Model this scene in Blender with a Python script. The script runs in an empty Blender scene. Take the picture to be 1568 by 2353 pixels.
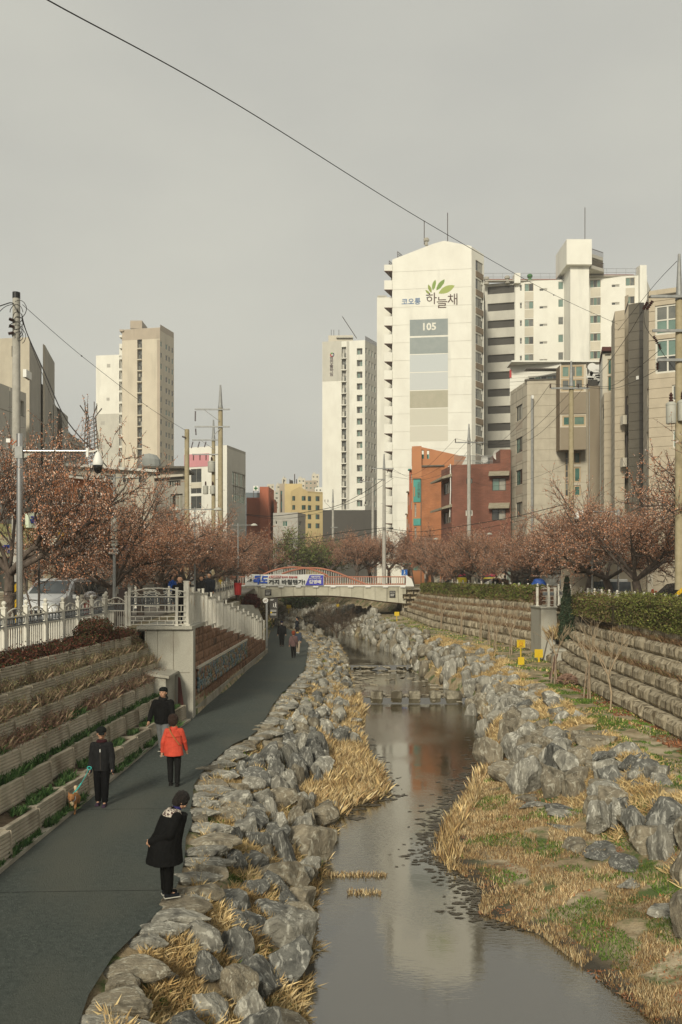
import bpy,bmesh,math,random
import numpy as np
from mathutils import Vector,Matrix,noise,Quaternion
random.seed(7);np.random.seed(7)
S=bpy.context.scene
COL=S.collection
PI=math.pi
R=math.radians
cd=bpy.data.cameras.new('camera');cam=bpy.data.objects.new('camera',cd);COL.objects.link(cam)
cam.location=(0,0,1.9);cam.rotation_euler=(PI/2,0,0)
cd.sensor_fit='VERTICAL';cd.sensor_height=36;cd.sensor_width=24
cd.lens=36*2000/2353;cd.shift_y=0.0631
cd.clip_start=0.1;cd.clip_end=3000
S.camera=cam
SUN_EL,SUN_AZ=R(27),R(196)
w=bpy.data.worlds.new('World');S.world=w;w.use_nodes=True
nt=w.node_tree;nt.nodes.clear()
def wn(t,**k):
 n=nt.nodes.new(t)
 for a,b in k.items():setattr(n,a,b)
 return n
sky=wn('ShaderNodeTexSky',sky_type='NISHITA');sky.sun_disc=False
sky.sun_elevation=SUN_EL;sky.sun_rotation=SUN_AZ;sky.dust_density=6;sky.air_density=1.5;sky.ozone_density=1
hs=wn('ShaderNodeHueSaturation');hs.inputs['Saturation'].default_value=0.25
mx=wn('ShaderNodeMixRGB');mx.inputs['Fac'].default_value=0.9
tc=wn('ShaderNodeTexCoord');mp=wn('ShaderNodeMapping');mp.inputs['Scale'].default_value=(1.0,1.0,2.2)
nz=wn('ShaderNodeTexNoise');nz.inputs['Scale'].default_value=1.7;nz.inputs['Detail'].default_value=5;nz.inputs['Roughness'].default_value=.5
cr=wn('ShaderNodeValToRGB')
cr.color_ramp.elements[0].position=.36;cr.color_ramp.elements[0].color=(4.75,4.74,4.35,1)
cr.color_ramp.elements[1].position=.72;cr.color_ramp.elements[1].color=(5.9,5.85,5.15,1)
bg=wn('ShaderNodeBackground');bg.inputs['Strength'].default_value=0.1
ow=wn('ShaderNodeOutputWorld')
L=nt.links.new
L(tc.outputs['Generated'],mp.inputs['Vector']);L(mp.outputs['Vector'],nz.inputs['Vector']);L(nz.outputs['Fac'],cr.inputs['Fac'])
L(sky.outputs['Color'],hs.inputs['Color']);L(hs.outputs['Color'],mx.inputs['Color1']);L(cr.outputs['Color'],mx.inputs['Color2'])
L(mx.outputs['Color'],bg.inputs['Color']);L(bg.outputs['Background'],ow.inputs['Surface'])
sd=bpy.data.lights.new('sun','SUN');sun=bpy.data.objects.new('sun',sd);COL.objects.link(sun)
sd.energy=2.8;sd.angle=R(11);sd.color=(1.0,.93,.76)
sdir=Vector((math.sin(SUN_AZ)*math.cos(SUN_EL),math.cos(SUN_AZ)*math.cos(SUN_EL),math.sin(SUN_EL)))
sun.rotation_euler=sdir.to_track_quat('Z','Y').to_euler();sun.location=(-20,-40,60)
S.view_settings.view_transform='Standard';S.view_settings.look='None'
S.view_settings.exposure=0.1;S.view_settings.gamma=1;S.view_settings.use_curve_mapping=False
S.cycles.max_bounces=5;S.cycles.diffuse_bounces=2;S.cycles.glossy_bounces=3;S.cycles.transmission_bounces=2
S.cycles.transparent_max_bounces=4;S.cycles.caustics_reflective=False;S.cycles.caustics_refractive=False
EYE=1.9
def at(u,v,Y):return Vector(((u-784)/2000*Y,Y,EYE-(v-1325)/2000*Y))
def gr(u,v,z):Y=2000*(EYE-z)/(v-1325);return Vector(((u-784)/2000*Y,Y,z))
def zz(v,Y):return EYE-(v-1325)/2000*Y
def xx(u,Y):return(u-784)/2000*Y
def ip(x,xs,ys):return float(np.interp(x,xs,ys))
MAT={}
def mat(name,c,c2=None,scale=6,rough=.8,bump=0,bscale=None,metal=0,stretch=None,detail=4,coords='pos',lo=.35,hi=.65,spec=.3,rnd=0,vein=None,stain=None,trans=0,alpha=1):
 if name in MAT:return MAT[name]
 m=bpy.data.materials.new(name);MAT[name]=m;m.use_nodes=True
 t=m.node_tree;t.nodes.clear();N=t.nodes.new;K=t.links.new
 o=N('ShaderNodeOutputMaterial');b=N('ShaderNodeBsdfPrincipled');K(b.outputs[0],o.inputs['Surface'])
 b.inputs['Roughness'].default_value=rough;b.inputs['Metallic'].default_value=metal
 b.inputs['Specular IOR Level'].default_value=spec
 c4=tuple(c)+(1,)
 b.inputs['Base Color'].default_value=c4
 if c2 is None and not bump and not rnd and not stain and not vein:
  return m
 if coords=='pos':
  g=N('ShaderNodeNewGeometry');vec=g.outputs['Position']
 else:
  g=N('ShaderNodeTexCoord');vec=g.outputs['Object']
 mpn=N('ShaderNodeMapping');K(vec,mpn.inputs['Vector'])
 if stretch:mpn.inputs['Scale'].default_value=stretch
 vec=mpn.outputs['Vector']
 if coords=='obj' and rnd:
  oi=N('ShaderNodeObjectInfo');cm=N('ShaderNodeVectorMath');cm.operation='ADD'
  sc_=N('ShaderNodeMath');sc_.operation='MULTIPLY';sc_.inputs[1].default_value=37.
  K(oi.outputs['Random'],sc_.inputs[0]);K(vec,cm.inputs[0]);K(sc_.outputs[0],cm.inputs[1]);vec=cm.outputs[0]
 n1=N('ShaderNodeTexNoise');n1 .inputs['Scale'].default_value=scale;n1 .inputs['Detail'].default_value=detail
 n1 .inputs['Roughness'].default_value=.6
 K(vec,n1 .inputs['Vector'])
 r1=N('ShaderNodeValToRGB');r1 .color_ramp.elements[0].position=lo;r1 .color_ramp.elements[1].position=hi
 r1 .color_ramp.elements[0].color=c4;r1 .color_ramp.elements[1].color=tuple(c2 or c)+(1,)
 K(n1 .outputs['Fac'],r1 .inputs['Fac']);out=r1 .outputs['Color']
 if vein:
  m2=N('ShaderNodeMapping');m2 .inputs['Scale'].default_value=vein[4];K(vec,m2 .inputs['Vector'])
  n2=N('ShaderNodeTexNoise');n2 .inputs['Scale'].default_value=vein[1];n2 .inputs['Detail'].default_value=6;n2 .inputs['Distortion'].default_value=1.2
  K(m2 .outputs['Vector'],n2 .inputs['Vector'])
  r2=N('ShaderNodeValToRGB');r2 .color_ramp.elements[0].position=vein[2];r2 .color_ramp.elements[1].position=vein[3]
  r2 .color_ramp.elements[0].color=(0,0,0,1);r2 .color_ramp.elements[1].color=(1,1,1,1)
  K(n2 .outputs['Fac'],r2 .inputs['Fac'])
  x=N('ShaderNodeMixRGB');K(r2 .outputs['Color'],x.inputs['Fac']);K(out,x.inputs['Color1']);x.inputs['Color2'].default_value=tuple(vein[0])+(1,);out=x.outputs['Color']
 if stain:
  m3=N('ShaderNodeMapping');m3 .inputs['Scale'].default_value=stain[4];K(vec,m3 .inputs['Vector'])
  n3=N('ShaderNodeTexNoise');n3 .inputs['Scale'].default_value=stain[1];n3 .inputs['Detail'].default_value=5;K(m3 .outputs['Vector'],n3 .inputs['Vector'])
  r3=N('ShaderNodeValToRGB');r3 .color_ramp.elements[0].position=stain[2];r3 .color_ramp.elements[1].position=stain[3]
  r3 .color_ramp.elements[0].color=(0,0,0,1);r3 .color_ramp.elements[1].color=(1,1,1,1);K(n3 .outputs['Fac'],r3 .inputs['Fac'])
  x=N('ShaderNodeMixRGB');K(r3 .outputs['Color'],x.inputs['Fac']);K(out,x.inputs['Color1']);x.inputs['Color2'].default_value=tuple(stain[0])+(1,);out=x.outputs['Color']
 if rnd:
  oi=N('ShaderNodeObjectInfo');mr=N('ShaderNodeMapRange');mr.inputs['To Min'].default_value=1-rnd;mr.inputs['To Max'].default_value=1+rnd
  K(oi.outputs['Random'],mr.inputs['Value']);hv=N('ShaderNodeHueSaturation');K(mr.outputs[0],hv.inputs['Value']);K(out,hv.inputs['Color']);out=hv.outputs['Color']
 K(out,b.inputs['Base Color'])
 if bump:
  n4=N('ShaderNodeTexNoise');n4 .inputs['Scale'].default_value=bscale or scale*3;n4 .inputs['Detail'].default_value=8
  n4 .inputs['Roughness'].default_value=.65
  K(vec,n4 .inputs['Vector']);bp=N('ShaderNodeBump');bp.inputs['Strength'].default_value=bump;bp.inputs['Distance'].default_value=.05
  K(n4 .outputs['Fac'],bp.inputs['Height']);K(bp.outputs['Normal'],b.inputs['Normal'])
 return m
def attrmat(name,rough=.8,spec=.2,sub=0,k=1.0):
 """material whose colour comes from the mesh's own colour attribute (leaf to leaf differences)"""
 if name in MAT:return MAT[name]
 m=bpy.data.materials.new(name);MAT[name]=m;m.use_nodes=True
 t=m.node_tree;b=t.nodes['Principled BSDF'];a=t.nodes.new('ShaderNodeAttribute');a.attribute_name='Col'
 t.links.new(a.outputs['Color'],b.inputs['Base Color']);b.inputs['Roughness'].default_value=rough;b.inputs['Specular IOR Level'].default_value=spec
 return m
class MB:
 def __init__(s):s.v=[];s.f=[];s.m=[];s.mi=0
 def quad(s,a,b,c,d):
  n=len(s.v);s.v+=[tuple(a),tuple(b),tuple(c),tuple(d)];s.f.append((n,n+1,n+2,n+3));s.m.append(s.mi);return s
 def poly(s,pts):
  n=len(s.v);s.v+=[tuple(p)for p in pts];s.f.append(tuple(range(n,n+len(pts))));s.m.append(s.mi);return s
 def box(s,x0,y0,z0,x1,y1,z1):
  n=len(s.v)
  s.v+=[(x0,y0,z0),(x1,y0,z0),(x1,y1,z0),(x0,y1,z0),(x0,y0,z1),(x1,y0,z1),(x1,y1,z1),(x0,y1,z1)]
  for q in((0,3,2,1),(4,5,6,7),(0,1,5,4),(1,2,6,5),(2,3,7,6),(3,0,4,7)):
   s.f.append(tuple(n+i for i in q));s.m.append(s.mi)
  return s
 def obox(s,o,ax,ay,az):
  """box from corner o with edge vectors"""
  o,ax,ay,az=map(Vector,(o,ax,ay,az));n=len(s.v)
  for p in(o,o+ax,o+ax+ay,o+ay,o+az,o+ax+az,o+ax+ay+az,o+ay+az):s.v.append(tuple(p))
  for q in((0,3,2,1),(4,5,6,7),(0,1,5,4),(1,2,6,5),(2,3,7,6),(3,0,4,7)):
   s.f.append(tuple(n+i for i in q));s.m.append(s.mi)
  return s
 def prism(s,pts,d):
  """polygon extruded by vector d"""
  d=Vector(d);n=len(s.v);k=len(pts)
  s.v+=[tuple(p)for p in pts]+[tuple(Vector(p)+d)for p in pts]
  s.f.append(tuple(range(n,n+k)));s.m.append(s.mi)
  s.f.append(tuple(range(n+2*k-1,n+k-1,-1)));s.m.append(s.mi)
  for i in range(k):
   j=(i+1)%k;s.f.append((n+j,n+i,n+k+i,n+k+j));s.m.append(s.mi)
  return s
 def tube(s,pts,r,k=6,cap=True):
  pts=[Vector(p)for p in pts];rs=r if isinstance(r,(list,tuple))else[r]*len(pts)
  n0=len(s.v);up=None
  for i,p in enumerate(pts):
   d=(pts[min(i+1,len(pts)-1)]-pts[max(i-1,0)])
   d=d.normalized()if d.length>1e-9 else Vector((0,0,1))
   if up is None:up=d.orthogonal().normalized()
   up=(up-d*up.dot(d));up=up.normalized()if up.length>1e-6 else d.orthogonal().normalized()
   q=d.cross(up)
   for j in range(k):
    a=2*PI*j/k;s.v.append(tuple(p+(up*math.cos(a)+q*math.sin(a))*rs[i]))
  for i in range(len(pts)-1):
   for j in range(k):
    a=n0+i*k+j;b=n0+i*k+(j+1)%k
    s.f.append((a,b,b+k,a+k));s.m.append(s.mi)
  if cap:
   s.f.append(tuple(range(n0+k-1,n0-1,-1)));s.m.append(s.mi)
   e=n0+(len(pts)-1)*k;s.f.append(tuple(range(e,e+k)));s.m.append(s.mi)
  return s
 def lathe(s,prof,c=(0,0,0),k=12,ax='z'):
  n0=len(s.v);cx,cy,cz=c
  for r,h in prof:
   for j in range(k):
    a=2*PI*j/k;p=(r*math.cos(a),r*math.sin(a),h)
    if ax=='y':p=(p[0],p[2],p[1])
    if ax=='x':p=(p[2],p[0],p[1])
    s.v.append((cx+p[0],cy+p[1],cz+p[2]))
  for i in range(len(prof)-1):
   for j in range(k):
    a=n0+i*k+j;b=n0+i*k+(j+1)%k;s.f.append((a,b,b+k,a+k));s.m.append(s.mi)
  s.f.append(tuple(range(n0+k-1,n0-1,-1)));s.m.append(s.mi)
  e=n0+(len(prof)-1)*k;s.f.append(tuple(range(e,e+k)));s.m.append(s.mi)
  return s
 def ball(s,c,r,k=8,sc=(1,1,1)):
  n0=len(s.v);h=k//2
  for i in range(h+1):
   t=PI*i/h
   for j in range(k):
    a=2*PI*j/k;s.v.append((c[0]+r*sc[0]*math.sin(t)*math.cos(a),c[1]+r*sc[1]*math.sin(t)*math.sin(a),c[2]+r*sc[2]*math.cos(t)))
  for i in range(h):
   for j in range(k):
    a=n0+i*k+j;b=n0+i*k+(j+1)%k;s.f.append((a,a+k,b+k,b));s.m.append(s.mi)
  return s
 def mesh(s,name,mats,smooth=0):
  me=bpy.data.meshes.new(name);me.from_pydata(s.v,[],s.f)
  for m in(mats if isinstance(mats,(list,tuple))else[mats]):me.materials.append(m)
  if any(s.m):me.polygons.foreach_set('material_index',s.m)
  if smooth:
   me.polygons.foreach_set('use_smooth',[True]*len(me.polygons));me.set_sharp_from_angle(angle=R(smooth))
  me.update();return me
 def build(s,name,mats,parent=None,smooth=0,**kw):
  return link(name,s.mesh(name,mats,smooth),parent,**kw)
def link(name,me,parent=None,loc=None,rot=None,scale=None,**kw):
 o=bpy.data.objects.new(name,me);COL.objects.link(o)
 if parent is not None:o.parent=parent
 if loc is not None:o.location=loc
 if rot is not None:o.rotation_euler=rot
 if scale is not None:o.scale=scale
 for k,v in kw.items():o[k]=v
 return o
def tag(o,label=None,cat=None,group=None,kind=None):
 if label:o['label']=label
 if cat:o['category']=cat
 if group:o['group']=group
 if kind:o['kind']=kind
 return o
def thing(name,label,cat,loc=(0,0,0),rz=0,group=None):
 o=bpy.data.objects.new(name,None);COL.objects.link(o);o.location=loc;o.rotation_euler=(0,0,rz)
 o.empty_display_size=.2
 return tag(o,label,cat,group)
def dup(root,loc=None,rz=None,label=None,group=None,scale=None):
 r=root.copy();COL.objects.link(r)
 if loc is not None:r.location=loc
 if rz is not None:r.rotation_euler=(0,0,rz)
 if scale is not None:r.scale=scale if isinstance(scale,(tuple,list))else(scale,)*3
 if label:r['label']=label
 if group:r['group']=group
 for ch in list(root.children):
  c=ch.copy();COL.objects.link(c);c.parent=r
  for g in ch.children:
   d=g.copy();COL.objects.link(d);d.parent=c
 return r
def struct(name,mb,m,smooth=0):
 return tag(mb.build(name,m,None,smooth),kind='structure')
def npmesh(name,V,F,cols=None,mats=None,smooth=False):
 """V (n,3) float, F (m,k) int, cols (m,3) per-face colour"""
 me=bpy.data.meshes.new(name);V=np.asarray(V,np.float32);F=np.asarray(F,np.int32);m,k=F.shape
 me.vertices.add(len(V));me.vertices.foreach_set('co',V.ravel())
 me.loops.add(m*k);me.loops.foreach_set('vertex_index',F.ravel())
 me.polygons.add(m);me.polygons.foreach_set('loop_start',np.arange(0,m*k,k,dtype=np.int32));me.polygons.foreach_set('loop_total',np.full(m,k,np.int32))
 if smooth:me.polygons.foreach_set('use_smooth',np.ones(m,bool))
 me.update(calc_edges=True)
 if cols is not None:
  a=me.color_attributes.new('Col','FLOAT_COLOR','CORNER')
  c=np.ones((m*k,4),np.float32);c[:,:3]=np.repeat(np.asarray(cols,np.float32),k,axis=0);a.data.foreach_set('color',c.ravel())
 for x in(mats if isinstance(mats,(list,tuple))else[mats]):me.materials.append(x)
 return me
def text(s,size,m,parent,loc,rot,name='lettering',ext=.004,align='CENTER',sx=1,bold=0,shear=0):
 c=bpy.data.curves.new(name,'FONT');c.body=s;c.size=size;c.align_x=align;c.align_y='CENTER';c.extrude=ext;c.offset=bold;c.shear=shear
 c.resolution_u=2
 o=bpy.data.objects.new(name,c);t0=o.to_mesh()
 nv=len(t0 .vertices);co=np.empty(nv*3,np.float32);t0 .vertices.foreach_get('co',co)
 me=bpy.data.meshes.new(name);me.from_pydata(co.reshape(-1,3).tolist(),[],[p.vertices[:]for p in t0 .polygons]);o.to_mesh_clear()
 me.materials.append(m)
 return link(name,me,parent,loc,rot,(sx,1,1))
FRONT=(PI/2,0,0)
# THE VALLEY
LW=([5,14.4,25.5,29.5,54.9,57,78,90,110,130],[-5.75,-5.65,-5.42,-5.1,-4.64,-4.95,-6.3,-9.5,-17,-25])
PR=([5,9.3,10.5,13,16,20.4,24,27,34.9,44.6,62,71,80,90,110,130],[-2.8,-2.77,-2.99,-2.5,-2.8,-3.45,-3.25,-2.6,-2.5,-1.87,-2.3,-3.3,-4.8,-7.2,-14.5,-22])
WL=([5,11.9,13.5,14.8,17.3,19.5,22.8,24.2,26.2,29,33.4,38.7,42,48,57,72,80,86,95,110,130],[-.8,-.56,-.33,-.51,-.38,-.23,.07,1.3,1.35,.9,.6,.89,.97,.6,.47,-.14,-.9,-1.9,-5.5,-12,-20])
WR=([5,11.9,14.8,15.7,16.8,19.2,21.2,24.2,28.7,33.4,40,43,48,54,58,64,72,77,86,95,110,130],[5.4,4.26,3.37,2.48,2.74,2.07,2.5,3.52,4.68,5.6,6.2,6.3,5,4.7,4.4,3.7,2.7,2.2,.3,-3,-9,-17])
RB=([5,16,17.6,23,25,33,40,50,64,77,86,95,110,130],[6.6,6.2,5.9,5.7,5.4,5.9,6.5,5.4,4.1,2.7,1.2,-1.8,-7.6,-15])
RS=([5,14,20,23,30,36,45,52,59,70,77,86,95,110,130],[7.7,7.4,7.3,7.6,7.9,8.2,8.4,8.4,6.6,4.8,3.8,2.9,.5,-5,-13])
RW=([5,25.6,41.2,49.4,60,69.6,83,95,110,130],[9.8,10.0,10.7,11.3,9.5,7.3,5.9,4.5,0,-8])
SZ=([5,41,49,70,83,95,130],[-2.9,-2.9,-2.45,-2.15,-1.8,-1.8,-1.8])
ZS=([5,30,43,60,74,83,130],[0,0,.12,.2,.35,.72,.65])
WZ=([5,41.8,42.6,50,54,56,130],[-4.2,-4.2,-3.98,-3.98,-3.75,-3.7,-3.7])
RAMP=([30,32.3,54.5,57],[.1,.06,-2.4,-2.9])
DECK_L=-8.6
from bisect import bisect_right
def f_(t,y):
 a,b=t
 if y<=a[0]:return b[0]
 if y>=a[-1]:return b[-1]
 i=bisect_right(a,y);return b[i-1]+(b[i]-b[i-1])*(y-a[i-1])/(a[i]-a[i-1])
def ipf(x,a,b):return f_((a,b),x)
def height(x,y):
 n=noise.fractal(Vector((x*.6,y*.6,3.1)),1,2,4)
 lw,pr,wl,wr,rb,rs,rw=(f_(t,y)for t in(LW,PR,WL,WR,RB,RS,RW))
 wz,sz,zs=f_(WZ,y),f_(SZ,y),f_(ZS,y)
 if x<lw:
  if y<30.3:
   return f_(([-8.3,-7.9,lw-.45,lw],[-.02,-.5,-3.15,-3.2]),x)
  if y<57:
   zr=ipf(y,*RAMP)
   return ipf(x,[-6.85,-6.65,lw-.3,lw],[zs-.02,zr-.05,zr-.05,-2.98])
  return ipf(x,[lw-3.6,lw-3.0,lw-.3,lw],[zs-.02,zs-.3,-2.75,-2.95])+.06*n
 if x<pr:return-2.96
 if x<wl:
  t=(x-pr)/(wl-pr);z=-2.96+(wz-.05+2.96)*(t**1.15)
  if 22<y<31:z=ipf(x,[pr,pr+2.2,wl-1.1,wl],[-2.96,wz+.22,wz+.12,wz-.04])
  return z+.10*n*math.sin(PI*min(1,t*1.02))
 if x<wr:
  d=min(x-wl,wr-x)
  bed=-.09+.12*noise.noise(Vector((x*.8,y*.35,8)))
  return wz+max(-.45,-.05-d*.35+(bed if d<1.0 else-.1))
 if x<rb:
  t=(x-wr)/(max(.3,rb-wr));return wz+.02+.55*t+.05*n*min(1,t*3)
 if x<rs:
  t=(x-rb)/(rs-rb);b=wz+.57;return b+(sz-b)*min(1,t**.8)+.07*n*math.sin(PI*t)
 if x<rw:return sz+.05*n
 if x<rw+2.15:
  return ipf(x,[rw,rw+.3,rw+1.9,rw+2.15],[sz-.05,sz+.05,min(zs,.2)-.45,zs-.05])
 return zs-.03
xs=[-900,-300,-120,-60,-34,-24,-18,-14,-11,-9.6]+list(np.arange(-9,13.6,.2))+[14.2,15,17,20,26,34,60,120,300,900]
ys=[-80,-30,-10,0,4]+list(np.arange(6,60,.25))+list(np.arange(60,131,.6))+[136,145,160,190,240,340,600,1500]
V=[];
for y in ys:
 for x in xs:
  yy=min(max(y,5),130)
  xo=x+(0 if y<=130 else 0)
  V.append((x,y,height(xo,yy)))
nx,ny=len(xs),len(ys)
F=[(j*nx+i,j*nx+i+1,(j+1)*nx+i+1,(j+1)*nx+i)for j in range(ny-1)for i in range(nx-1)]
def ground_mat():
 m=bpy.data.materials.new('bank_soil');m.use_nodes=True;t=m.node_tree;b=t.nodes['Principled BSDF'];N=t.nodes.new;K=t.links.new
 g=N('ShaderNodeNewGeometry')
 def nz_(sc,det=5,st=None):
  mp_=N('ShaderNodeMapping');K(g.outputs['Position'],mp_.inputs['Vector'])
  if st:mp_.inputs['Scale'].default_value=st
  n=N('ShaderNodeTexNoise');n.inputs['Scale'].default_value=sc;n.inputs['Detail'].default_value=det;n.inputs['Roughness'].default_value=.65
  K(mp_.outputs[0],n.inputs['Vector']);return n.outputs['Fac']
 def ramp(f,p0,p1,c0=(0,0,0,1),c1=(1,1,1,1)):
  r=N('ShaderNodeValToRGB');r.color_ramp.elements[0].position=p0;r.color_ramp.elements[1].position=p1
  r.color_ramp.elements[0].color=c0;r.color_ramp.elements[1].color=c1;K(f,r.inputs['Fac']);return r.outputs['Color']
 def mix(f,a,bb):
  x=N('ShaderNodeMixRGB');K(f,x.inputs['Fac'])
  for s_,v in(('Color1',a),('Color2',bb)):
   if isinstance(v,tuple):x.inputs[s_].default_value=v
   else:K(v,x.inputs[s_])
  return x.outputs['Color']
 c=ramp(nz_(2.2,8),.35,.68,(.21,.155,.085,1),(.40,.31,.185,1))
 c=mix(ramp(nz_(.9,6),.50,.62),c,(.47,.39,.26,1))
 c=mix(ramp(nz_(1.4,9),.51,.60),c,(.085,.12,.03,1))
 sp=N('ShaderNodeSeparateXYZ');K(g.outputs['Position'],sp.inputs[0])
 mr=N('ShaderNodeMapRange');mr.inputs['From Min'].default_value=-4.14;mr.inputs['From Max'].default_value=-4.02;mr.inputs['To Min'].default_value=1;mr.inputs['To Max'].default_value=0
 K(sp.outputs['Z'],mr.inputs['Value'])
 c=mix(mr.outputs[0],c,(.05,.042,.028,1))
 K(c,b.inputs['Base Color']);b.inputs['Roughness'].default_value=.95
 bp=N('ShaderNodeBump');bp.inputs['Strength'].default_value=.9;bp.inputs['Distance'].default_value=.06;K(nz_(9,8),bp.inputs['Height']);K(bp.outputs[0],b.inputs['Normal'])
 return m
MAT['bank_soil']=ground_mat()
tag(link('ground',npmesh('ground',V,F,None,MAT['bank_soil'],True)),kind='structure')
def water_mat():
 m=bpy.data.materials.new('stream_water');m.use_nodes=True;t=m.node_tree;b=t.nodes['Principled BSDF'];N=t.nodes.new;K=t.links.new
 g=N('ShaderNodeNewGeometry')
 b.inputs['Base Color'].default_value=(.050,.040,.020,1);b.inputs['Roughness'].default_value=.04;b.inputs['IOR'].default_value=2.3
 b.inputs['Specular IOR Level'].default_value=.75
 def bn(scale,st,dist,strg,det=3):
  mp_=N('ShaderNodeMapping');K(g.outputs['Position'],mp_.inputs['Vector']);mp_.inputs['Scale'].default_value=st
  n=N('ShaderNodeTexNoise');n.inputs['Scale'].default_value=scale;n.inputs['Detail'].default_value=det;K(mp_.outputs[0],n.inputs['Vector'])
  bp=N('ShaderNodeBump');bp.inputs['Strength'].default_value=strg;bp.inputs['Distance'].default_value=dist;K(n.outputs['Fac'],bp.inputs['Height']);return bp
 a=bn(7,(1,3,1),.008,.35,4);c=bn(1.1,(1,1.6,1),.012,.18)
 mp_=N('ShaderNodeMapping');K(g.outputs['Position'],mp_.inputs['Vector']);mp_.inputs['Scale'].default_value=(1,.5,1)
 n=N('ShaderNodeTexNoise');n.inputs['Scale'].default_value=.35;K(mp_.outputs[0],n.inputs['Vector'])
 r=N('ShaderNodeMapRange');r.inputs['From Min'].default_value=.42;r.inputs['From Max'].default_value=.62;r.inputs['To Min'].default_value=.07;r.inputs['To Max'].default_value=.75
 K(n.outputs['Fac'],r.inputs['Value']);K(r.outputs[0],a.inputs['Strength'])
 K(c.outputs[0],a.inputs['Normal']);K(a.outputs[0],b.inputs['Normal'])
 return m
MAT['water']=water_mat()
for(y0,y1,z)in((4,42.2,-4.2),(42.2,55,-3.98),(55,131,-3.7)):
 if z>-4.1:tag(MB().quad((f_(WL,y0)-1,y0,z),(f_(WR,y0)+1,y0,z),(f_(WR,y0)+1,y0-.7,z-.24),(f_(WL,y0)-1,y0-.7,z-.24)).build('water',MAT['water']),kind='structure')
 P=[((f_(WL,y)-1.2,y,z),(f_(WR,y)+1.0,y,z))for y in np.linspace(y0,y1,30)]
 mb=MB()
 for a,b in zip(P[:-1],P[1:]):mb.quad(a[0],a[1],b[1],b[0])
 mb.quad((P[-1][0][0],y1,z),(P[-1][1][0],y1,z),(P[-1][1][0],y1,z-.5),(P[-1][0][0],y1,z-.5))if y1>130 else None
 struct('water',mb,MAT['water'])
M_path=mat('path_asphalt',(.046,.056,.050),(.088,.102,.090),scale=11,rough=.9,bump=.8,bscale=45,detail=12,lo=.3,hi=.7,vein=((.15,.165,.14),38,.58,.72,(1,1,1)),stain=((.095,.10,.082),.5,.52,.72,(1,.5,1)))
mb=MB();Ys=np.arange(5,96,1.0)
def path_r(y):return f_(PR,y)+.12*noise.noise(Vector((0,y*.9,5)))
for a,b in zip(Ys[:-1],Ys[1:]):
 for k in range(6):
  la,ra,lb,rb_=f_(LW,a),path_r(a),f_(LW,b),path_r(b)
  mb.quad((la+(ra-la)*k/6,a,-2.9),(la+(ra-la)*(k+1)/6,a,-2.9),(lb+(rb_-lb)*(k+1)/6,b,-2.9),(lb+(rb_-lb)*k/6,b,-2.9))
struct('footpath',mb,M_path);mb=MB()
for y_ in(13.2,17.9,22.6,28.3,34.5,41,49):
 a_,b_=f_(LW,y_)+.05,path_r(y_)-.05;mb.quad((a_,y_,-2.896),(b_,y_+.12,-2.896),(b_,y_+.135,-2.896),(a_,y_+.015,-2.896))
struct('paving_joints',mb,mat('joint_tar',(.02,.022,.02)))
M_conc=mat('concrete',(.30,.27,.21),(.42,.385,.31),scale=2.5,rough=.9,bump=.35,bscale=25,stain=((.19,.165,.12),.8,.55,.75,(1,1,.35)),detail=8)
M_granite=mat('granite',(.34,.325,.27),(.46,.44,.37),scale=30,rough=.85,bump=.15,bscale=60,stain=((.24,.21,.16),.9,.55,.78,(1,1,.5)),detail=6)
mb=MB()
for a,b in zip(np.arange(5,29,1.5),np.arange(6.5,30.5,1.5)):
 b=min(b-.02,29.45)
 mb.obox((f_(LW,a)-.25,a,-3.0),(.40,0,0),(f_(LW,b)-f_(LW,a),b-a,0),(0,0,.17))
struct('kerb',mb,M_conc)
M_asph=mat('road_asphalt',(.05,.05,.048),(.085,.084,.08),scale=3,rough=.9,bump=.2,bscale=40)
M_pave=mat('paving',(.20,.18,.15),(.28,.25,.21),scale=5,rough=.9,bump=.2)
mb=MB();mp2=MB();md=MB()
YY=[6,14,22,30,36,43,50,60,67,74,78.5,83,100,130]
for a,b in zip(YY[:-1],YY[1:]):
 za,zb=f_(ZS,a),f_(ZS,b)
 mb.quad((-30,a,za+.004),(-10.2,a,za+.004),(-10.2,b,zb+.004),(-30,b,zb+.004))
 mb.quad((15.5,a,za+.004),(40,a,za+.004),(40,b,zb+.004),(15.5,b,zb+.004))
 md.obox((-10.2,a,za-.02),(1.95,0,0),(0,b-a,zb-za),(0,0,.12))
 md.obox((13.2,a,za-.02),(2.3,0,0),(0,b-a,zb-za),(0,0,.12))
struct('road',mb,M_asph);struct('pavement',md,M_pave)
mb=MB()
for y in np.arange(20,80,5):mb.quad((-13.6,y,f_(ZS,y)+.012),(-13.45,y,f_(ZS,y)+.012),(-13.45,y+2.5,f_(ZS,y+2.5)+.012),(-13.6,y+2.5,f_(ZS,y+2.5)+.012))
struct('road_markings',mb,mat('white_line',(.7,.7,.66)))
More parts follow.
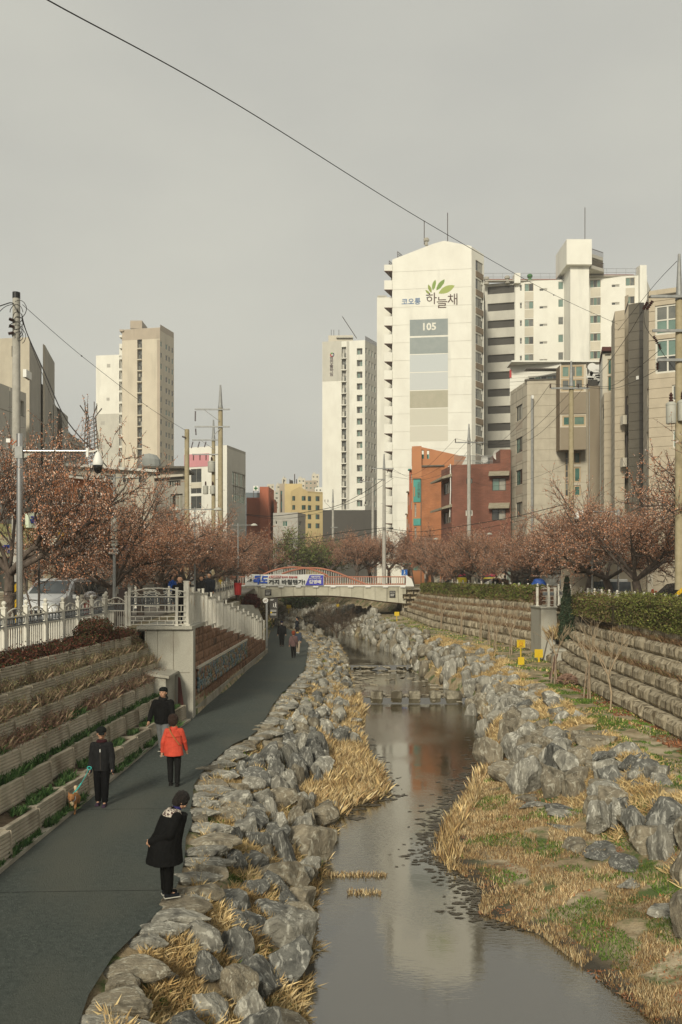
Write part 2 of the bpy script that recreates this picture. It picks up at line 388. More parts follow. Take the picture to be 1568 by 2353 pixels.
# LEFT PLANTER WALL (ribbed concrete blocks, six steps)
M_rib=mat('ribbed_concrete',(.40,.35,.26),(.53,.465,.36),scale=3,rough=.92,bump=.5,bscale=35,coords='obj',rnd=.10,detail=8,stain=((.19,.155,.105),1.3,.5,.72,(1,1,.6)))
def rib_block(Lb=1.40,H=.46,D=.42):
 b=MB();e=.15
 prof=[(0,0)]
 for i in range(6):
  z0=.03+i*(H-.06)/6;dz=(H-.06)/6
  prof+=[(.0,z0),(.028,z0+.012),(.028,z0+dz-.02),(.0,z0+dz-.006)]
 prof+=[(0,H-.03)]
 y0,y1=e,Lb-.03
 for p,q in zip(prof[:-1],prof[1:]):
  b.quad((p[0],y0,p[1]),(p[0],y1,p[1]),(q[0],y1,q[1]),(q[0],y0,q[1]))
 b.box(-D,y1+.01,0,.055,Lb-.022,H+.006);b.box(-D,0.022,0,.05,y0-.01,H+.006)
 b.box(-.07,y0,H-.035,.035,y1,H);b.quad((0,y0,0),(0,y1,0),(-.07,y1,0),(-.07,y0,0));b.quad((-.07,y0,H-.035),(-.07,y1,H-.035),(-.07,y1,0),(-.07,y0,0))
 b.box(-D,y0,0,-D+.05,y1,H-.1)
 return b.mesh('planter_block',M_rib)
RIB=rib_block()
ROWX=[0,.47,.72,1.03,1.38,1.70]
wall=thing('planter_wall','stepped retaining wall of ribbed tan planter blocks rising beside the footpath','retaining wall',(-6,18,-2.9))
soil_mb=MB();M_soil=mat('planter_soil',(.10,.07,.045),(.19,.14,.09),scale=9,rough=1,bump=.8,bscale=20)
for k in range(6):
 z=-2.84+k*.46
 y=7.6+(k*.47)%1.42
 while y<29.4-1.3+(.0 if k<2 else.9):
  x=f_(LW,y)-ROWX[k]-.06
  link('block',RIB,wall,(x+6,y-18,z+2.9),(R(random.uniform(-.6,.6)),R(-4+random.uniform(-.8,.8)),R(-1.4-3.6+random.uniform(-.9,.9))))
  y+=1.425
 nxt=ROWX[k+1]if k<5 else 2.35
 for a,b in zip(np.arange(6,29.5,1.0),np.arange(7,30.5,1.0)):
  xa,xb=f_(LW,a),f_(LW,b)
  soil_mb.quad((xa-ROWX[k]-.13,a,z+.40),(xb-ROWX[k]-.13,b,z+.40),(xb-nxt-.2,b,z+.44),(xa-nxt-.2,a,z+.44))
struct('planter_soil',soil_mb,M_soil)
# RIGHT TERRACE WALLS (rough split blocks)
M_split=mat('split_stone',(.33,.275,.185),(.53,.46,.33),scale=2.6,rough=.95,bump=.9,bscale=14,coords='obj',rnd=.16,detail=9,stain=((.11,.085,.052),2.4,.47,.66,(2.2,2.2,.45)),vein=((.5,.46,.36),6,.62,.75,(2,2,.3)))
def split_block(seed,Lb=1.24,H=.46,D=.4):
 rnd=random.Random(seed);b=MB();nu,nv=7,4;P={}
 for i in range(nu+1):
  for j in range(nv+1):
   u=i/nu;v=j/nv;e=min(u,1-u,v,1-v)
   P[i,j]=(-(.02+.07*min(1,e*5))*(1 if e>0 else.2)-rnd.uniform(0,.035)*(e>0),.006+u*(Lb-.012),.004+v*(H-.008)+(rnd.uniform(-.012,.012)if j==nv else 0))
 for i in range(nu):
  for j in range(nv):b.quad(P[i,j+1],P[i+1,j+1],P[i+1,j],P[i,j])
 for i in range(nu):b.quad(P[i+1,nv],P[i,nv],(D,P[i,nv][1],H),(D,P[i+1,nv][1],H))
 b.quad(P[0,0],P[0,nv],(D,.006,H),(D,.006,0));b.quad(P[nu,nv],P[nu,0],(D,Lb-.006,0),(D,Lb-.006,H))
 return b.mesh('split_block',M_split,smooth=50)
SPL=[split_block(i)for i in range(5)]
def terrace(label,y0,y1,rows,z0f,zstep,setb,group='terraced block walls on the right bank'):
 t=thing('terrace_wall',label,'retaining wall',(f_(RW,y0),y0,z0f(y0)),group=group)
 sb=MB()
 for k in range(rows):
  y=y0+(k*.41)%1.24
  while y<y1-.6:
   x=f_(RW,y)+k*setb;x2=f_(RW,y+1.24)+k*setb
   ang=math.atan2(-(x2-x),1.24)
   z=z0f(y)+k*zstep(y)
   o=link('block',random.choice(SPL),t,(x-t.location.x,y-t.location.y,z-t.location.z),(R(random.uniform(-.8,.8)),0,ang+R(random.uniform(-1.5,1.5))),(1,math.hypot(1,(x2-x)/1.24)*.995,zstep(y)/.46*.985))
   y+=1.25
  for a in np.arange(y0,y1,1.25):
   b=min(a+1.25,y1);wd=setb if k<rows-1 else.9
   za,zb=z0f(a)+(k+1)*zstep(a)-.05,z0f(b)+(k+1)*zstep(b)-.05
   xa,xb=f_(RW,a)+k*setb+.12,f_(RW,b)+k*setb+.12
   sb.quad((xa,a,za),(xa+wd,a,za+.02),(xb+wd,b,zb+.02),(xb,b,zb))
 sb.build('soil_ledge',M_soil,t).location=-t.location
 return t
zf=lambda y:f_(SZ,y)-.02
near_step=lambda y:(0.0-zf(y))/6
terrace('near stretch of rough tan block terraces, six steps high, below the bright green hedge',18,46.9,6,zf,near_step,.33)
terrace('far stretch of rough block terraces curving towards the bridge end',50.6,84,5,zf,lambda y:(.28-zf(y))/5,.36)
# BOULDERS
def rockmat(n,a,b,vein,dark):
 return mat(n,a,b,scale=2.2,rough=.92,bump=1.0,bscale=9,coords='obj',rnd=.16,detail=10,lo=.3,hi=.7,stretch=(1.3,1.3,.9),vein=(vein,3.2,.53,.64,(1.0,1.7,.7)),stain=(tuple(c*1.5 for c in dark),1.5,.50,.76,(1.6,1.0,.7)))
RM={'pale grey':rockmat('rock_pale',(.19,.18,.15),(.38,.36,.30),(.56,.54,.46),(.05,.048,.042)),'dark grey':rockmat('rock_grey',(.09,.09,.08),(.21,.205,.18),(.42,.41,.36),(.028,.028,.026)),'brownish':rockmat('rock_brown',(.17,.145,.105),(.33,.285,.205),(.45,.42,.33),(.05,.043,.03))}
def rock_mesh(seed,kind,sub,m):
 rd=random.Random(seed);bm=bmesh.new();bmesh.ops.create_icosphere(bm,subdivisions=sub,radius=1)
 sc={'upright':(rd.uniform(.75,.95),rd.uniform(.6,.85),rd.uniform(.95,1.15)),'blocky':(rd.uniform(.85,1),rd.uniform(.75,.95),rd.uniform(.75,.95)),'flat':(1.15,.85,.32)}[kind]
 cuts=[]
 for i in range(11):
  n=Vector((rd.gauss(0,1),rd.gauss(0,1),rd.gauss(0,.5))).normalized();cuts.append((n,rd.uniform(.38,.70)))
 cuts.append((Vector((rd.uniform(-.35,.35),rd.uniform(-.35,.35),1)).normalized(),rd.uniform(.55,.8)))
 cuts.append((Vector((rd.uniform(-.7,.7),rd.uniform(-.7,.7),.8)).normalized(),rd.uniform(.62,.85)))
 off=Vector((seed*3.7,seed*1.3,0))
 for v in bm.verts:
  p=v.co.copy()
  for n,d in cuts:
   e=p.dot(n)-d
   if e>0:p-=n*e*.985
  nv=p.normalized()
  q=Vector((p.x*2.4,p.y*2.4,p.z*.9))+off
  s_=noise.fractal(q,1.0,2.1,5)*.075+noise.noise(Vector((p.x*6,p.y*6,p.z*3))+off)*.03
  rg=abs(noise.noise(Vector((p.x*3.3+p.z,p.y*3.3,p.z*1.1))+off*2))
  s_-=max(0,.10-rg)*.4
  p+=nv*s_
  if sub>=4:p+=nv*(noise.noise(p*13+off)*.022+noise.noise(Vector((p.x*26,p.y*26,p.z*9))+off)*.010)
  v.co=Vector((p.x*sc[0],p.y*sc[1],p.z*sc[2]))
 me=bpy.data.meshes.new('boulder');bm.to_mesh(me);bm.free();me.materials.append(m)
 me.polygons.foreach_set('use_smooth',[True]*len(me.polygons));me.set_sharp_from_angle(angle=R(17));return me
HI={};LO={}
for kd,n_ in(('upright',5),('blocky',4),('flat',3)):
 for i,(tone,m)in enumerate(RM.items()):
  HI[kd,tone]=[rock_mesh(i*31+j*7+len(kd),kd,4,m)for j in range(n_ if tone!='brownish' else 3)]
  LO[kd,tone]=[rock_mesh(i*17+j*5+len(kd),kd,2,m)for j in range(2)]
rocks=[]
rd=random.Random(11)
placed=[]
def try_place(x,y,r):
 for(a,b,c)in placed:
  if abs(b-y)<1.6 and(a-x)**2+(b-y)**2<(.57*(c+r))**2:return False
 placed.append((x,y,r));return True
STAND=(at(390,2075,12.9).x,12.9)
y=8.9
while y<74:
 w_=rd.uniform(.42,.78)*(1 if y<45 else.8);x=f_(PR,y)+rd.uniform(.12,.42)
 tone=rd.choice(['pale grey','pale grey','brownish'])
 rocks.append(((x,y,-2.98+rd.uniform(-.02,.03)),(R(rd.uniform(-3,3)),R(rd.uniform(-2,5)),rd.uniform(-.4,.4)),(w_*.85,w_*.62,.42),'flat',tone,'path',0))
 placed.append((x+.1,y,.3));y+=w_*rd.uniform(.75,1.05)
rocks.append(((STAND[0]+.02,12.86,-2.98),(0,0,.3),(.62,.5,.42),'flat','brownish','path',0))
for _ in range(9000):
 y=rd.uniform(8.6,76)if rd.random()<.5 else rd.uniform(8.6,34)
 pr,wl=f_(PR,y),f_(WL,y)
 spit=22.5<y<30.5
 hi_=wl-1.75 if spit else wl-.22
 x=rd.uniform(pr+.55,hi_);t=(x-pr)/(wl-pr)
 if 31<y<42 and x>wl-.75 and rd.random()<.8:continue
 if math.hypot(x-STAND[0],y-STAND[1])<.55:continue
 r=rd.uniform(.33,.60)if y<17 else rd.uniform(.30,.58)if y<45 else rd.uniform(.28,.5)
 if rd.random()<.12:r*=1.25
 if not try_place(x,y,r):continue
 edge=t>.85
 kd=('blocky' if rd.random()<.75 else 'flat')if edge else('upright' if rd.random()<.42 else 'blocky')
 tone=('brownish' if rd.random()<.6 else 'pale grey')if edge else rd.choice(['pale grey','pale grey','dark grey','dark grey','brownish']if y>17 else['dark grey','dark grey','pale grey','brownish','dark grey'])
 z=height(x,y)
 top=-2.72-(.85*t)+rd.uniform(-.12,.22)
 h=max(.35,(top-z)/1.0)
 sz_={'upright':(r*1.25,r*1.25,h*.92),'blocky':(r*1.1,r*1.1,max(r*.75,h*.75)),'flat':(r,r,r*.8)}[kd]
 zc=top-sz_[2]*(1.0 if kd=='upright' else.8 if kd=='blocky' else.25)
 if edge:zc=z+.05+r*.25;sz_=(r*1.1,r*1.15,r*.85)
 rocks.append(((x,y,zc),(R(rd.uniform(-14,14)),R(rd.uniform(-20,8)),rd.uniform(0,6.28)),sz_,kd,tone,'path',1 if t<.4 else 2 if not edge else 3))
for _ in range(9000):
 y=rd.uniform(13.5,84)if rd.random()<.6 else rd.uniform(13.5,40)
 wr,rb,rs=f_(WR,y),f_(RB,y),f_(RS,y)
 lo_=rb+.1 if y<33 else(rb+wr)/2-.4 if y<42 else wr-.05
 if y<33 and rd.random()<.05:lo_=rb-1.0
 x=rd.uniform(lo_,rs+.25);t=(x-lo_)/(rs-lo_)
 r=rd.uniform(.36,.66)if y<40 else rd.uniform(.30,.62)
 if 44<y<55 and rd.random()<.3:r*=1.3
 if y<45:r*=1.12
 if y>24 and noise.noise(Vector((x*.9,y*.55,77)))>.03:continue
 if not try_place(x,y,r*.84):continue
 if x<rb-.3 and y<33:kd='flat' if rd.random()<.6 else 'blocky'
 else:kd='upright' if rd.random()<.38 else 'blocky'
 tone=rd.choice(['pale grey','pale grey','brownish','dark grey','brownish']if y<34 else['pale grey','pale grey','pale grey','brownish'])
 z=height(x,y);sz=f_(SZ,y)
 top=min(sz+rd.uniform(-.1,.38),z+rd.uniform(.6,1.05)*(.8+.2*(1-t)))
 if kd=='flat':rocks.append(((x,y,z+.03),(0,0,rd.uniform(0,6)),(r*.9,r*.9,r*.6),kd,tone,'far',3));continue
 h=max(.35,top-z)
 sz_=(r*1.2,r*1.2,h*.9)if kd=='upright' else(r*1.1,r*1.1,max(r*.7,h*.72))
 rocks.append(((x,y,top-sz_[2]*(1.0 if kd=='upright' else.8)),(R(rd.uniform(-14,14)),R(rd.uniform(-8,16)),rd.uniform(0,6.28)),sz_,kd,tone,'far',1 if t>.6 else 2))
for _ in range(5000):
 y=rd.uniform(84,108);s_=rd.random()
 x=rd.uniform(f_(WR,y)-.1,f_(RS,y)+.3)if s_<.75 else rd.uniform(f_(PR,y)+.3,f_(WL,y))
 r=rd.uniform(.4,.75)
 if not try_place(x,y,r):continue
 z=height(x,y)
 rocks.append(((x,y,z+.1),(R(rd.uniform(-14,14)),R(rd.uniform(-14,14)),rd.uniform(0,6.28)),(r*1.2,r*1.2,r*rd.uniform(1.,1.7)),'upright' if rd.random()<.6 else 'blocky',rd.choice(['pale grey','brownish']),'bend',2))
rocks.sort(key=lambda q:-max(q[2])/q[0][1])
def where(q):
 (x,y,z),bank,zn=q[0],q[5],q[6]
 if bank=='path':
  a='below the black coat, nearest' if y<12 else 'by the feet in black trousers' if y<14.2 else 'between the black and red coats' if y<19 else 'across from the red coat' if y<23.5 else 'behind the reed spit' if y<31 else 'short of the stepping stones' if y<43 else 'near the small yellow sign' if y<58 else 'towards the bridge'
  b=['edging the path','high path bank','mid path bank','at the waterline'][zn]
 elif bank=='far':
  a='near the viewer' if y<19 else 'below the long dry terrace' if y<26 else 'beside the dirt trail' if y<33 else 'by the quiet pool' if y<43 else 'below the yellow signs' if y<56 else 'towards the bridge'
  b=['','on top of the opposite bank','in the opposite bank','in dry grass'][zn]
 else:a,b='beyond the bridge','on the bend'
 return b+' '+a
lowjoin={};RL={}
for i,q in enumerate(rocks):
 pos,rot,scl,kd,tone,bank,zn=q
 if i<290:
  o=link('boulder',rd.choice(HI[kd,tone]),None,pos,rot,scl)
  big=max(scl)
  lb_=('large ' if big>.8 else 'small ' if big<.5 else '')+('steep ' if scl[2]>1.05*scl[0]and kd!='flat' else '')+tone+' '+({'upright':'upright','blocky':'blocky','flat':'flat'}[kd])+' rock '+where(q)
  RL.setdefault(' '.join(lb_.split()[:13]),[]).append(o)
  o['category']='boulder';o['group']='boulders lining the stream banks'
 else:lowjoin.setdefault(tone,[]).append(q)
for lb_,os_ in RL.items():
 os_.sort(key=lambda o:o.location.y)
 for k,o in enumerate(os_):o['label']=lb_+('' if len(os_)==1 else ', '+(['nearest','second nearest','third nearest','fourth nearest','fifth nearest','sixth nearest','seventh nearest','eighth nearest'][k]if k<8 else 'far %s of its row'%('left' if o.location.x<0 else 'right')))
for tone,qs in lowjoin.items():
 VV,FF=[],[];n0=0
 for q in qs:
  me=rd.choice(LO[q[3],tone]);a=np.empty(len(me.vertices)*3,np.float32);me.vertices.foreach_get('co',a);a=a.reshape(-1,3)
  f=np.array([p.vertices[:]for p in me.polygons])
  M=Matrix.LocRotScale(Vector(q[0]),Matrix.Rotation(q[1][2],3,'Z').to_quaternion()@Matrix.Rotation(q[1][0],3,'X').to_quaternion(),Vector(q[2]))
  Mn=np.array(M);a=a@Mn[:3,:3].T+Mn[:3,3]
  VV.append(a);FF.append(f+n0);n0+=len(a)
 me=npmesh('bank_stones',np.vstack(VV),np.vstack(FF),None,RM[tone],False)
 tag(link('bank_stones',me),'smaller %s stones filling both stream banks'%tone,'stones',kind='stuff')
M_step=mat('stepping_stone_granite',(.20,.18,.13),(.40,.36,.27),scale=7,rough=.9,bump=.5,bscale=18,stain=((.09,.075,.05),2.5,.45,.62,(1,1,.5)))
def stepstone(w_,h,d,seed):
 r_=random.Random(seed);bm=bmesh.new();bmesh.ops.create_cube(bm,size=1);bmesh.ops.bevel(bm,geom=bm.edges[:],offset=.06,segments=2,affect='EDGES')
 bmesh.ops.subdivide_edges(bm,edges=[e for e in bm.edges if e.calc_length()>.3],cuts=3,use_grid_fill=True)
 for v in bm.verts:v.co+=Vector((noise.noise(v.co*4+Vector((seed,0,0))),noise.noise(v.co*4+Vector((0,seed,0))),noise.noise(v.co*4+Vector((0,0,seed)))))*.07
 for v in bm.verts:v.co=Vector((v.co.x*w_,v.co.y*d,v.co.z*h))
 me=bpy.data.meshes.new('stepping_stone');bm.to_mesh(me);bm.free();me.materials.append(M_step);me.polygons.foreach_set('use_smooth',[True]*len(me.polygons));me.set_sharp_from_angle(angle=R(35));return me
nth=['first','second','third','fourth','fifth']
for i,(u0,u1)in enumerate(((853.5,880),(899.5,924),(940,966),(989,1012),(1025,1061))):
 x0,x1=xx(u0,42.3),xx(u1,42.3)
 tag(link('stepping_stone',stepstone(x1-x0,.78,.5,i+1),None,((x0+x1)/2,42.35+.05*(i%2),-4.06),(0,0,.05*(i-2))),'squared stone block in the row crossing the stream, %s from the path side'%nth[i],'stepping stone','stepping stones across the stream')
VV,FF=[],[];n0=0
for k in range(330):
 y=rd.choice([rd.uniform(42.0,43.2),rd.uniform(42.2,55),rd.uniform(42.2,55)])if k<230 else rd.uniform(53.9,55.8);x=rd.uniform(f_(WL,y)-.4,f_(WR,y)+.6)
 if y>43.2:
  ww=f_(WR,y)-f_(WL,y);xr=(x-f_(WL,y))/ww
  if.3<xr<.8 and rd.random()<.7 and k<230:continue
 me=rd.choice(LO['flat','pale grey']);a=np.empty(len(me.vertices)*3,np.float32);me.vertices.foreach_get('co',a);a=a.reshape(-1,3);f=np.array([p.vertices[:]for p in me.polygons])
 s_=rd.uniform(.12,.42);M=np.array(Matrix.LocRotScale(Vector((x,y,(-4.12 if y<42.4 else-3.97 if y<54.4 else-3.78)+rd.uniform(-.03,.03))),Matrix.Rotation(rd.uniform(0,6),3,'Z').to_quaternion(),Vector((s_*1.3,s_*.8,s_*.6))))
 VV.append(a@M[:3,:3].T+M[:3,3]);FF.append(f+n0);n0+=len(a)
tag(link('streambed_stones',npmesh('streambed_stones',np.vstack(VV),np.vstack(FF),None,RM['brownish'])),'flat stones breaking the shallow rapids above the stepping stones','stones',kind='stuff')
sb=MB()
for k in range(22):
 x=xx(822,42.3)+k*.27
 sb.obox((x,42.15+rd.uniform(-.03,.12),-4.5),(.255,0,0),(rd.uniform(-.02,.02),.35,0),(0,0,.42+rd.uniform(-.06,.08)))
tag(sb.build('stone_sill',mat('sill_stone',(.16,.14,.1),(.34,.31,.24),scale=6,rough=.85,bump=.6,bscale=20)),'low stone sill under the stepping stones holding back the pool','weir')
# GRASSES
GM=attrmat('dry_stalks',.85,.15)
def blades(P,H,W_,lean,cols,name):
 """P (n,3) roots"""
 n=len(P);a=np.random.rand(n)*2*PI;d=np.stack([np.cos(a),np.sin(a),0*a],1)
 la=np.random.rand(n)*2*PI;ld=np.stack([np.cos(la),np.sin(la),0*la],1)*(lean*np.random.rand(n)*H)[:,None]
 up=np.zeros((n,3));up[:,2]=H*np.sqrt(np.maximum(.05,1-np.minimum(.9,(np.linalg.norm(ld,axis=1)/H))**2))
 bl=P-d*W_[:,None]/2;br=P+d*W_[:,None]/2;mid=P+up*.6+ld*.38+d*W_[:,None]*.42;tip=P+up+ld-d*W_[:,None]*.1
 V=np.stack([bl,br,mid,tip],1).reshape(-1,3);F=np.arange(4*n).reshape(n,4)
 return npmesh(name,V,F,cols,GM)
def pick_cols(pal,n,jit=.25):
 pal=np.array(pal);c=pal[np.random.randint(0,len(pal),n)];return c*(1+(np.random.rand(n,1)-.5)*2*jit)
STRAW=[(.56,.42,.20),(.64,.50,.26),(.50,.36,.17),(.38,.26,.12)]
STUB=[(.45,.34,.18),(.55,.43,.24),(.30,.20,.10),(.18,.12,.06),(.36,.23,.11),(.62,.50,.30)]
GREEN=[(.07,.14,.02),(.12,.21,.035),(.06,.11,.02),(.17,.23,.05)]
def fn(x,y,s,o=0):return noise.noise(Vector((x*s,y*s,o)))
def scatter(n,y0,y1,xa,xb,keep):
 out=[];tries=0
 while len(out)<n and tries<n*6:
  tries+=1
  y=y0*(y1/y0)**random.random();x=random.uniform(xa(y),xb(y))
  if keep(x,y):out.append((x,y,height(x,y)-.01))
 return np.array(out)
def field(name,label,n,y0,y1,xa,xb,keep,h,wd,lean,pal,jit=.25,cat='grass'):
 P=scatter(n,y0,y1,xa,xb,keep);n=len(P)
 sc=np.clip(P[:,1]/16,.8,2.6)
 H=np.random.uniform(h[0],h[1],n);W_=wd*sc*np.random.uniform(.7,1.3,n)
 c=pick_cols(pal,n,jit);k=np.array([fn(a[0],a[1],1.1,61)+.5*fn(a[0],a[1],3.7,62)for a in P]);c=c*(1+.55*k)[:,None]*np.where(k[:,None]>0,[[1,1,1]],[[1,.93,.85]])
 tag(link(name,blades(P,H*(1+.5*k),W_,lean,c,name)),label,cat,kind='stuff')
wr=lambda y:f_(WR,y);rb=lambda y:f_(RB,y);rs=lambda y:f_(RS,y);rw=lambda y:f_(RW,y);pr=lambda y:f_(PR,y);wl=lambda y:f_(WL,y)
lowb=lambda x,y:y<19.5 and x>wr(y)+.5 and x>3.2+(y-13)*.18
greenp=lambda x,y:fn(x,y,.9,2)+.35*fn(x,y,2.6,8)+(.20 if lowb(x,y)else 0)>.20
field('dry_reed_stubble','tan cut reed stubble on the low bank opposite the path',95000,11,34,wr,lambda y:rb(y)+.9,lambda x,y:fn(x,y,1.3,9)>(-.02 if lowb(x,y)else-.34)and not(greenp(x,y)and random.random()<.75),(.04,.12),.009,.55,STUB)
field('green_grass','fresh green grass patches on the bank opposite the path',62000,11,42,wr,lambda y:rw(y)-.1,lambda x,y:greenp(x,y)and x>wr(y)+.35,(.03,.10),.013,1.0,GREEN)
field('straw_grass','long dry yellow grass among the boulders opposite the path',50000,13,60,lambda y:wr(y)+.3,lambda y:rs(y)+.5,lambda x,y:fn(x,y,1.1,4)>(.02 if y<30 else-.1)and(y>30 or x>rb(y)-.15),(.08,.26),.008,1.3,STRAW)
field('reed_fringe','standing dry reed fringe where the pool meets the opposite bank',4500,18,42,lambda y:wr(y)-.12,lambda y:wr(y)+.5,lambda x,y:fn(x,y,.8,6)>-.1,(.12,.36),.010,.5,STRAW+STUB)
field('reed_spit','clump of tall dry reeds on the spit below the footpath',20000,22.2,31,lambda y:max(pr(y)+1.6,wl(y)-2.2),lambda y:wl(y)+.05,lambda x,y:fn(x,y,1.0,3)>-.3,(.18,.44),.008,.8,STRAW+STUB+[(.5,.4,.22)])
field('spit_grass','green grass growing between the reeds of the spit',3500,22.2,31,lambda y:max(pr(y)+1.4,wl(y)-2.4),lambda y:wl(y)-.3,lambda x,y:fn(x,y,1.4,5)>.05,(.08,.2),.02,.8,GREEN)
field('reed_bed','yellow reeds along the pool edge short of the stepping stones',12000,31,42,lambda y:wl(y)-1.3,lambda y:wl(y)+.1,lambda x,y:fn(x,y,.8,3)>-.25,(.2,.5),.008,.7,STRAW+STUB[:3])
field('bank_straw','dry straw tufts between the boulders below the footpath',85000,8.8,75,lambda y:pr(y)+.25,lambda y:wl(y),lambda x,y:fn(x,y,1.7,11)>-.12,(.08,.26),.0048,1.2,STRAW+STUB[:2])
field('bank_green','green weeds between the boulders below the footpath',24000,8.8,60,lambda y:pr(y)+.3,lambda y:wl(y)-.05,lambda x,y:fn(x,y,1.2,17)>.10,(.05,.15),.016,.9,GREEN)
field('trail_grass','thin grass and straw beside the dirt trail under the terraces',12000,18,80,lambda y:rs(y),lambda y:rw(y)-.05,lambda x,y:fn(x,y,.7,21)>.02,(.04,.12),.02,1,STRAW[:3]+GREEN+GREEN)
field('leaf_litter','rusty leaf litter gathered at the foot of the terrace wall',5000,20,44,lambda y:rw(y)-.75,lambda y:rw(y)-.02,lambda x,y:fn(x,y,1.3,31)>-.15,(.03,.07),.05,2.0,[(.22,.09,.045),(.3,.13,.06),(.14,.07,.04)])
for nm,lb,u,v,L_,n in(('water_reeds','long strip of dead reed stumps standing in mid stream',818,2012,.62,420),('water_reeds','short strip of dead reed stumps in mid stream, nearer the viewer',838,2052,.32,200)):
 c=gr(u,v,-4.2);P=np.array([(c.x+random.uniform(-L_,L_),c.y+random.gauss(0,.06),-4.21)for _ in range(n)])
 tag(link(nm,blades(P,np.random.uniform(.04,.13,n),np.full(n,.02),1.0,pick_cols(STUB,n),nm)),lb,'reeds','reed strips in the water')
field('leaf_flecks','rusty dead leaves caught in the reed stubble',9000,11.5,30,wr,lambda y:rb(y)+.3,lambda x,y:fn(x,y,1.1,41)>.0,(.03,.06),.035,2.2,[(.30,.13,.06),(.20,.09,.05),(.38,.22,.12)])
field('path_litter','scattered bits of straw and leaf on the dark footpath',420,9,60,lambda y:f_(LW,y)+.1,lambda y:pr(y)+.1,lambda x,y:x<f_(LW,y)+.5 or x>pr(y)-.45 or random.random()<.25,(.01,.03),.02,2.5,[(.30,.22,.12),(.22,.15,.08),(.40,.33,.22)])
V,F,Cc=[],[],[]
M_mud=mat('wet_mud',(.045,.037,.024),(.09,.075,.05),scale=8,rough=.45,bump=.4,spec=.5)
mb=MB()
for k in range(1300):
 s_=random.random()
 if s_<.62:y=random.uniform(15,27);x=wr(y)-abs(random.gauss(0,.34))+.05
 elif s_<.86:y=random.uniform(21.8,24.5);x=random.uniform(-.1,1.9);
 else:y=random.uniform(24,34);x=random.choice([wr(y)-abs(random.gauss(0,.4)),wl(y)+abs(random.gauss(0,.25))])
 if s_>=.62 and s_<.86 and x>wl(y)+.55:continue
 r_=random.uniform(.012,.062)*(1.4 if y>20 else 1);a0=random.random()*6;k_=6
 pts=[(x+math.cos(a0+j*2*PI/k_)*r_*random.uniform(.5,2.4),y+math.sin(a0+j*2*PI/k_)*r_*random.uniform(.3,1.1),-4.2+.006+random.uniform(0,.006))for j in range(k_)]
 c_=(x,y,-4.2+.010+random.random()*.012)
 for j in range(k_):mb.poly([pts[j],pts[(j+1)%k_],c_])
tag(mb.build('mud_patches',M_mud),'dark mud and weed scraps in the shallows along both banks','mud',kind='stuff')
# BUILDINGS
def sheet(x0,y0,s):return lambda x,y:((x0+x/s)/1.741,(y0+y/s)/1.741)
z1=sheet(0,1100,1.568);z2=sheet(900,1250,1.568);z3=sheet(1730,800,1.568);zo=sheet(1600,1750,3.136);zt=sheet(1500,900,3.136)
zs_=sheet(950,1800,2.851);zp=sheet(700,1500,3.92);zl=sheet(0,1950,2.529);zc=sheet(0,1250,3.138);zr=sheet(2200,1900,2.958);zR=sheet(2300,1100,2.942)
zy=sheet(1800,2230,5.227)
def wallmat(n,a,b=None,stain=None,scale=.5,bump=.12,st=(1,1,.25),bs=12):
 return mat(n,a,b or tuple(x*.86 for x in a),scale=scale,rough=.85,bump=bump,bscale=bs,detail=8,stretch=(1,1,.6),stain=(stain or tuple(x*.72 for x in a),.45,.58,.8,st))
W={'white':wallmat('white_paint',(.80,.785,.70),(.73,.71,.63)),'cream':wallmat('cream_paint',(.62,.57,.46)),'grey':wallmat('grey_paint',(.45,.43,.38)),'greyw':wallmat('pale_grey_paint',(.55,.53,.46)),'beige':wallmat('beige_tile',(.61,.545,.43),(.55,.49,.385)),'tan':wallmat('tan_tile',(.45,.38,.295)),'conc':wallmat('raw_concrete',(.41,.385,.33),(.34,.32,.27)),'stone':wallmat('stone_cladding',(.52,.47,.37),(.44,.395,.31),scale=1.5),'stone2':wallmat('stone_cladding_warm',(.50,.43,.32),(.43,.37,.275),scale=1.5),'dark':wallmat('dark_tile',(.14,.125,.10),(.10,.09,.07)),'char':wallmat('charcoal_tile',(.075,.07,.062)),'stucco':wallmat('brown_stucco',(.30,.25,.18),(.27,.22,.16),bs=40),'pink':wallmat('pink_sign',(.62,.28,.30)),'yellow':wallmat('yellow_paint',(.60,.48,.25)),'yellow2':wallmat('ochre_paint',(.50,.39,.20)),'redp':wallmat('terracotta_paint',(.46,.15,.085)),'orange':wallmat('salmon_paint',(.50,.22,.10),(.45,.19,.09)),'teal':wallmat('teal_paint',(.07,.28,.24),(.09,.34,.29),stain=(.20,.34,.30)),'brown':wallmat('brown_panel',(.20,.15,.10)),'maroon':wallmat('maroon_roof',(.10,.035,.03))}
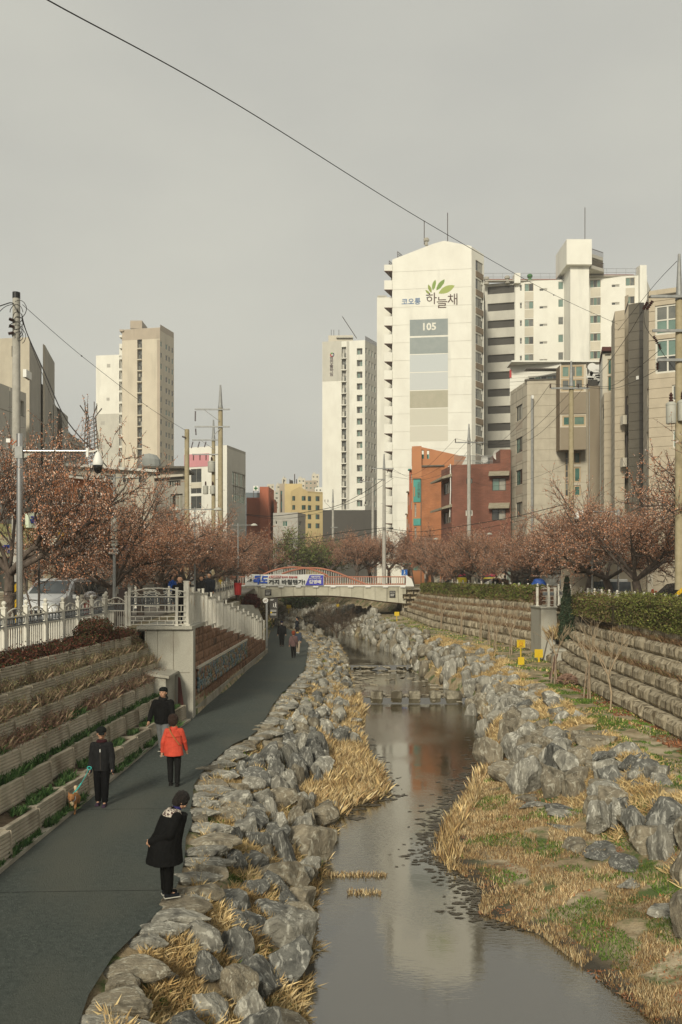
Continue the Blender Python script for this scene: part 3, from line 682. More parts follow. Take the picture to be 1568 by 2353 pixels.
def brickmat(n,a,b,mortar,bw=.24,bh=.075):
 m=bpy.data.materials.new(n);m.use_nodes=True;t=m.node_tree;p=t.nodes['Principled BSDF'];N=t.nodes.new;K=t.links.new
 g=N('ShaderNodeNewGeometry');sp=N('ShaderNodeSeparateXYZ');K(g.outputs['Position'],sp.inputs[0])
 ad=N('ShaderNodeMath');ad.operation='ADD';K(sp.outputs[0],ad.inputs[0]);K(sp.outputs[1],ad.inputs[1])
 cb=N('ShaderNodeCombineXYZ');K(ad.outputs[0],cb.inputs[0]);K(sp.outputs[2],cb.inputs[1])
 br=N('ShaderNodeTexBrick');K(cb.outputs[0],br.inputs['Vector']);br.inputs['Scale'].default_value=1;br.inputs['Brick Width'].default_value=bw;br.inputs['Row Height'].default_value=bh
 br.inputs['Mortar Size'].default_value=.008;br.inputs['Color1'].default_value=a+(1,);br.inputs['Color2'].default_value=b+(1,);br.inputs['Mortar'].default_value=mortar+(1,)
 n1=N('ShaderNodeTexNoise');n1 .inputs['Scale'].default_value=.8;n1 .inputs['Detail'].default_value=8;K(g.outputs['Position'],n1 .inputs['Vector'])
 r=N('ShaderNodeMapRange');r.inputs['To Min'].default_value=.55;r.inputs['To Max'].default_value=1.4;K(n1 .outputs['Fac'],r.inputs['Value'])
 h=N('ShaderNodeHueSaturation');K(br.outputs['Color'],h.inputs['Color']);K(r.outputs[0],h.inputs['Value']);K(h.outputs[0],p.inputs['Base Color'])
 p.inputs['Roughness'].default_value=.9;MAT[n]=m;return m
W['brick']=brickmat('dark_red_brick',(.18,.06,.036),(.24,.085,.052),(.19,.12,.09))
W['obrick']=brickmat('orange_brick',(.36,.125,.045),(.43,.165,.065),(.30,.15,.08))
G={'green':mat('glass_green',(.10,.17,.14),(.16,.25,.20),scale=.9,rough=.12,spec=.8),'dark':mat('glass_dark',(.025,.028,.026),(.06,.06,.052),scale=1.1,rough=.1,spec=.7),'grey':mat('glass_grey',(.09,.10,.09),(.17,.17,.145),scale=1.3,rough=.15,spec=.7),'curt':mat('glass_curtain',(.26,.25,.2),(.36,.34,.28),scale=2,rough=.25,spec=.6),'teal':mat('glass_teal',(.03,.10,.085),(.07,.17,.14),scale=1,rough=.1,spec=.8)}
FR={'white':mat('frame_white',(.62,.60,.52)),'beige':mat('frame_beige',(.46,.36,.23)),'dark':mat('frame_dark',(.07,.065,.055)),'grey':mat('frame_grey',(.28,.27,.24),metal=.3)}
M_black=mat('black_paint',(.012,.012,.012),rough=.5);M_red=mat('red_paint',(.45,.03,.03),rough=.5);M_blue=mat('blue_paint',(.03,.06,.32),rough=.5);M_wht=mat('white_enamel',(.75,.74,.69),rough=.45)
_wc={}
def winmesh(w,h,frame,cols,rows,glasses,t=.06,depth=.08,sill=None):
 key=(round(w,2),round(h,2),frame,cols,rows,tuple(glasses),t,sill)
 if key in _wc:return _wc[key]
 b=MB();mats=[FR[frame]]+[G[g]for g in glasses]
 tf=min(t,w*.2,h*.2)
 b.box(0,-.0,0,w,depth,tf);b.box(0,0,h-tf,w,depth,h);b.box(0,0,tf,tf,depth,h-tf);b.box(w-tf,0,tf,w,depth,h-tf)
 cw=(w-2*tf)/cols;rh=(h-2*tf)/rows
 for i in range(1,cols):b.box(tf+i*cw-tf*.4,.01,tf,tf+i*cw+tf*.4,depth-.01,h-tf)
 for j in range(1,rows):b.box(tf,.013,tf+j*rh-tf*.35,w-tf,depth-.013,tf+j*rh+tf*.35)
 n=0
 for i in range(cols):
  for j in range(rows):
   b.mi=1+(n*7+n//2)%len(glasses);n+=1;y=depth*.5+.008*(i%2)
   b.quad((tf+i*cw,y,tf+j*rh),(tf+(i+1)*cw,y,tf+j*rh),(tf+(i+1)*cw,y,tf+(j+1)*rh),(tf+i*cw,y,tf+(j+1)*rh))
 b.mi=0
 if sill:b.box(-.08,-.12,-.07,w+.08,0,0)
 _wc[key]=b.mesh('window',mats);return _wc[key]
class Face:
 """vertical wall plane from A (seen left) to B (seen right); s runs along it in metres"""
 def __init__(s,bld,A,B,z0,z1,m,rec=.18,grooves=None,gd=.03,part='wall'):
  s.b=bld;s.A=Vector((xx(*A),A[1]));s.B=Vector((xx(*B),B[1]));s.L=(s.B-s.A).length;s.d=(s.B-s.A)/s.L
  s.n=Vector((-s.d.y,s.d.x));s.z0,s.z1,s.m=z0,z1,m;s.rec=rec;s.ops=[];s.gr=grooves or([],[]);s.gd=gd;s.part=part
  s.ang=math.atan2(s.d.y,s.d.x)
 def s_of(s,u):
  k=(u-784)/2000;t=(k*s.A.y-s.A.x)/((s.B.x-s.A.x)-k*(s.B.y-s.A.y));return t*s.L
 def y_of(s,u):return(s.A+s.d*s.s_of(u)).y
 def z_of(s,u,v):return zz(v,s.y_of(u))
 def P(s,a,z,o=0):q=s.A+s.d*a+s.n*o;return Vector((q.x,q.y,z))
 def op(s,u0,v0,u1,v1,frame='white',cols=2,rows=1,g=('green','grey'),t=.06,sill=None,name='window',zr_=None):
  a0,a1=s.s_of(u0),s.s_of(u1);um=(u0+u1)/2
  zt_,zb=(s.z_of(um,v0),s.z_of(um,v1))if zr_ is None else zr_
  s.ops.append((a0,a1,zb,zt_,frame,cols,rows,g,t,sill,name))
  return(zt_,zb)
 def rows(s,u0,v0,u1,v1,pitch,n,rnd_g=None,**k):
  um=(u0+u1)/2;Yd=s.y_of(um);dz=pitch*Yd/2000;zt_,zb=zz(v0,Yd),zz(v1,Yd)
  for i in range(n):
   kk=dict(k)
   if rnd_g:kk['g']=random.choice(rnd_g)
   s.op(u0,0,u1,0,zr_=(zt_-i*dz,zb-i*dz),**kk)
  return s
 def done(s):
  b=MB();EPS=1e-4
  ss={0,s.L};zs2={s.z0,s.z1}
  for o in s.ops:ss|={max(0,o[0]),min(s.L,o[1])};zs2|={max(s.z0,o[2]),min(s.z1,o[3])}
  GS=[(g-.02,g+.02)for g in s.gr[0]if.05<g<s.L-.05];GZ=[(g-.02,g+.02)for g in s.gr[1]if s.z0+.05<g<s.z1-.05]
  for g in GS:ss|=set(g)
  for g in GZ:zs2|=set(g)
  ss=sorted(ss);zs2=sorted(zs2)
  def isg(x,gs):return any(a-EPS<=x<=c+EPS for a,c in gs)
  for i in range(len(ss)-1):
   if ss[i+1]-ss[i]<EPS:continue
   cs=(ss[i]+ss[i+1])/2;gs_=isg(cs,GS)
   for j in range(len(zs2)-1):
    if zs2[j+1]-zs2[j]<EPS:continue
    cz=(zs2[j]+zs2[j+1])/2
    if any(o[0]<cs<o[1]and o[2]<cz<o[3]for o in s.ops):continue
    gz_=isg(cz,GZ);dpt=s.gd if(gs_ or gz_)else 0
    b.quad(s.P(ss[i],zs2[j],dpt),s.P(ss[i+1],zs2[j],dpt),s.P(ss[i+1],zs2[j+1],dpt),s.P(ss[i],zs2[j+1],dpt))
    if gz_ and not gs_:
     b.quad(s.P(ss[i],zs2[j+1],dpt),s.P(ss[i+1],zs2[j+1],dpt),s.P(ss[i+1],zs2[j+1],0),s.P(ss[i],zs2[j+1],0))
     b.quad(s.P(ss[i],zs2[j],0),s.P(ss[i+1],zs2[j],0),s.P(ss[i+1],zs2[j],dpt),s.P(ss[i],zs2[j],dpt))
  r=s.rec
  for(a0,a1,zb,zt_,*_r)in s.ops:
   a0,a1=max(0,a0),min(s.L,a1)
   b.quad(s.P(a0,zb,0),s.P(a1,zb,0),s.P(a1,zb,r),s.P(a0,zb,r));b.quad(s.P(a0,zt_,r),s.P(a1,zt_,r),s.P(a1,zt_,0),s.P(a0,zt_,0))
   b.quad(s.P(a0,zb,r),s.P(a0,zt_,r),s.P(a0,zt_,0),s.P(a0,zb,0));b.quad(s.P(a1,zb,0),s.P(a1,zt_,0),s.P(a1,zt_,r),s.P(a1,zb,r))
  o=b.build(s.part,s.m,s.b.root);o.location=-s.b.root.location
  for(a0,a1,zb,zt_,frame,cols,rows,g,t,sill,nm)in s.ops:
   p=s.P(a0,zb,max(.02,r-.1))-s.b.root.location
   link(nm,winmesh(a1-a0,zt_-zb,frame,cols,rows,g,t,sill=sill),s.b.root,p,(0,0,s.ang))
  return s
 def slab(s,u0,v0,u1,v1,m,out=.02,name='panel',into=0):
  a0,a1=s.s_of(u0),s.s_of(u1);um=(u0+u1)/2;zt_,zb=s.z_of(um,v0),s.z_of(um,v1)
  b=MB();b.obox(s.P(a0,zb,-out),s.P(a1,zb)-s.P(a0,zb),Vector((s.n.x,s.n.y,0))*(out+into-.002 if into else out-.002),(0,0,zt_-zb))
  return s.b.part(b,name,m)
 def lettering(s,txt,u,v,hpx,m,sx=1,name='lettering',bold=0,out=.03,vertical=False,ext=.02):
  a=s.s_of(u);Yd=s.y_of(u);size=hpx*Yd/2000*1.15;z=zz(v,Yd)
  body='\n'.join(txt)if vertical else txt
  return text(body,size,m,s.b.root,s.P(a,z,-out)-s.b.root.location,(PI/2,0,s.ang),name,ext,sx=sx,bold=bold)
class Bld:
 def __init__(s,name,label,u,Y,z0=0,cat='building',group=None):
  s.root=thing(name,label,cat,(xx(u,Y),Y,z0),group=group);s.z0=z0
 def face(s,*a,**k):return Face(s,*a,**k)
 def part(s,mb,name,m,smooth=0):
  o=mb.build(name,m,s.root,smooth);o.location=-s.root.location;return o
 def body(s,pts,z0,z1,m,inset=.3,name='core'):
  P=[Vector((xx(u,Y),Y))for u,Y in pts];c=sum(P,Vector((0,0)))/len(P)
  Q=[p+(c-p).normalized()*inset*1.4 for p in P]
  return s.part(MB().prism([(q.x,q.y,z0)for q in Q],(0,0,z1-z0-.02)),name,m)
 def block(s,u0,u1,Y,D,v0,v1,m,name='wing',z=None):
  zt_,zb=(zz(v0,Y),zz(v1,Y))if z is None else z
  return s.part(MB().box(xx(u0,Y),Y,zb,xx(u1,Y),Y+D,zt_),name,m)
 def pole(s,u,v0,v1,Y,r,m,name='mast'):
  return s.part(MB().tube([(xx(u,Y),Y,zz(v1,Y)),(xx(u,Y),Y,zz(v0,Y))],r,5),name,m)
M_steel=mat('galvanised_steel',(.24,.245,.235),(.32,.32,.305),scale=5,rough=.55,metal=.25)
M_rust=mat('dark_steel',(.10,.085,.075),rough=.6,metal=.3)
b=Bld('apartment_tower','tall white apartment tower with gable end, green leaf emblem and number panel 105',990,143,.8)
ze=zz(600,143)
f=b.face((901.9,143.6),(1084,142),.8,ze,W['white'],grooves=([],[ze-1.6-2.93*i for i in range(15)]),gd=.05)
for v0,v1,m in((733.5,771,mat('panel_slate',(.25,.285,.285),(.29,.32,.315),scale=1)),(775,812.5,mat('panel_slate2',(.28,.315,.31),(.32,.35,.34),scale=1)),(814.5,854,mat('panel_pale_blue',(.53,.56,.56))),(856,895.5,mat('panel_pale_blue2',(.55,.57,.56))),(897.5,937,mat('panel_khaki',(.40,.38,.29),(.44,.41,.32),scale=1)),(939,977,mat('panel_bone',(.58,.56,.47))),(979,1014,mat('panel_bone2',(.61,.585,.50)))):
 f.slab(942.2,v0,1029.7,v1,m,.015,'painted_panel')
f.done()
f.lettering('105',986,751.5,20,W['white'],bold=.05,out=.04)
f.lettering('코오롱',945,694,14,mat('letter_blue',(.10,.19,.36)),out=.03,bold=.01)
LT=mat('letter_brown',(.09,.055,.045));f.lettering('하',991.5,688,25,LT,out=.03,bold=.0);f.lettering('늘',1016,697,25,LT,out=.03,bold=.0);f.lettering('채',1041,690,25,LT,out=.03,bold=.0)
def leaf(p0,p1,wd,m):
 (ax_,ay_),(bx_,by_)=zt(*p0),zt(*p1);A_=f.P(f.s_of(ax_),f.z_of(ax_,ay_),-.03);B_=f.P(f.s_of(bx_),f.z_of(bx_,by_),-.03);d=B_-A_;q=Vector((-d.z,0,d.x)).normalized()*d.length*wd
 pts=[A_+d*(i/8)+q*math.sin(PI*i/8)**.8 for i in range(9)]+[A_+d*(i/8)-q*math.sin(PI*i/8)**.8 for i in range(7,0,-1)]
 b.part(MB().prism(pts,(0,.02,0)),'emblem_leaf',m)
LG=[mat('leaf_lime',(.36,.42,.13)),mat('leaf_green',(.20,.30,.08)),mat('leaf_green2',(.25,.35,.10)),mat('leaf_olive',(.27,.32,.09)),mat('leaf_blue',(.15,.22,.26))]
leaf((800,858),(1002,760),.19,LG[0]);leaf((773,820),(877,683),.17,LG[1]);leaf((728,820),(760,688),.17,LG[2]);leaf((711,850),(671,748),.17,LG[3]);leaf((692,872),(637,816),.17,LG[3])
leaf((688,884),(638,880),.14,LG[4]);leaf((692,902),(642,916),.14,LG[4])
gp=[(f.P(0,ze)),(f.P(f.L,ze)),f.P(f.L,f.z_of(1084,565.5)),f.P(f.s_of(1021),f.z_of(1021,553)),f.P(f.s_of(996),f.z_of(996,560)),f.P(0,f.z_of(902,596.6))]
b.part(MB().prism(gp,(.3,9,0)),'gable',W['white'])
c2=b.face((1084,142),(1112.5,145.6),.8,zz(567,142),W['white'])
c2 .rows(*zt(1265,462),*[*zt(1357,592)],41.9,12,rnd_g=[('dark','grey'),('dark','curt'),('grey','dark')],cols=3,frame='grey',name='window')
c2 .rows(1107.2,640,1110.8,655,41.9,11,cols=1,g=('dark',),frame='grey')
c2 .done()
for k in range(12):
 u0,v0=zt(1266,600);u1,v1=zt(1356,672);c2 .slab(u0,v0+41.9*k,u1,v1+41.9*k,W['brown'],.12,'balcony_panel',into=.01)
b.body([(901.9,143.6),(1084,142),(1112.5,145.6),(1118,165),(903,166)],.8,ze,W['char'])
fw=b.face((866.6,147.6),(903.5,147.4),.8,zz(683,147.5),W['white'],grooves=([],[]));fw.done()
b.body([(866.6,147.6),(903,147.5),(903,160),(869,160)],.8,zz(683,147.5),W['white'],inset=.2)
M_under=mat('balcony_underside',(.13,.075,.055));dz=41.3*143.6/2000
for k in range(16):
 zb=zz(624 if k==0 else 667+41.3*(k-1),143.5)
 if zb<3:break
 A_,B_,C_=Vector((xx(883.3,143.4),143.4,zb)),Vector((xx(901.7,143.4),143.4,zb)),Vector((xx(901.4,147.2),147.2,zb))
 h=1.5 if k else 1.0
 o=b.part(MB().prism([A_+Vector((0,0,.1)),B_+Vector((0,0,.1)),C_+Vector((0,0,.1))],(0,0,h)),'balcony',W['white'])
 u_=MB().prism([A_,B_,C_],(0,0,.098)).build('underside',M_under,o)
for u,v0,v1 in((975.3,507,562),(1029,489,556)):b.pole(u,v0,v1,147,.07,M_rust,'antenna')
u,v=zt(648,240);b.part(MB().lathe([(.3,0),(.3,.35),(.22,.4),(.22,.6),(.45,.7),(.5,1.0),(.35,1.2),(0,1.3)],(xx(u,146),146,zz(v+3,146)),10),'roof_vent',W['conc'])
for(x0,y0,x1,y1)in((285,335,345,385),(180,450,220,490)):
 (u0,v0),(u1,v1)=zt(x0,y0),zt(x1,y1);mb=MB()
 P0,P1=Vector((xx(u0,144),144,zz(v0,144))),Vector((xx(u1,146),146,zz(v1,146)))
 for o_ in(0,-.4,-.8):mb.tube([P0+Vector((0,0,o_)),P1+Vector((0,0,o_*.6))],.06,4)
 mb.tube([P0,P0-Vector((0,0,2.4))],.06,4);b.part(mb,'roof_railing',M_rust)
b.block(868,889,148,3,679,682,W['greyw'],'roof_beam');b.block(868,870,148,.6,682,690,W['greyw'],'roof_post');b.block(886,889,148,.6,682,690,W['greyw'],'roof_post')
b=Bld('apartment_block','long white apartment block with lift tower and red tiled roof edge behind the leaf tower',1300,163,.8)
zt0=zz(648,165)
f=b.face((1112.5,166.4),(1184.5,165),.8,zt0,W['greyw'],rec=.6)
u0,v0=z3(347,538);u1,v1=z3(515,587);f.rows(u0,v0,u1,v1,39.4,13,cols=4,g=('dark','grey','dark'),frame='grey',t=.05,rnd_g=[('dark','grey','dark'),('dark','dark','grey'),('grey','dark','dark')]);f.done()
f=b.face((1184.5,165),(1312,163.4),.8,zt0,W['white'])
zf0=lambda x,y:z3(x,y)
def zcol(face,x0,y0,x1,y1,pitch,n,**k):
 (a,c),(d,e)=z3(x0,y0),z3(x1,y1);face.rows(a,c,d,e,pitch,n,**k)
gg=[('green','grey'),('green','dark'),('dark','green'),('curt','green')]
zcol(f,579,525,635,572,40.6,6,cols=2,rnd_g=gg,frame='beige');zcol(f,672,555,722,570,40.6,6,cols=2,g=('dark','curt'));zcol(f,790,512,822,560,40.6,6,cols=1,rnd_g=[('green',),('grey',)]);zcol(f,828,512,865,562,40.6,6,cols=2,rnd_g=gg,frame='beige')
zcol(f,549,533,563,570,40.6,6,cols=1,rows=2,g=('grey','dark'))
f.done()
for k in range(5):
 for x0,x1 in((579,635),(828,865)):
  (a,c),(d,e)=z3(x0,576),z3(x1,630);f.slab(a,c+40.6*k,d,e+40.6*k,W['cream'],.03,'spandrel_panel')
f=b.face((1353.5,162.9),(1487,161.2),.8,zt0,W['white'])
zcol(f,990,500,1057,548,41,6,cols=3,rnd_g=[('green','dark','green'),('grey','green','dark')],frame='beige');zcol(f,1125,530,1175,546,41,6,cols=2,g=('dark','curt'));zcol(f,1213,487,1270,537,41.5,6,cols=2,rnd_g=gg,frame='beige');f.done()
for k in range(5):
 for x0,x1 in((992,1055),(1213,1270)):
  (a,c),(d,e)=z3(x0,552),z3(x1,606);f.slab(a,c+41*k,d,e+41*k,W['cream'],.03,'spandrel_panel')
f=b.face((1487,161.2),(1509,176),.8,zt0-1,W['white']);f.done()
b.block(1311,1354,159,6,607,1000,W['white'],'lift_tower');b.block(1302.5,1360.5,158,8,549.5,607.5,W['white'],'lift_machine_room')
for(u0,v0,u1,v1)in((1358,580,1386,590),(1358,608,1388,616)):
 P0=Vector((xx(u0,159),159,zz(v1,159)));
 b.part(MB().prism([P0,(xx(u1,161),161,zz(v1,159)),(xx(u1,166),166,zz(v1,159)),(P0 .x,166,P0 .z)],(0,0,.6)),'landing',W['greyw'])
 mb=MB();A_=Vector((xx(u0+2,159),159.1,P0 .z));B_=Vector((xx(u1,161),161,P0 .z))
 for i in range(14):q=A_.lerp(B_,i/13);mb.tube([q,q+Vector((0,0,1.5))],.04,3)
 mb.tube([A_+Vector((0,0,1.5)),B_+Vector((0,0,1.5))],.06,4);b.part(mb,'landing_railing',M_rust)
b.body([(1112.5,166.4),(1184.5,165),(1312,163.4),(1353.5,162.9),(1487,161.2),(1509,176),(1113,180)],.8,zt0,W['char'],inset=.6)
M_tile=mat('roof_tile',(.21,.065,.045),(.30,.11,.08),scale=3)
for(u0,u1,Y)in((1114,1312,165),(1354,1470,162.5)):
 mb=MB();x0,x1=xx(u0,Y),xx(u1,Y-1);n=int((x1-x0)/.45)
 for i in range(n):mb.obox((x0+i*.45,Y+.3,zt0+.25),(.42,0,0),(0,2,1.0),(0,0,.12))
 b.part(mb,'roof_tiles',M_tile);b.part(MB().box(x0,Y-.55,zt0,x1,Y+.4,zt0+.24),'eaves',W['conc'])
 mb=MB();n=int((x1-x0)/1.8)
 for i in range(n+1):mb.tube([(x0+i*1.8,Y+1,zt0+.5),(x0+i*1.8,Y+1,zt0+2.0)],.03,3)
 for h in(1.3,2.0):mb.tube([(x0,Y+1,zt0+h),(x1,Y+1,zt0+h)],.03,3)
 b.part(mb,'roof_railing',M_steel)
for x,y,m in((340,498,W['conc']),(470,492,W['conc']),(612,482,mat('vent_green',(.06,.16,.06))),(800,466,M_steel),(832,464,M_steel),(1296,436,W['conc'])):
 u,v=z3(x,y);b.part(MB().lathe([(.5,0),(.5,.5),(.28,.6),(.28,.8),(.5,.9),(.52,1.25),(.35,1.45),(0,1.5)],(xx(u,165),165,zz(v+12,165)),10),'roof_vent',m)
u0,v0=z3(516,458);u1,v1=z3(553,520);b.block(u0,u1,164,2,v0,v1,W['white'],'chimney');u0,v0=z3(1303,408);u1,v1=z3(1345,700);b.block(u0,u1,160.5,2,v0,v1,W['white'],'chimney')
b.pole(1344.5,477,552,162,.07,M_rust,'antenna')
b=Bld('apartment_tower','slim pale grey apartment tower with a recessed balcony strip and vertical dark lettering',800,208,.9)
ztp=zz(784,208)
f=b.face((741,209),(839.3,207),.9,ztp,W['white'],rec=.8)
u0,v0=z2(733,216);u1,v1=z2(762,284);f.rows(u0,v0,u1,v1,26.85,14,frame='dark',cols=2,rows=2,rnd_g=[('dark','grey','curt'),('grey','curt','dark')],t=.08)
u0,v0=z2(828,224);u1,v1=z2(863,264);f.rows(u0,v0,u1,v1,26.85,14,frame='white',cols=2,rnd_g=gg,t=.08);f.done()
for k in range(14):
 u0,v0=z2(731,286);u1,v1=z2(763,291);f.slab(u0,v0+26.85*k,u1,v1+26.85*k,W['white'],.35,'ledge',into=.2)
 u0,v0=z2(738,255);u1,v1=z2(750,284);f.slab(u0,v0+26.85*k,u1,v1+26.85*k,W['greyw'],.05,'air_conditioner',into=.5)
f.slab(741.3,784.3,785,876,W['greyw'],.02,'painted_panel');f.slab(797,784.3,803,1170,W['greyw'],.02,'painted_panel')
f.lettering('삼전솔하임',762.3,841.5,8.3,mat('letter_grey',(.10,.075,.085)),vertical=True,out=.06,bold=.02)
lu,lv=z2(674,266);c_=f.P(f.s_of(lu),f.z_of(lu,lv),-.06)
for i,m in enumerate((M_red,mat('logo_navy',(.04,.06,.14)),mat('logo_green',(.15,.35,.08)))):
 mb=MB();a0=[PI*.85,-PI*.45,PI*.4][i];a1=[PI*1.6,PI*.38,PI*.82][i]
 mb.tube([c_+Vector((math.cos(a0+(a1-a0)*j/6)*.42,0,math.sin(a0+(a1-a0)*j/6)*.42))for j in range(7)],.13,5);b.part(mb,'emblem_arc',m)
f2=b.face((839.3,207),(867.5,213.2),.9,ztp,W['greyw'])
for x0,x1 in((882,893),(903,912),(921,930),(938,948)):
 u0,v0=z2(x0,228);u1,v1=z2(x1,262);v0=1325-(zz(801.5,208)-1.9)*2000/f2 .y_of(u0);v1=v0+13;f2 .rows(u0,v0,u1,v1,26.85*207/f2 .y_of(u0),14,cols=1,rnd_g=[('green',),('grey',),('dark',)])
f2 .done()
b.body([(741,209),(839.3,207),(867.5,213.2),(866,226),(745,226)],.9,ztp,W['char'],inset=.8)
b.block(736,867.5,204,16,1172.5,1335,W['char'],'podium',z=(zz(1172,204),.9))
u0,v0=z2(650,136);u1,v1=z2(805,182);b.block(u0,u1,211,8,v0+3,v1,W['cream'],'roof_plant_room');u0,v0=z2(700,150);b.block(u0,u1,210.4,2,v0,v0+3,W['greyw'],'roof_canopy')
for x in(668,684,716):u,v=z2(x,108);b.pole(u,v,v+22,212,.06,M_rust,'antenna')
mb=MB();mb.tube([(xx(787,209),209,ztp+6.2),(xx(820,211),211,ztp+1.5)],.12,4);b.part(mb,'roof_crane',M_rust)
mb=MB()
for i in range(30):mb.tube([(xx(840+i*.9,207+i*.2),207+i*.2,ztp),(xx(840+i*.9,207+i*.2),207+i*.2,ztp+.9)],.04,3)
mb.tube([(xx(840,207),207,ztp+.9),(xx(866.5,213),213,ztp+.9)],.05,3);b.part(mb,'roof_railing',M_rust)
b=Bld('apartment_tower','beige tiled apartment tower with one column of stair windows, standing alone',330,217,.9)
ztp=zz(755,217)
f=b.face((281,218),(368,216),.9,ztp,W['beige'],rec=.7,grooves=([1.7,8.8],[]),gd=.02)
u0,v0=z1(862,398);u1,v1=z1(892,458);f.rows(u0,v0,u1,v1,25.55,14,frame='dark',cols=2,rows=2,rnd_g=[('dark','grey','dark','curt'),('grey','dark')],t=.1);f.done()
for k in range(14):u0,v0=z1(862,459);u1,v1=z1(892,465);f.slab(u0,v0+25.55*k,u1,v1+25.55*k,W['cream'],.3,'ledge',into=.2)
f.slab(281.3,755.3,367.7,780,W['tan'],.03,'parapet_band');f.slab(361.5,781,367.7,1110,W['tan'],.03,'corner_band')
f2=b.face((368,216),(400,223.5),.9,ztp,W['beige'])
for x0,x1 in((1007,1018),(1040,1052),(1058,1068),(1078,1089)):
 u0,v0=z1(x0,415);u1,v1=z1(x1,450);v0=1325-(zz(784,216)-1.9)*2000/f2 .y_of(u0);f2 .rows(u0,v0,u1,v0+12,25.55*216/f2 .y_of(u0),13,cols=1,rnd_g=[('green',),('grey',),('dark',)])
f2 .done()
f2 .slab(368.4,755,399.5,768,W['tan'],.03,'parapet_band')
b.body([(281,218),(368,216),(400,223.5),(392,240),(285,240)],.9,ztp,W['char'],inset=.9)
f3=b.face((221,225),(274.5,224),.9,zz(816,224.5),W['white']);f3 .done()
b.body([(221,225),(282,224),(282,240),(226,240)],.9,zz(816,224.5),W['greyw'],inset=.4,name='core')
f3 .slab(221.3,951,274.2,1110,W['greyw'],.02,'painted_panel')
for x0,y0,x1,y1 in((672,558,693,580),(670,770,688,788),(633,918,658,940),(632,1067,658,1088)):(u0,v0),(u1,v1)=z1(x0,y0),z1(x1,y1);f3 .slab(u0,v0,u1,v1,W['grey'],.05,'vent_cover')
f4=b.face((274.5,226),(281.2,226),.9,zz(790,226),W['white'],rec=.6);f4 .rows(276,830,281,848,25.4,11,cols=1,g=('dark',),frame='dark');f4 .done()
for k in range(13):b.block(274.6,280.8,223,2,820+25.4*k-25*2,825+25.4*k-25*2,W['white'],'balcony')
u0,v0=z1(818,286);u1,v1=z1(892,336);b.block(u0,u1,219,6,v0,v1,W['tan'],'roof_plant_room');u0,v0=z1(757,330);b.block(275,284,217.5,3,757,761,W['tan'],'roof_canopy')
b=Bld('office_building','white low building with a pink upper sign and dark windows behind the utility poles',500,109,.9)
ztp=zz(1032,109)
f=b.face((424,110.4),(522,108),.9,ztp,W['white'])
for x0,y0,x1,y1,c,g_ in((250,1472,418,1685,2,('dark',)),(250,1778,418,1860,2,('dark',))):f.op(*zp(x0,y0),*zp(x1,y1),cols=c,g=g_,frame='grey')
f.op(*zp(250,1900),*zp(418,2100),cols=2,g=('dark',),frame='grey')
f.done();f.slab(*zp(150,1240),*zp(538,1442),W['pink'],.05,'sign_panel');f.slab(*zp(245,1688),*zp(420,1775),W['cream'],.04,'spandrel_panel')
f2=b.face((522,108),(564.8,114),.9,ztp,W['greyw'])
f2 .op(*zp(900,1540),*zp(1104,1745),cols=6,rows=1,g=('green','curt','grey'),frame='grey');f2 .op(*zp(900,1752),*zp(1104,2010),cols=6,rows=2,g=('green','grey','curt'),frame='grey');f2 .done()
b.body([(424,110.4),(522,108),(564.8,114),(560,128),(430,128)],.9,ztp,W['char'],inset=.5)
mb=MB();mb.obox(f2 .P(0,ztp,0),f2 .P(f2 .L,ztp)-f2 .P(0,ztp),(-.3,.3,0),(0,0,.35));b.part(mb,'coping',W['conc'])
mb=MB();mb.obox(f.P(0,ztp,0),f.P(f.L,ztp)-f.P(0,ztp),(0,.4,0),(0,0,.35));b.part(mb,'coping',W['white'])
b=Bld('brick_building','plain terracotta red building with a taller stair block, below the green cross sign',600,130,.9)
b.block(567,622,131,12,1143.5,1340,W['redp'],'wall',z=(zz(1143.5,131),.9));b.block(597,617.5,129.5,8,1118.5,1340,W['redp'],'stair_block',z=(zz(1118.5,129.5),.9))
f=b.face((617.5,129.5),(630,135),.9,zz(1118.5,129.5),W['redp']);u0,v0=zs_(388,455);f.op(u0,v0,*zs_(396,492),cols=1,g=('dark',));f.done()
f=b.face((630,131),(637,136),.9,zz(1147,131),W['redp']);f.op(*zs_(432,570),*zs_(442,610),cols=1,g=('curt',));f.done()
b=Bld('shop_sign','white square sign with a green cross on a rooftop frame',588,142,zz(1143,142),cat='sign')
b.block(582.3,594.2,142,.5,1116.5,1127.6,M_wht,'panel');
for(x0,x1,y0,y1)in((586.9,589.6,1117.8,1126.4),(584.1,592.5,1120.8,1123.4)):b.part(MB().box(xx(x0,142),141.93,zz(y1,142),xx(x1,142),141.99-(.03 if x0<585 else 0),zz(y0,142)),'cross_bar',mat('cross_green',(.03,.20,.07)))
for u in(583,593.5):b.pole(u,1127,1143,142.3,.06,M_rust,'post')
b=Bld('rooftop_hut','small blue-grey hut with a dish under the green cross sign',580,143,.9,cat='building');b.block(564,596,144,6,1132,1340,wallmat('bluegrey_paint',(.16,.19,.21)),'wall',z=(zz(1132,144),.9))
b=Bld('office_building','yellow building with teal windows, a small gable and a brown striped stair tower',690,150,.9)
f=b.face((654.4,150),(694.7,150),.9,zz(1111.5,150),W['yellow']);f.done()
fb=b.face((642.4,151),(654.3,150.2),.9,zz(1111,150.5),W['tan']);fb.op(*zs_(490,465),*zs_(512,712),cols=1,rows=6,g=('dark','teal'),frame='dark');fb.done()
f=b.face((668.5,148),(706.8,147.5),.9,zz(1129,148),W['yellow2'])
for(x0,x1,n)in((627,660,2),(735,780,3)):
 u0,v0=zs_(x0,526);u1,v1=zs_(x1,580);f.rows(u0,v0,u1,v1,20.8,n,frame='dark',cols=2,g=('teal','dark'))
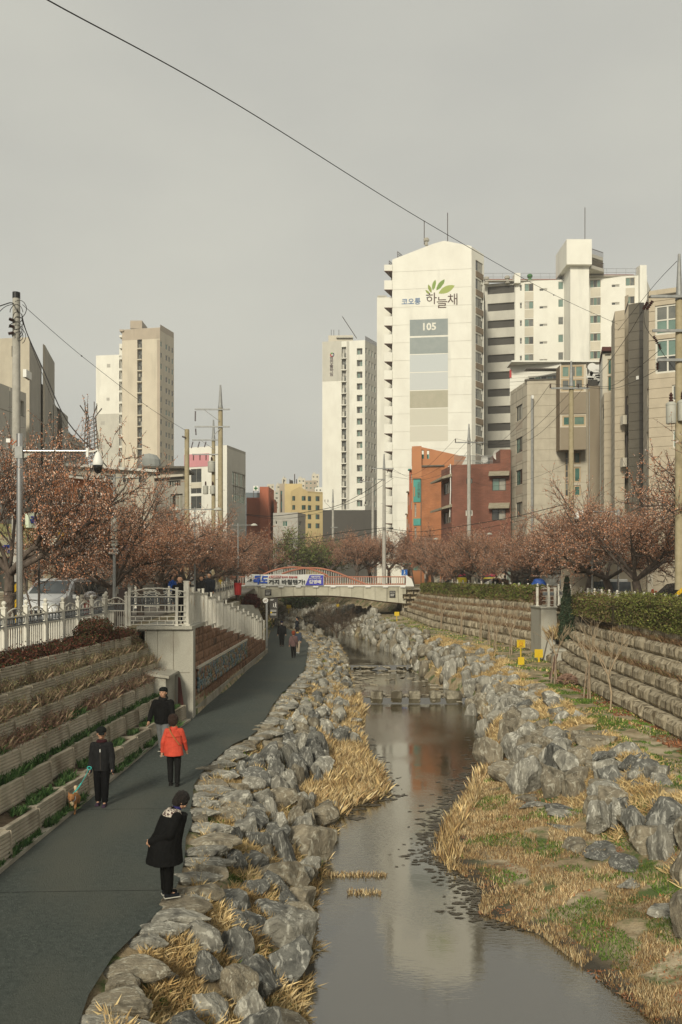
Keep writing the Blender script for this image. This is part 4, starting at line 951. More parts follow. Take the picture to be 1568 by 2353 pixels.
f.done();b.part(MB().prism([f.P(0,f.z1),f.P(f.L,f.z1),f.P(f.L*.52,zz(1118.5,148))],(0,2,0)),'gable',W['yellow2'])
f=b.face((706.8,147.5),(742,149),.9,zz(1129.6,148),W['yellow'])
for(x0,x1)in((805,845),(893,940)):
 u0,v0=zs_(x0,528);u1,v1=zs_(x1,585);f.rows(u0,v0,u1,v1,20.8,4,frame='dark',cols=2,g=('teal','dark'))
f.done();f.slab(706.9,1129.8,741,1133,W['yellow2'],.04,'cornice')
b.body([(643,151),(672,152.5),(742,151),(742,162),(645,162)],.9,zz(1130,150),W['char'],inset=.6)
for x in(530,600,655,676):u,v=zs_(x,335);b.pole(u,v-(12 if x==655 else 0),v+16,152,.09,M_rust,'antenna')
u,v=zs_(615,345);b.block(u-3,u+3,152,2,v,v+12,W['char'],'water_tank')
b=Bld('office_building','low grey concrete building with two small windows in front of the yellow one',655,106,.9)
f=b.face((628,107),(684.6,106),.9,zz(1178,106.5),W['grey'],grooves=([],[zz(1178+k*10.5,106)for k in range(1,7)]));f.op(*zs_(513,808),*zs_(571,873),cols=2,g=('green','teal'));f.op(*zs_(513,948),*zs_(545,1000),cols=1,g=('dark',));f.op(*zs_(430,808),*zs_(455,850),cols=1,g=('dark',));f.done()
f=b.face((684.6,106),(702.4,109),.9,zz(1178,106.5),W['conc']);f.op(*zs_(700,812),*zs_(730,870),cols=1,g=('dark',));f.done();b.body([(628,107),(684.6,106),(702,109),(698,118),(632,118)],.9,zz(1178,106.5),W['char'])
rdx=random.Random(5)
for i,(x0,y0,x1,Y,m,lb)in enumerate(((690,325,775,300,'cream','cream hillside block beside the yellow building'),(770,350,908,285,'tan','pinkish tan hillside block with glass upper floor'),(850,278,932,330,'cream','highest cream block on the far hillside'),(885,430,968,250,'white','white hillside block touching the slim tower'),(440,395,500,260,'cream','narrow cream block between the red and yellow buildings'),(418,465,480,240,'greyw','small pale block with one window beside the red building'),(512,322,560,290,'cream','pale rooftop just above the yellow building'),(340,393,420,270,'cream','far cream roof over the red building'))):
 (u0,v0),(u1,_)=zs_(x0,y0),zs_(x1,y0);bb=Bld('hillside_building',lb,(u0+u1)/2,Y,.9,group='buildings on the far hillside')
 ff=bb.face((u0,Y),(u1,Y-1),.9,zz(v0,Y),W[m]);n=max(1,int((u1-u0)/7))
 for k in range(n):ff.rows(u0+(k+.25)*(u1-u0)/n,v0+4,u0+(k+.7)*(u1-u0)/n,v0+8,11,4,cols=1,rnd_g=[('dark',),('grey',),('teal',)])
 ff.done();bb.body([(u0,Y),(u1,Y-1),(u1,Y+12),(u0,Y+12)],.9,zz(v0,Y),W[m],inset=.5)
 if i%2==0:bb.block(u0+2,u0+(u1-u0)*.5,Y+2,4,v0-4,v0,W['greyw'],'roof_plant_room')
b=Bld('office_building','grey stone office building with a glazed bay, brown panels and a white roof storey',1280,79,.7)
zT=zz(874,79);GZ=[zT-.35-1.0*i for i in range(18)]
f=b.face((1173,84),(1211.6,79),.7,zT,W['stone'],grooves=([1.9,3.8],GZ))
u0,v0=z3(525,1288);u1,v1=z3(565,1382);f.rows(u0,v0,u1,v1,74.2,5,cols=2,frame='dark',rnd_g=[('grey','curt'),('teal','dark'),('grey','green')]);f.done()
for k in range(4):u0,v0=z3(525,1390);u1,v1=z3(565,1440);f.slab(u0,v0+74.2*k,u1,v1+74.2*k,W['tan'],.02,'spandrel_panel')
f=b.face((1211.6,79),(1287,78.6),.7,zT,W['stone'],grooves=([.95+1.03*i for i in range(3)],GZ));f.done()
f.slab(1206,871,1287,874,W['dark'],.08,'coping',into=.3)
f=b.face((1287,78.6),(1351,78.2),.7,zT,W['stone'],grooves=([],GZ))
f.op(*z3(832,1578),*z3(856,1860),cols=1,rows=7,g=('dark','grey'),frame='beige',t=.12);f.op(*z3(888,1578),*z3(932,1655),cols=1,rows=1,g=('teal',),frame='beige',t=.12);f.op(*z3(888,1674),*z3(932,1770),cols=1,g=('teal',),frame='beige',t=.12);f.op(*z3(888,1790),*z3(932,1858),cols=1,g=('teal',),frame='beige',t=.12);f.done()
f=b.face((1351,78.2),(1384,78),.7,zz(886,78),W['stucco'],grooves=([],[]));f.done();f.slab(1353.5,900,1355,1300,M_steel,.08,'drainpipe')
fb=b.face((1287,76.8),(1347.5,76.5),zz(1034,76.6),zz(838,76.6),W['beige'],rec=.12)
fb.op(*z3(808,1036),*z3(950,1115),cols=3,g=('green','grey','green'),frame='beige',t=.14);fb.op(*z3(808,1121),*z3(950,1200),cols=3,g=('grey','green','teal'),frame='beige',t=.14);fb.op(*z3(816,1352),*z3(962,1418),cols=2,g=('teal','green'),frame='beige',t=.14);fb.done()
fb.slab(1287.6,901.5,1347,951,W['stucco'],.08,'bay_panel',into=.05);fb.slab(1287.6,982,1347,1033.5,W['stucco'],.08,'bay_panel',into=.05)
b.block(1287.3,1347.2,77,1.4,839,1033,W['brown'],'bay_core')
b.body([(1173,84),(1211.6,79),(1287,78.6),(1384,78),(1384,92),(1180,92)],.7,zT,W['char'],inset=.4)
f=b.face((1172,86),(1290,84.6),zT-.5,zz(829.5,85),W['white'],grooves=([],[zT+k*.35 for k in range(1,7)]));f.op(*z3(600,1102),*z3(800,1130),cols=5,g=('dark','green','dark'),frame='white',t=.1);f.done()
b.body([(1172,86),(1290,84.6),(1290,92),(1176,92)],zT-.5,zz(830,85),W['white'],inset=.3,name='roof_storey')
b.block(1176,1384,84.3,2.5,828,831.5,W['white'],'roof_slab');b.block(1211,1287,83.5,1.0,846,848,M_rust,'canopy')
f.slab(1171.5,850,1176,868,M_red,.1,'sign_box');f=b.face((1349,86),(1381,85.6),zz(888,85.6),zz(830,85.6),W['white'],grooves=([],[]));f.done()
mbx=lambda x,y:(xx(sheet(2330,1440,17.42)(x,y)[0],80),zz(sheet(2330,1440,17.42)(x,y)[1],80))
st=MB()
def stroke(p,q,wd=.17):
 A_,B_=Vector((mbx(*p)[0],80,mbx(*p)[1])),Vector((mbx(*q)[0],80,mbx(*q)[1]));d=(B_-A_).normalized();n_=Vector((-d.z,0,d.x))*wd;st.prism([A_-n_,B_-n_,B_+n_,A_+n_],(0,.15,0))
cx_,cz_=mbx(690,500);st.prism([(cx_+math.cos(a)*.42,79.98,cz_+math.sin(a)*.38)for a in[i*PI/6 for i in range(12)]],(0,.15,0))
stroke((1060,330),(1060,720));stroke((530,820),(1150,820));stroke((530,1000),(1250,1000));stroke((700,820),(560,1080));stroke((330,1230),(800,1230));stroke((500,1230),(500,1750));stroke((740,1230),(740,1800),.14);stroke((420,1790),(860,1790));stroke((1100,1180),(1090,1560));stroke((1090,1500),(950,1800));stroke((1090,1500),(1260,1800));stroke((900,1150),(1280,1150))
b.part(st,'rooftop_letters',M_wht)
b.part(MB().tube([(xx(z3(633,0)[0],78),78.4,.8),(xx(z3(633,0)[0],78),78.4,zz(915,78.4))],.12,8),'drainpipe',M_steel);b.part(MB().box(xx(1333.5-131.5*.99,78)-.0,78.1,zz(916,78.3),xx(1333.5-131.5*.99,78)+.35,78.5,zz(909,78.3)),'pipe_head',M_wht)if False else None
b.part(MB().box(xx(z3(627,0)[0],78),78.2,zz(917,78.4),xx(z3(640,0)[0],78),78.6,zz(909,78.4)),'pipe_head',M_wht)
b=Bld('house','narrow white rooftop house with a dark maroon roof and green window strip',1390,76,.6)
f=b.face((1379,77.2),(1385,76),.6,zz(812,76.5),W['white']);f.done()
f=b.face((1385,76),(1407,75.8),.6,zz(812,76),W['cream']);f.op(*zR(388,988),*zR(436,1170),cols=1,g=('teal',),frame='beige',t=.1);f.op(*zR(388,1188),*zR(436,1368),cols=1,g=('teal',),frame='beige',t=.1);f.op(*zR(355,932),*zR(425,955),cols=1,g=('grey',),frame='beige');f.done()
A_=Vector((xx(1377.5,77),77,zz(838,77)));b.part(MB().prism([A_,(xx(1384,75.6),75.6,zz(806,75.6)),(xx(1409,75.4),75.4,zz(806,75.4)),(xx(1409,80),80,zz(806,75.4)),(xx(1379,82),82,zz(838,77))],(0,0,.35)),'roof',W['maroon'])
b.body([(1379,77.2),(1385,76),(1407,75.8),(1407,86),(1382,86)],.6,zz(813,76),W['char'])
b=Bld('apartment_building','tan stone clad apartment building with a dark tiled shaft and large green windows',1500,56,.5)
def gz(z_,p,n=40):return[z_-.1-p*i for i in range(1,n)]
zA=zz(*[zR(345,1388)[1],70]);f=b.face((zR(308,0)[0],73),(zR(345,0)[0],70),.5,zA,W['stone'],grooves=([],gz(zA,.62)));f.op(zR(326,0)[0],zR(0,1530)[1],zR(340,0)[0],zR(0,1700)[1],cols=1,g=('curt',));f.done()
f=b.face((zR(345,0)[0],70),(zR(448,0)[0],69.6),.5,zA,W['stone2'],grooves=([],gz(zA,.62)));f.done()
b.body([(1379,73),(1387,70),(1408,69.6),(1408,80),(1382,80)],.5,zA,W['char'])
zB=zz(zR(470,430)[1],64);f=b.face((zR(430,0)[0],68),(zR(470,0)[0],64),.5,zB,W['stone'],grooves=([],gz(zB,.63)))
f.done()
f=b.face((zR(470,0)[0],64),(zR(588,0)[0],63.6),.5,zB,W['stone2'],grooves=([],gz(zB,.63)));f.done()
f=b.face((zR(588,0)[0],65.2),(zR(632,0)[0],64.8),.5,zB+1.5,W['stone2'],rec=.3);f.rows(zR(600,0)[0],zR(0,1000)[1],zR(624,0)[0],zR(0,1140)[1],83,4,cols=1,g=('dark','grey'),frame='beige');f.done()
b.body([(zR(430,0)[0],68),(zR(470,0)[0],64),(zR(632,0)[0],65),(zR(632,0)[0],75),(1408,75)],.5,zB,W['char'],inset=.5)
zC=zz(zR(630,325)[1],60);f=b.face((zR(587,0)[0],63),(zR(632,0)[0],60.4),.5,zC,W['dark']);
f.z0=zB-.3;f.done();f=b.face((zR(632,0)[0],60.4),(zR(760,0)[0],60),.5,zC,W['dark'],grooves=([],gz(zC,.62)));f.done()
f=b.face((zR(760,0)[0],60),(zR(816,0)[0],60),.5,zC,W['char'],grooves=([],gz(zC,.62)));f.done()
ff=b.face((zR(632,0)[0],60.4),(zR(760,0)[0],60),.5,zC,W['dark']);ff.slab(*zR(725,1190),*zR(757,1232),M_wht,.06,'notice')
b.body([(zR(632,0)[0],60.6),(zR(816,0)[0],60.3),(zR(830,0)[0],70),(zR(640,0)[0],70)],.5,zC,W['char'],inset=.2)
zD=zz(zR(870,190)[1],54);f=b.face((zR(806,0)[0],58.6),(zR(872,0)[0],54),.5,zD,W['stone'],grooves=([],gz(zD,.60)))
for y0,y1 in((1330,1540),(1845,2050)):f.op(zR(852,0)[0],zR(0,y0)[1],zR(868,0)[0],zR(0,y1)[1],cols=1,g=('curt',),frame='white')
f.done()
f=b.face((zR(872,0)[0],54),(1720,51.5),.5,zD,W['stone2'],grooves=([3.3,6.6,9.9],gz(zD,.60)))
for(x0,y0,x1,y1,c,r_,g_)in((945,345,1240,695,2,2,('green','grey','green')),(948,745,1240,1150,2,2,('dark','green','teal')),(1145,1290,1235,1480,1,1,('grey',)),(1155,1825,1235,2030,1,1,('teal',))):
 f.op(*zR(x0,y0),*zR(x1,y1),cols=c,rows=r_,g=g_,frame='white',t=.12)
for y0 in(345,745):f.op(1600,zR(0,y0)[1],1670,zR(0,y0+350)[1],cols=2,rows=2,g=('green','grey'),frame='white',t=.12)
f.done();f.slab(zR(872,0)[0],zR(0,178)[1],1700,zR(0,192)[1],W['dark'],.1,'coping',into=.4)
b.body([(zR(806,0)[0],58.6),(zR(872,0)[0],54),(1720,51.5),(1720,70),(zR(812,0)[0],70)],.5,zD,W['char'],inset=.4)
for x,y0,y1 in((605,1440,1640),(620,1530,1760),(612,1900,2240)):b.part(MB().tube([(xx(zR(x,0)[0],63),63,zz(zR(0,y1)[1],63)),(xx(zR(x,0)[0],63),63,zz(zR(0,y0)[1],63))],.07,5),'flue',M_rust)
for y in(1650,2150):b.part(MB().box(xx(zR(568,0)[0],62.8),62.8,zz(zR(0,y+105)[1],62.8),xx(zR(615,0)[0],62.8),63.4,zz(zR(0,y)[1],62.8)),'boiler_box',W['cream'])
b2=Bld('garage_building','low beige building with an open dark shed bay behind the black car',1480,46,.3)
f=b2 .face((1290,50.6),(1640,50),.3,4.0,wallmat('beige_render',(.42,.36,.27),(.36,.31,.23)),grooves=([2,4.6,7.2,9.2,11.2],[2.6,1.4]),rec=.6)
f.op(*zr(290,1050),*zr(605,1165),cols=3,g=('dark',),frame='dark',name='shed_opening');f.done();f.slab(*zr(610,1050),*zr(660,1400),W['cream'],.25,'pier');f.slab(*zr(1140,1085),*zr(1205,1400),W['stone'],.3,'pier')
b2 .body([(1290,51.2),(1640,50.6),(1640,51.3),(1300,53)],.3,3.95,W['char'],inset=.8)
b=Bld('brick_building','dark red brick building with concrete window hoods and a rooftop railing',1100,84,.7)
zT=zz(zo(0,345)[1],84)
f=b.face((1014.2,88.5),(1039,84),.7,zT,W['brick'])
for y0,y1 in((560,712),(935,1080)):f.op(*zo(548,y0),*zo(640,y1),cols=3,g=('grey','curt','dark'),frame='dark')
f.done()
f=b.face((1039,84),(1174,82.6),.7,zT,W['brick'])
f.op(*zo(1160,510),*zo(1332,668),cols=2,g=('green','curt'),frame='dark');f.op(*zo(835,515),*zo(912,580),cols=2,g=('grey',),frame='dark');f.op(*zo(826,912),*zo(914,982),cols=1,g=('dark',),frame='white',t=.3);f.op(*zo(1155,900),*zo(1330,1040),cols=2,g=('dark','curt'),frame='dark');f.done()
M_hood=mat('hood_concrete',(.27,.24,.17),(.36,.32,.24),scale=3,rough=.9,bump=.3)
for fc,(x0,y0,x1,y1)in((f,(1122,425,1378,475)),(f,(1120,822,1380,880))):
 (u0,v0),(u1,v1)=zo(x0,y0),zo(x1,y1);a0,a1=fc.s_of(u0),fc.s_of(u1);z0_,z1_=fc.z_of(u0,v1),fc.z_of(u0,v0)
 b.part(MB().prism([fc.P(a0,z1_),fc.P(a0,z0_,-.8),fc.P(a0,z0_-.15,-.8),fc.P(a0,z0_-.05)],fc.P(a1,0)-fc.P(a0,0)),'window_hood',M_hood)
fl=b.face((1014.2,88.5),(1039,84),.7,zT,W['brick'])
for(x0,y0,x1,y1)in((465,545,645,475),(462,910,655,850)):
 a0,a1=-.6,fl.L;z_=zz(zo(0,y0)[1],88);b.part(MB().prism([fl.P(a0,z_+.3),fl.P(a0,z_-.05,-1.0),fl.P(a0,z_-.25,-1.0),fl.P(a0,z_)],fl.P(a1,0)-fl.P(a0,0)),'window_hood',M_hood)
b.block(zo(1262,0)[0],1174,83.5,6,zo(0,150)[1],zo(0,345)[1],W['brick'],'stair_head')
b.body([(1014.2,88.5),(1039,84),(1174,82.6),(1176,96),(1018,96)],.7,zT,W['char'])
mb=MB()
for i in range(34):q=Vector((xx(1045+i*2.6,85),84.8,zT));mb.tube([q,q+Vector((0,0,1.0))],.03,3)
for h in(.5,1.0):mb.tube([(xx(1044,85),84.8,zT+h),(xx(1132,85),84.8,zT+h)],.035,4)
b.part(mb,'roof_railing',M_steel)
for x,y,r_ in((1232,225,.5),(1057,280,.35)):
 u,v=zo(x,y);c_=Vector((xx(u,86),86,zz(v,86)));mb=MB();mb.lathe([(0,0),(r_*.6,-.06),(r_,-.2),(r_+.02,-.2),(r_*.6,-.02),(0,.04)],tuple(c_),12,'y');mb.tube([c_,c_-Vector((0,0,1.3))],.04,4);b.part(mb,'satellite_dish',M_wht)
b.part(MB().tube([fl.P(fl.L-.2,zT+.1,-.1),fl.P(fl.L-.15,zT-2.5,-.1),fl.P(fl.L-.5,zT-5,-.1)],.06,5),'drain_hose',M_wht)
fs=b.face((1039,83.4),(1160,82.2),.7,zz(zy(0,60)[1],83),W['cream'],rec=.3)
fs.op(*zy(65,225),*zy(355,418),cols=2,g=('dark','grey'),frame='grey',name='shop_window');fs.op(*zy(655,225),*zy(975,418),cols=2,g=('dark','grey'),frame='grey',name='shop_window');fs.op(*zy(570,320),*zy(652,560),cols=1,g=('grey',),frame='white',name='shop_door');fs.done()
YL=mat('yellow_vinyl',(.62,.50,.02),(.66,.55,.05),scale=3)
fs.slab(*zy(20,55),*zy(800,135),mat('sign_yellow',(.62,.40,.02)),.3,'fascia_sign');fs.slab(*zy(0,145),*zy(960,215),mat('awning_grey',(.17,.15,.13)),.9,'awning')
fs.slab(*zy(65,420),*zy(355,566),YL,.02,'vinyl_panel');fs.slab(*zy(655,420),*zy(935,566),YL,.02,'vinyl_panel');fs.slab(*zy(355,215),*zy(440,566),W['greyw'],.1,'pier')
for tx,x in(('921-98',235),('921-9877',830)):u,v=zy(x,372);fs.lettering(tx,u,v,6.3,mat('digit_red',(.55,.04,.10)),out=.04 if tx=='921-98' else.04,bold=.02)
for x in(108,190,250,320,700,760,820,880):u,v=zy(x,533);fs.slab(u-.9,v-1.5,u+.9,v+1.5,mat('mark_olive',(.20,.19,.03)),.035,'painted_mark')
fs.slab(*zy(443,5),*zy(524,88),M_red,.9,'hanging_sign',into=.0);u,v=zy(485,57);fs.lettering('●',u,v,5,M_wht,out=.93)if False else None
fs.slab(zy(460,0)[0],zy(0,50)[1],zy(508,0)[0],zy(0,66)[1],M_wht,.92,'sign_emblem')
b=Bld('shutter_shed','low shed with pale teal corrugated doors beside the brick building',1185,80,.6,cat='shed')
f=b.face((1163,80),(1203,79),.6,4.2,W['greyw'],rec=.15);f.done();mb=MB();n=22;u0,v0=zy(1200,265);u1,v1=zy(1475,610)
for i in range(n):a=f.s_of(u0)+(f.s_of(u1)-f.s_of(u0))*i/n;mb.obox(f.P(a,.7,-.05-.04*(i%2)),f.P(a+(f.s_of(u1)-f.s_of(u0))/n*.96,0)-f.P(a,0),(0,.03,0),(0,0,zz(v0,80)-.7))
b.part(mb,'corrugated_door',mat('teal_sheet',(.22,.28,.24),(.27,.33,.28),scale=2));b.block(1160,1206,79,5,0,0,W['grey'],'roof',z=(4.45,4.2))
b=Bld('storage_shed','low grey shed wall with corrugated panels behind the blue tarpaulin',1240,66,.5,cat='shed')
b.block(1203,1300,66,5,0,0,wallmat('shed_grey',(.25,.24,.2)),'wall',z=(3.6,.5));b.block(1201,1302,65.4,6,0,0,W['conc'],'roof',z=(3.8,3.6))
mb=MB()
for i in range(30):mb.box(xx(1205,66)+i*.09*1.15,65.93,.6,xx(1205,66)+i*.09*1.15+.05,65.99,3.4)
b.part(mb,'cladding_rib',M_steel)
b=Bld('office_building','orange brick building with teal panels and a slanting salmon top wall',990,118,.9)
f=b.face((947,118),(969,117.6),.9,zz(zo(0,112)[1],118),W['orange'],rec=.3)
for y0,y1 in((832,998),(1122,1292),(1418,1582)):f.op(*zo(184,y0),*zo(208,y1),cols=2,rows=3,g=('grey','dark'),frame='white',t=.1)
f.done()
for y0,y1 in((525,812),(1018,1105),(1317,1398),(1609,1665)):f.slab(*zo(173,y0),*zo(262,y1),W['teal'],.12,'teal_panel')
f.slab(*zo(168,515),*zo(268,524),W['dark'],.2,'ledge');f.slab(*zo(180,622),*zo(193,740),W['orange'],.14,'slot');f.slab(zo(264,0)[0],zo(0,525)[1],zo(272,0)[0],1338,W['dark'],.1,'drainpipe')
f2=b.face((969,117.6),(1030,117),.9,zz(zo(0,355)[1],117.3),W['obrick']);f2 .done();f2 .slab(*zo(274,350),*zo(560,366),W['dark'],.25,'coping')
P_=lambda x,y,Y=117.9:Vector((xx(zo(x,y)[0],Y),Y,zz(zo(x,y)[1],Y)))
mb=MB();Yw=118.3
for pts in(((210,108),(278,121),(278,352),(210,352)),((278,121),(305,127),(305,160),(278,160)),((278,268),(305,268),(305,352),(278,352)),((305,127),(342,135),(342,352),(305,352)),((342,135),(374,142),(374,162),(342,162)),((342,268),(374,268),(374,352),(342,352)),((374,142),(834,245),(770,352),(374,352))):
 mb.prism([P_(x,y,Yw)for x,y in reversed(pts)],(0,.5,0))
b.part(mb,'slanting_wall',W['orange']);b.part(MB().box(P_(277,0).x,Yw+.6,P_(0,268).z,P_(375,0).x,Yw+.75,P_(0,200).z),'slot_back',W['teal'])
mb=MB().prism([P_(153,130,118.05),P_(153,352,118.05),P_(212,352,118.05),P_(212,136,118.05)],(0,.5,0));b.part(mb,'parapet',W['orange'])
for x0,x1,y0,Y in((118,152,400,121),(98,120,680,122),(84,100,960,123),(66,86,1250,124)):
 u0=zo(x0,0)[0];u1=zo(x1+3,0)[0];fx=b.face((u0,Y),(u1,Y),.9,zz(zo(0,y0)[1],Y),W['obrick']if x0<100 else W['redp'],rec=.2);
 fx.op(u1-2.6,zo(0,y0+60)[1],u1-.8,zo(0,y0+170)[1],cols=1,g=('curt',));fx.op(u1-2.6,zo(0,y0+400)[1],u1-.8,zo(0,y0+500)[1],cols=1,g=('curt',));fx.done();b.block(u0-1.5,u1-2,Y-.6,1.2,zo(0,y0-8)[1],zo(0,y0+6)[1],W['teal']if x0==118 else M_hood,'ledge')
b.body([(947,118.2),(969,117.8),(1030,117.2),(1035,130),(952,130)],.9,zz(zo(0,360)[1],118),W['char']);f.lettering('고구려빌딩',zo(240,0)[0],zo(0,662)[1],6.4,mat('letter_bronze',(.12,.12,.09)),vertical=True,out=.16)
b.block(930,946,116.5,4,zo(0,1575)[1],zo(0,1590)[1],W['teal'],'canopy');b.block(931,945,117,3,zo(0,1592)[1],zo(0,1665)[1],W['dark'],'awning');b.block(933,940,119.5,3,1290,1340,W['redp'],'wall',z=(zz(1295,119.5),.9))
b=Bld('bus_shelter','low flat roofed shelter with a dark roof edge at the foot of the orange building',985,96,.85,cat='shelter')
b.block(974,1004,96,3,0,0,M_black,'roof',z=(3.35,3.1));b.block(976,982,97,.2,0,0,W['cream'],'panel',z=(3.1,.9));b.block(996,998,96.3,.15,0,0,M_wht,'post',z=(3.1,.9));b.block(984,995,98,.2,0,0,W['obrick'],'panel',z=(3.1,.9));b.block(999,1012,98.6,1.5,0,0,W['cream'],'kiosk',z=(3.9,.9))
# LEFT SIDE
b=Bld('concrete_building','bare grey concrete building with a tall split parapet wall',60,66,.3)
f=b.face((-120,66),(zc(372,0)[0],65),.3,zz(779,65.5),W['stone'],rec=.3);f.op(*zc(148,420),*zc(165,555),cols=1,rows=2,g=('teal','curt'));f.done()
f=b.face((zc(372,0)[0],65),(zc(524,0)[0],73),.3,zz(779,65),W['conc']);f.done()
f=b.face((zc(524,0)[0],73.6),(zc(540,0)[0],74),.3,zz(zc(0,900)[1],73.8),W['conc']);f.done()
f=b.face((zc(540,0)[0],72.5),(zc(568,0)[0],73),.3,zz(zc(0,412)[1],73),W['stone']);f.done()
f=b.face((zc(568,0)[0],73),(zc(688,0)[0],79),.3,zz(zc(0,412)[1],73),W['conc']);f.op(*zc(625,1260),*zc(655,1480),cols=1,rows=2,g=('teal','dark'));f.done()
b.body([(-120,66.5),(zc(372,0)[0],65.5),(zc(522,0)[0],73),(zc(500,0)[0],84),(-100,84)],.3,zz(780,66),W['char'],inset=.4)
b.body([(zc(545,0)[0],74),(zc(568,0)[0],73.5),(zc(686,0)[0],79.5),(zc(660,0)[0],88),(zc(560,0)[0],86)],.3,zz(zc(0,412)[1],73.5),W['conc'],inset=.3)
f=b.face((zc(676,0)[0],78),(zc(785,0)[0],82),.3,zz(zc(0,1145)[1],78),W['conc'],rec=.5);f.op(*zc(722,1210),*zc(768,1640),cols=1,rows=4,g=('dark','teal'));f.done()
f=b.face((zc(785,0)[0],80),(zc(856,0)[0],82.5),.3,zz(zc(0,1245)[1],80),W['conc']);f.done();f=b.face((zc(850,0)[0],84),(zc(1070,0)[0],92),.3,zz(zc(0,1495)[1],84),W['conc'],rec=.5);f.op(*zc(945,1700),*zc(1005,1830),cols=2,g=('dark',));f.done()
b.body([(zc(676,0)[0],79),(zc(785,0)[0],83),(zc(1070,0)[0],93),(zc(1000,0)[0],100),(zc(676,0)[0],95)],.3,zz(zc(0,1500)[1],84),W['char'],inset=.6)
b.body([(zc(680,0)[0],79),(zc(783,0)[0],82.6),(zc(780,0)[0],92),(zc(680,0)[0],90)],.3,zz(zc(0,1150)[1],78),W['conc'],inset=.4)
b=Bld('office_building','grey panelled building with a sloping roofline behind the thick concrete pole',20,52,.2)
f=b.face((-140,49),(zc(330,0)[0],58),.2,zz(zc(0,700)[1],51),W['greyw'],grooves=([2.4*i for i in range(1,8)],[zz(zc(0,700)[1],51)-1.6*i for i in range(1,9)]),rec=.4)
f.op(*zc(262,1110),*zc(305,1300),cols=1,rows=2,g=('teal','dark'));f.done();f.slab(-120,zc(0,700)[1]-5,zc(328,0)[0],zc(0,700)[1]+6,W['conc'],.2,'coping')if False else None
b.body([(-140,49.5),(zc(330,0)[0],58.5),(zc(300,0)[0],64),(-150,60)],.2,zz(zc(0,700)[1],51),W['char'],inset=.3);b.part(MB().box(xx(zc(290,0)[0],57),57,zz(zc(0,810)[1],57),xx(zc(333,0)[0],57),58,zz(zc(0,712)[1],57)),'roof_hatch',M_wht)
b=Bld('low_building','low cream flat roofed building seen over the cherry crowns near the beige tower',280,72,.4);f=b.face((150,70),(355,74),.4,zz(1076,72),W['cream'],rec=.3)
for k in range(5):f.op(175+k*36,1092,195+k*36,1110,cols=2,g=('dark','grey'))
f.done();f.slab(149,1073,356,1079,W['white'],.4,'roof_edge');b.body([(150,70.5),(355,74.5),(350,84),(160,84)],.4,zz(1078,72),W['char'])
b=Bld('brick_building','orange-red brick building with white floor bands behind the big cherry tree',210,58,.3);f=b.face((118,56),(262,60),.3,zz(1100,58),W['obrick'],rec=.2)
for k in range(3):f.op(140+k*38,1122,160+k*38,1146,cols=2,g=('grey','dark'));f.op(140+k*38,1180,160+k*38,1206,cols=2,g=('grey','dark'))
f.done();[f.slab(118,v,262,v+5,W['white'],.3,'floor_band')for v in(1097,1158,1215)];b.body([(118,56.5),(262,60.5),(258,70),(120,70)],.3,zz(1101,58),W['char'])
b=Bld('low_building','grey two storey building with dark upper windows beside the square wooden pole',390,88,.6);f=b.face((352,88),(427,86),.6,zz(1098,87),W['conc'],rec=.3);f.op(385,1104,415,1118,cols=5,g=('dark','grey'));f.op(392,1135,420,1175,cols=3,g=('dark','curt'));f.done()
f.slab(351,1093,428,1098,W['cream'],.5,'roof_edge');b.body([(352,88.5),(427,86.5),(425,98),(356,98)],.6,zz(1099,87),W['char']);b.block(368,420,90,4,1074,1095,W['cream'],'roof_storey');b.block(330,425,89,6,1071,1076,W['dark'],'roof_canopy')
b.part(MB().lathe([(1.3,0),(1.3,2.3),(1.2,2.9),(.8,3.4),(0,3.6)],(xx(343,92),92,zz(1120,92)),14),'water_tank',mat('tank_grey',(.30,.31,.29)))
b=Bld('lattice_tower','thin lattice telecom mast between the concrete building and the beige tower',209.5,120,.8,cat='mast');mb=MB();X0=xx(209.5,120)
for sx in(-.9,.9):
 for sy in(-.9,.9):mb.tube([(X0+sx,120+sy,zz(1075,120)),(X0+sx*.55,120+sy*.55,zz(955,120)),(X0+sx*1.3,120+sy*1.3,zz(935,120))],.09,4);mb.tube([(X0+sx*.7,120+sy*.7,zz(948,120)),(X0+sx*.7,120+sy*.7,zz(925,120))],.07,4)
for i in range(12):
 z_=zz(1070-i*9.5,120);s_=.9-.35*i/12
 for a_,c_ in(((-s_,-s_),(s_,-s_)),((s_,-s_),(s_,s_)),((-s_,s_),(s_,s_)),((-s_,-s_),(-s_,s_))):mb.tube([(X0+a_[0],120+a_[1],z_),(X0+c_[0],120+c_[1],z_+.55)],.05,3)
b.part(mb,'lattice',M_rust)
b=Bld('shop_building','cream corner shop with a yellow-green name board reading 921',65,44,.12)
f=b.face((-60,42),(zl(560,0)[0],45.5),.12,zz(zl(0,640)[1],44),wallmat('cream_render',(.50,.44,.31)),rec=.3)
for x0,x1 in((250,300),(345,475)):f.op(zl(x0,0)[0],zl(0,770)[1],zl(x1,0)[0],1362,cols=1 if x0<300 else 2,g=('dark','grey'),frame='white',name='shop_door')
f.op(-20,1290,20,1362,cols=2,g=('dark','grey'),name='shop_window');f.done();f.slab(-60,zl(0,632)[1],zl(565,0)[0],zl(0,682)[1],W['cream'],.45,'cornice')
SG=mat('sign_olive',(.36,.34,.15),(.40,.38,.18),scale=2);fa=b.face((-60,41.6),(zl(548,0)[0],45.2),zz(zl(0,632)[1],44)+.02,zz(zl(0,380)[1],44),SG);fa.done();fa.lettering('921-',zl(330,0)[0],zl(0,584)[1],12,mat('letter_dark',(.05,.05,.03)),out=.05,sx=.8)
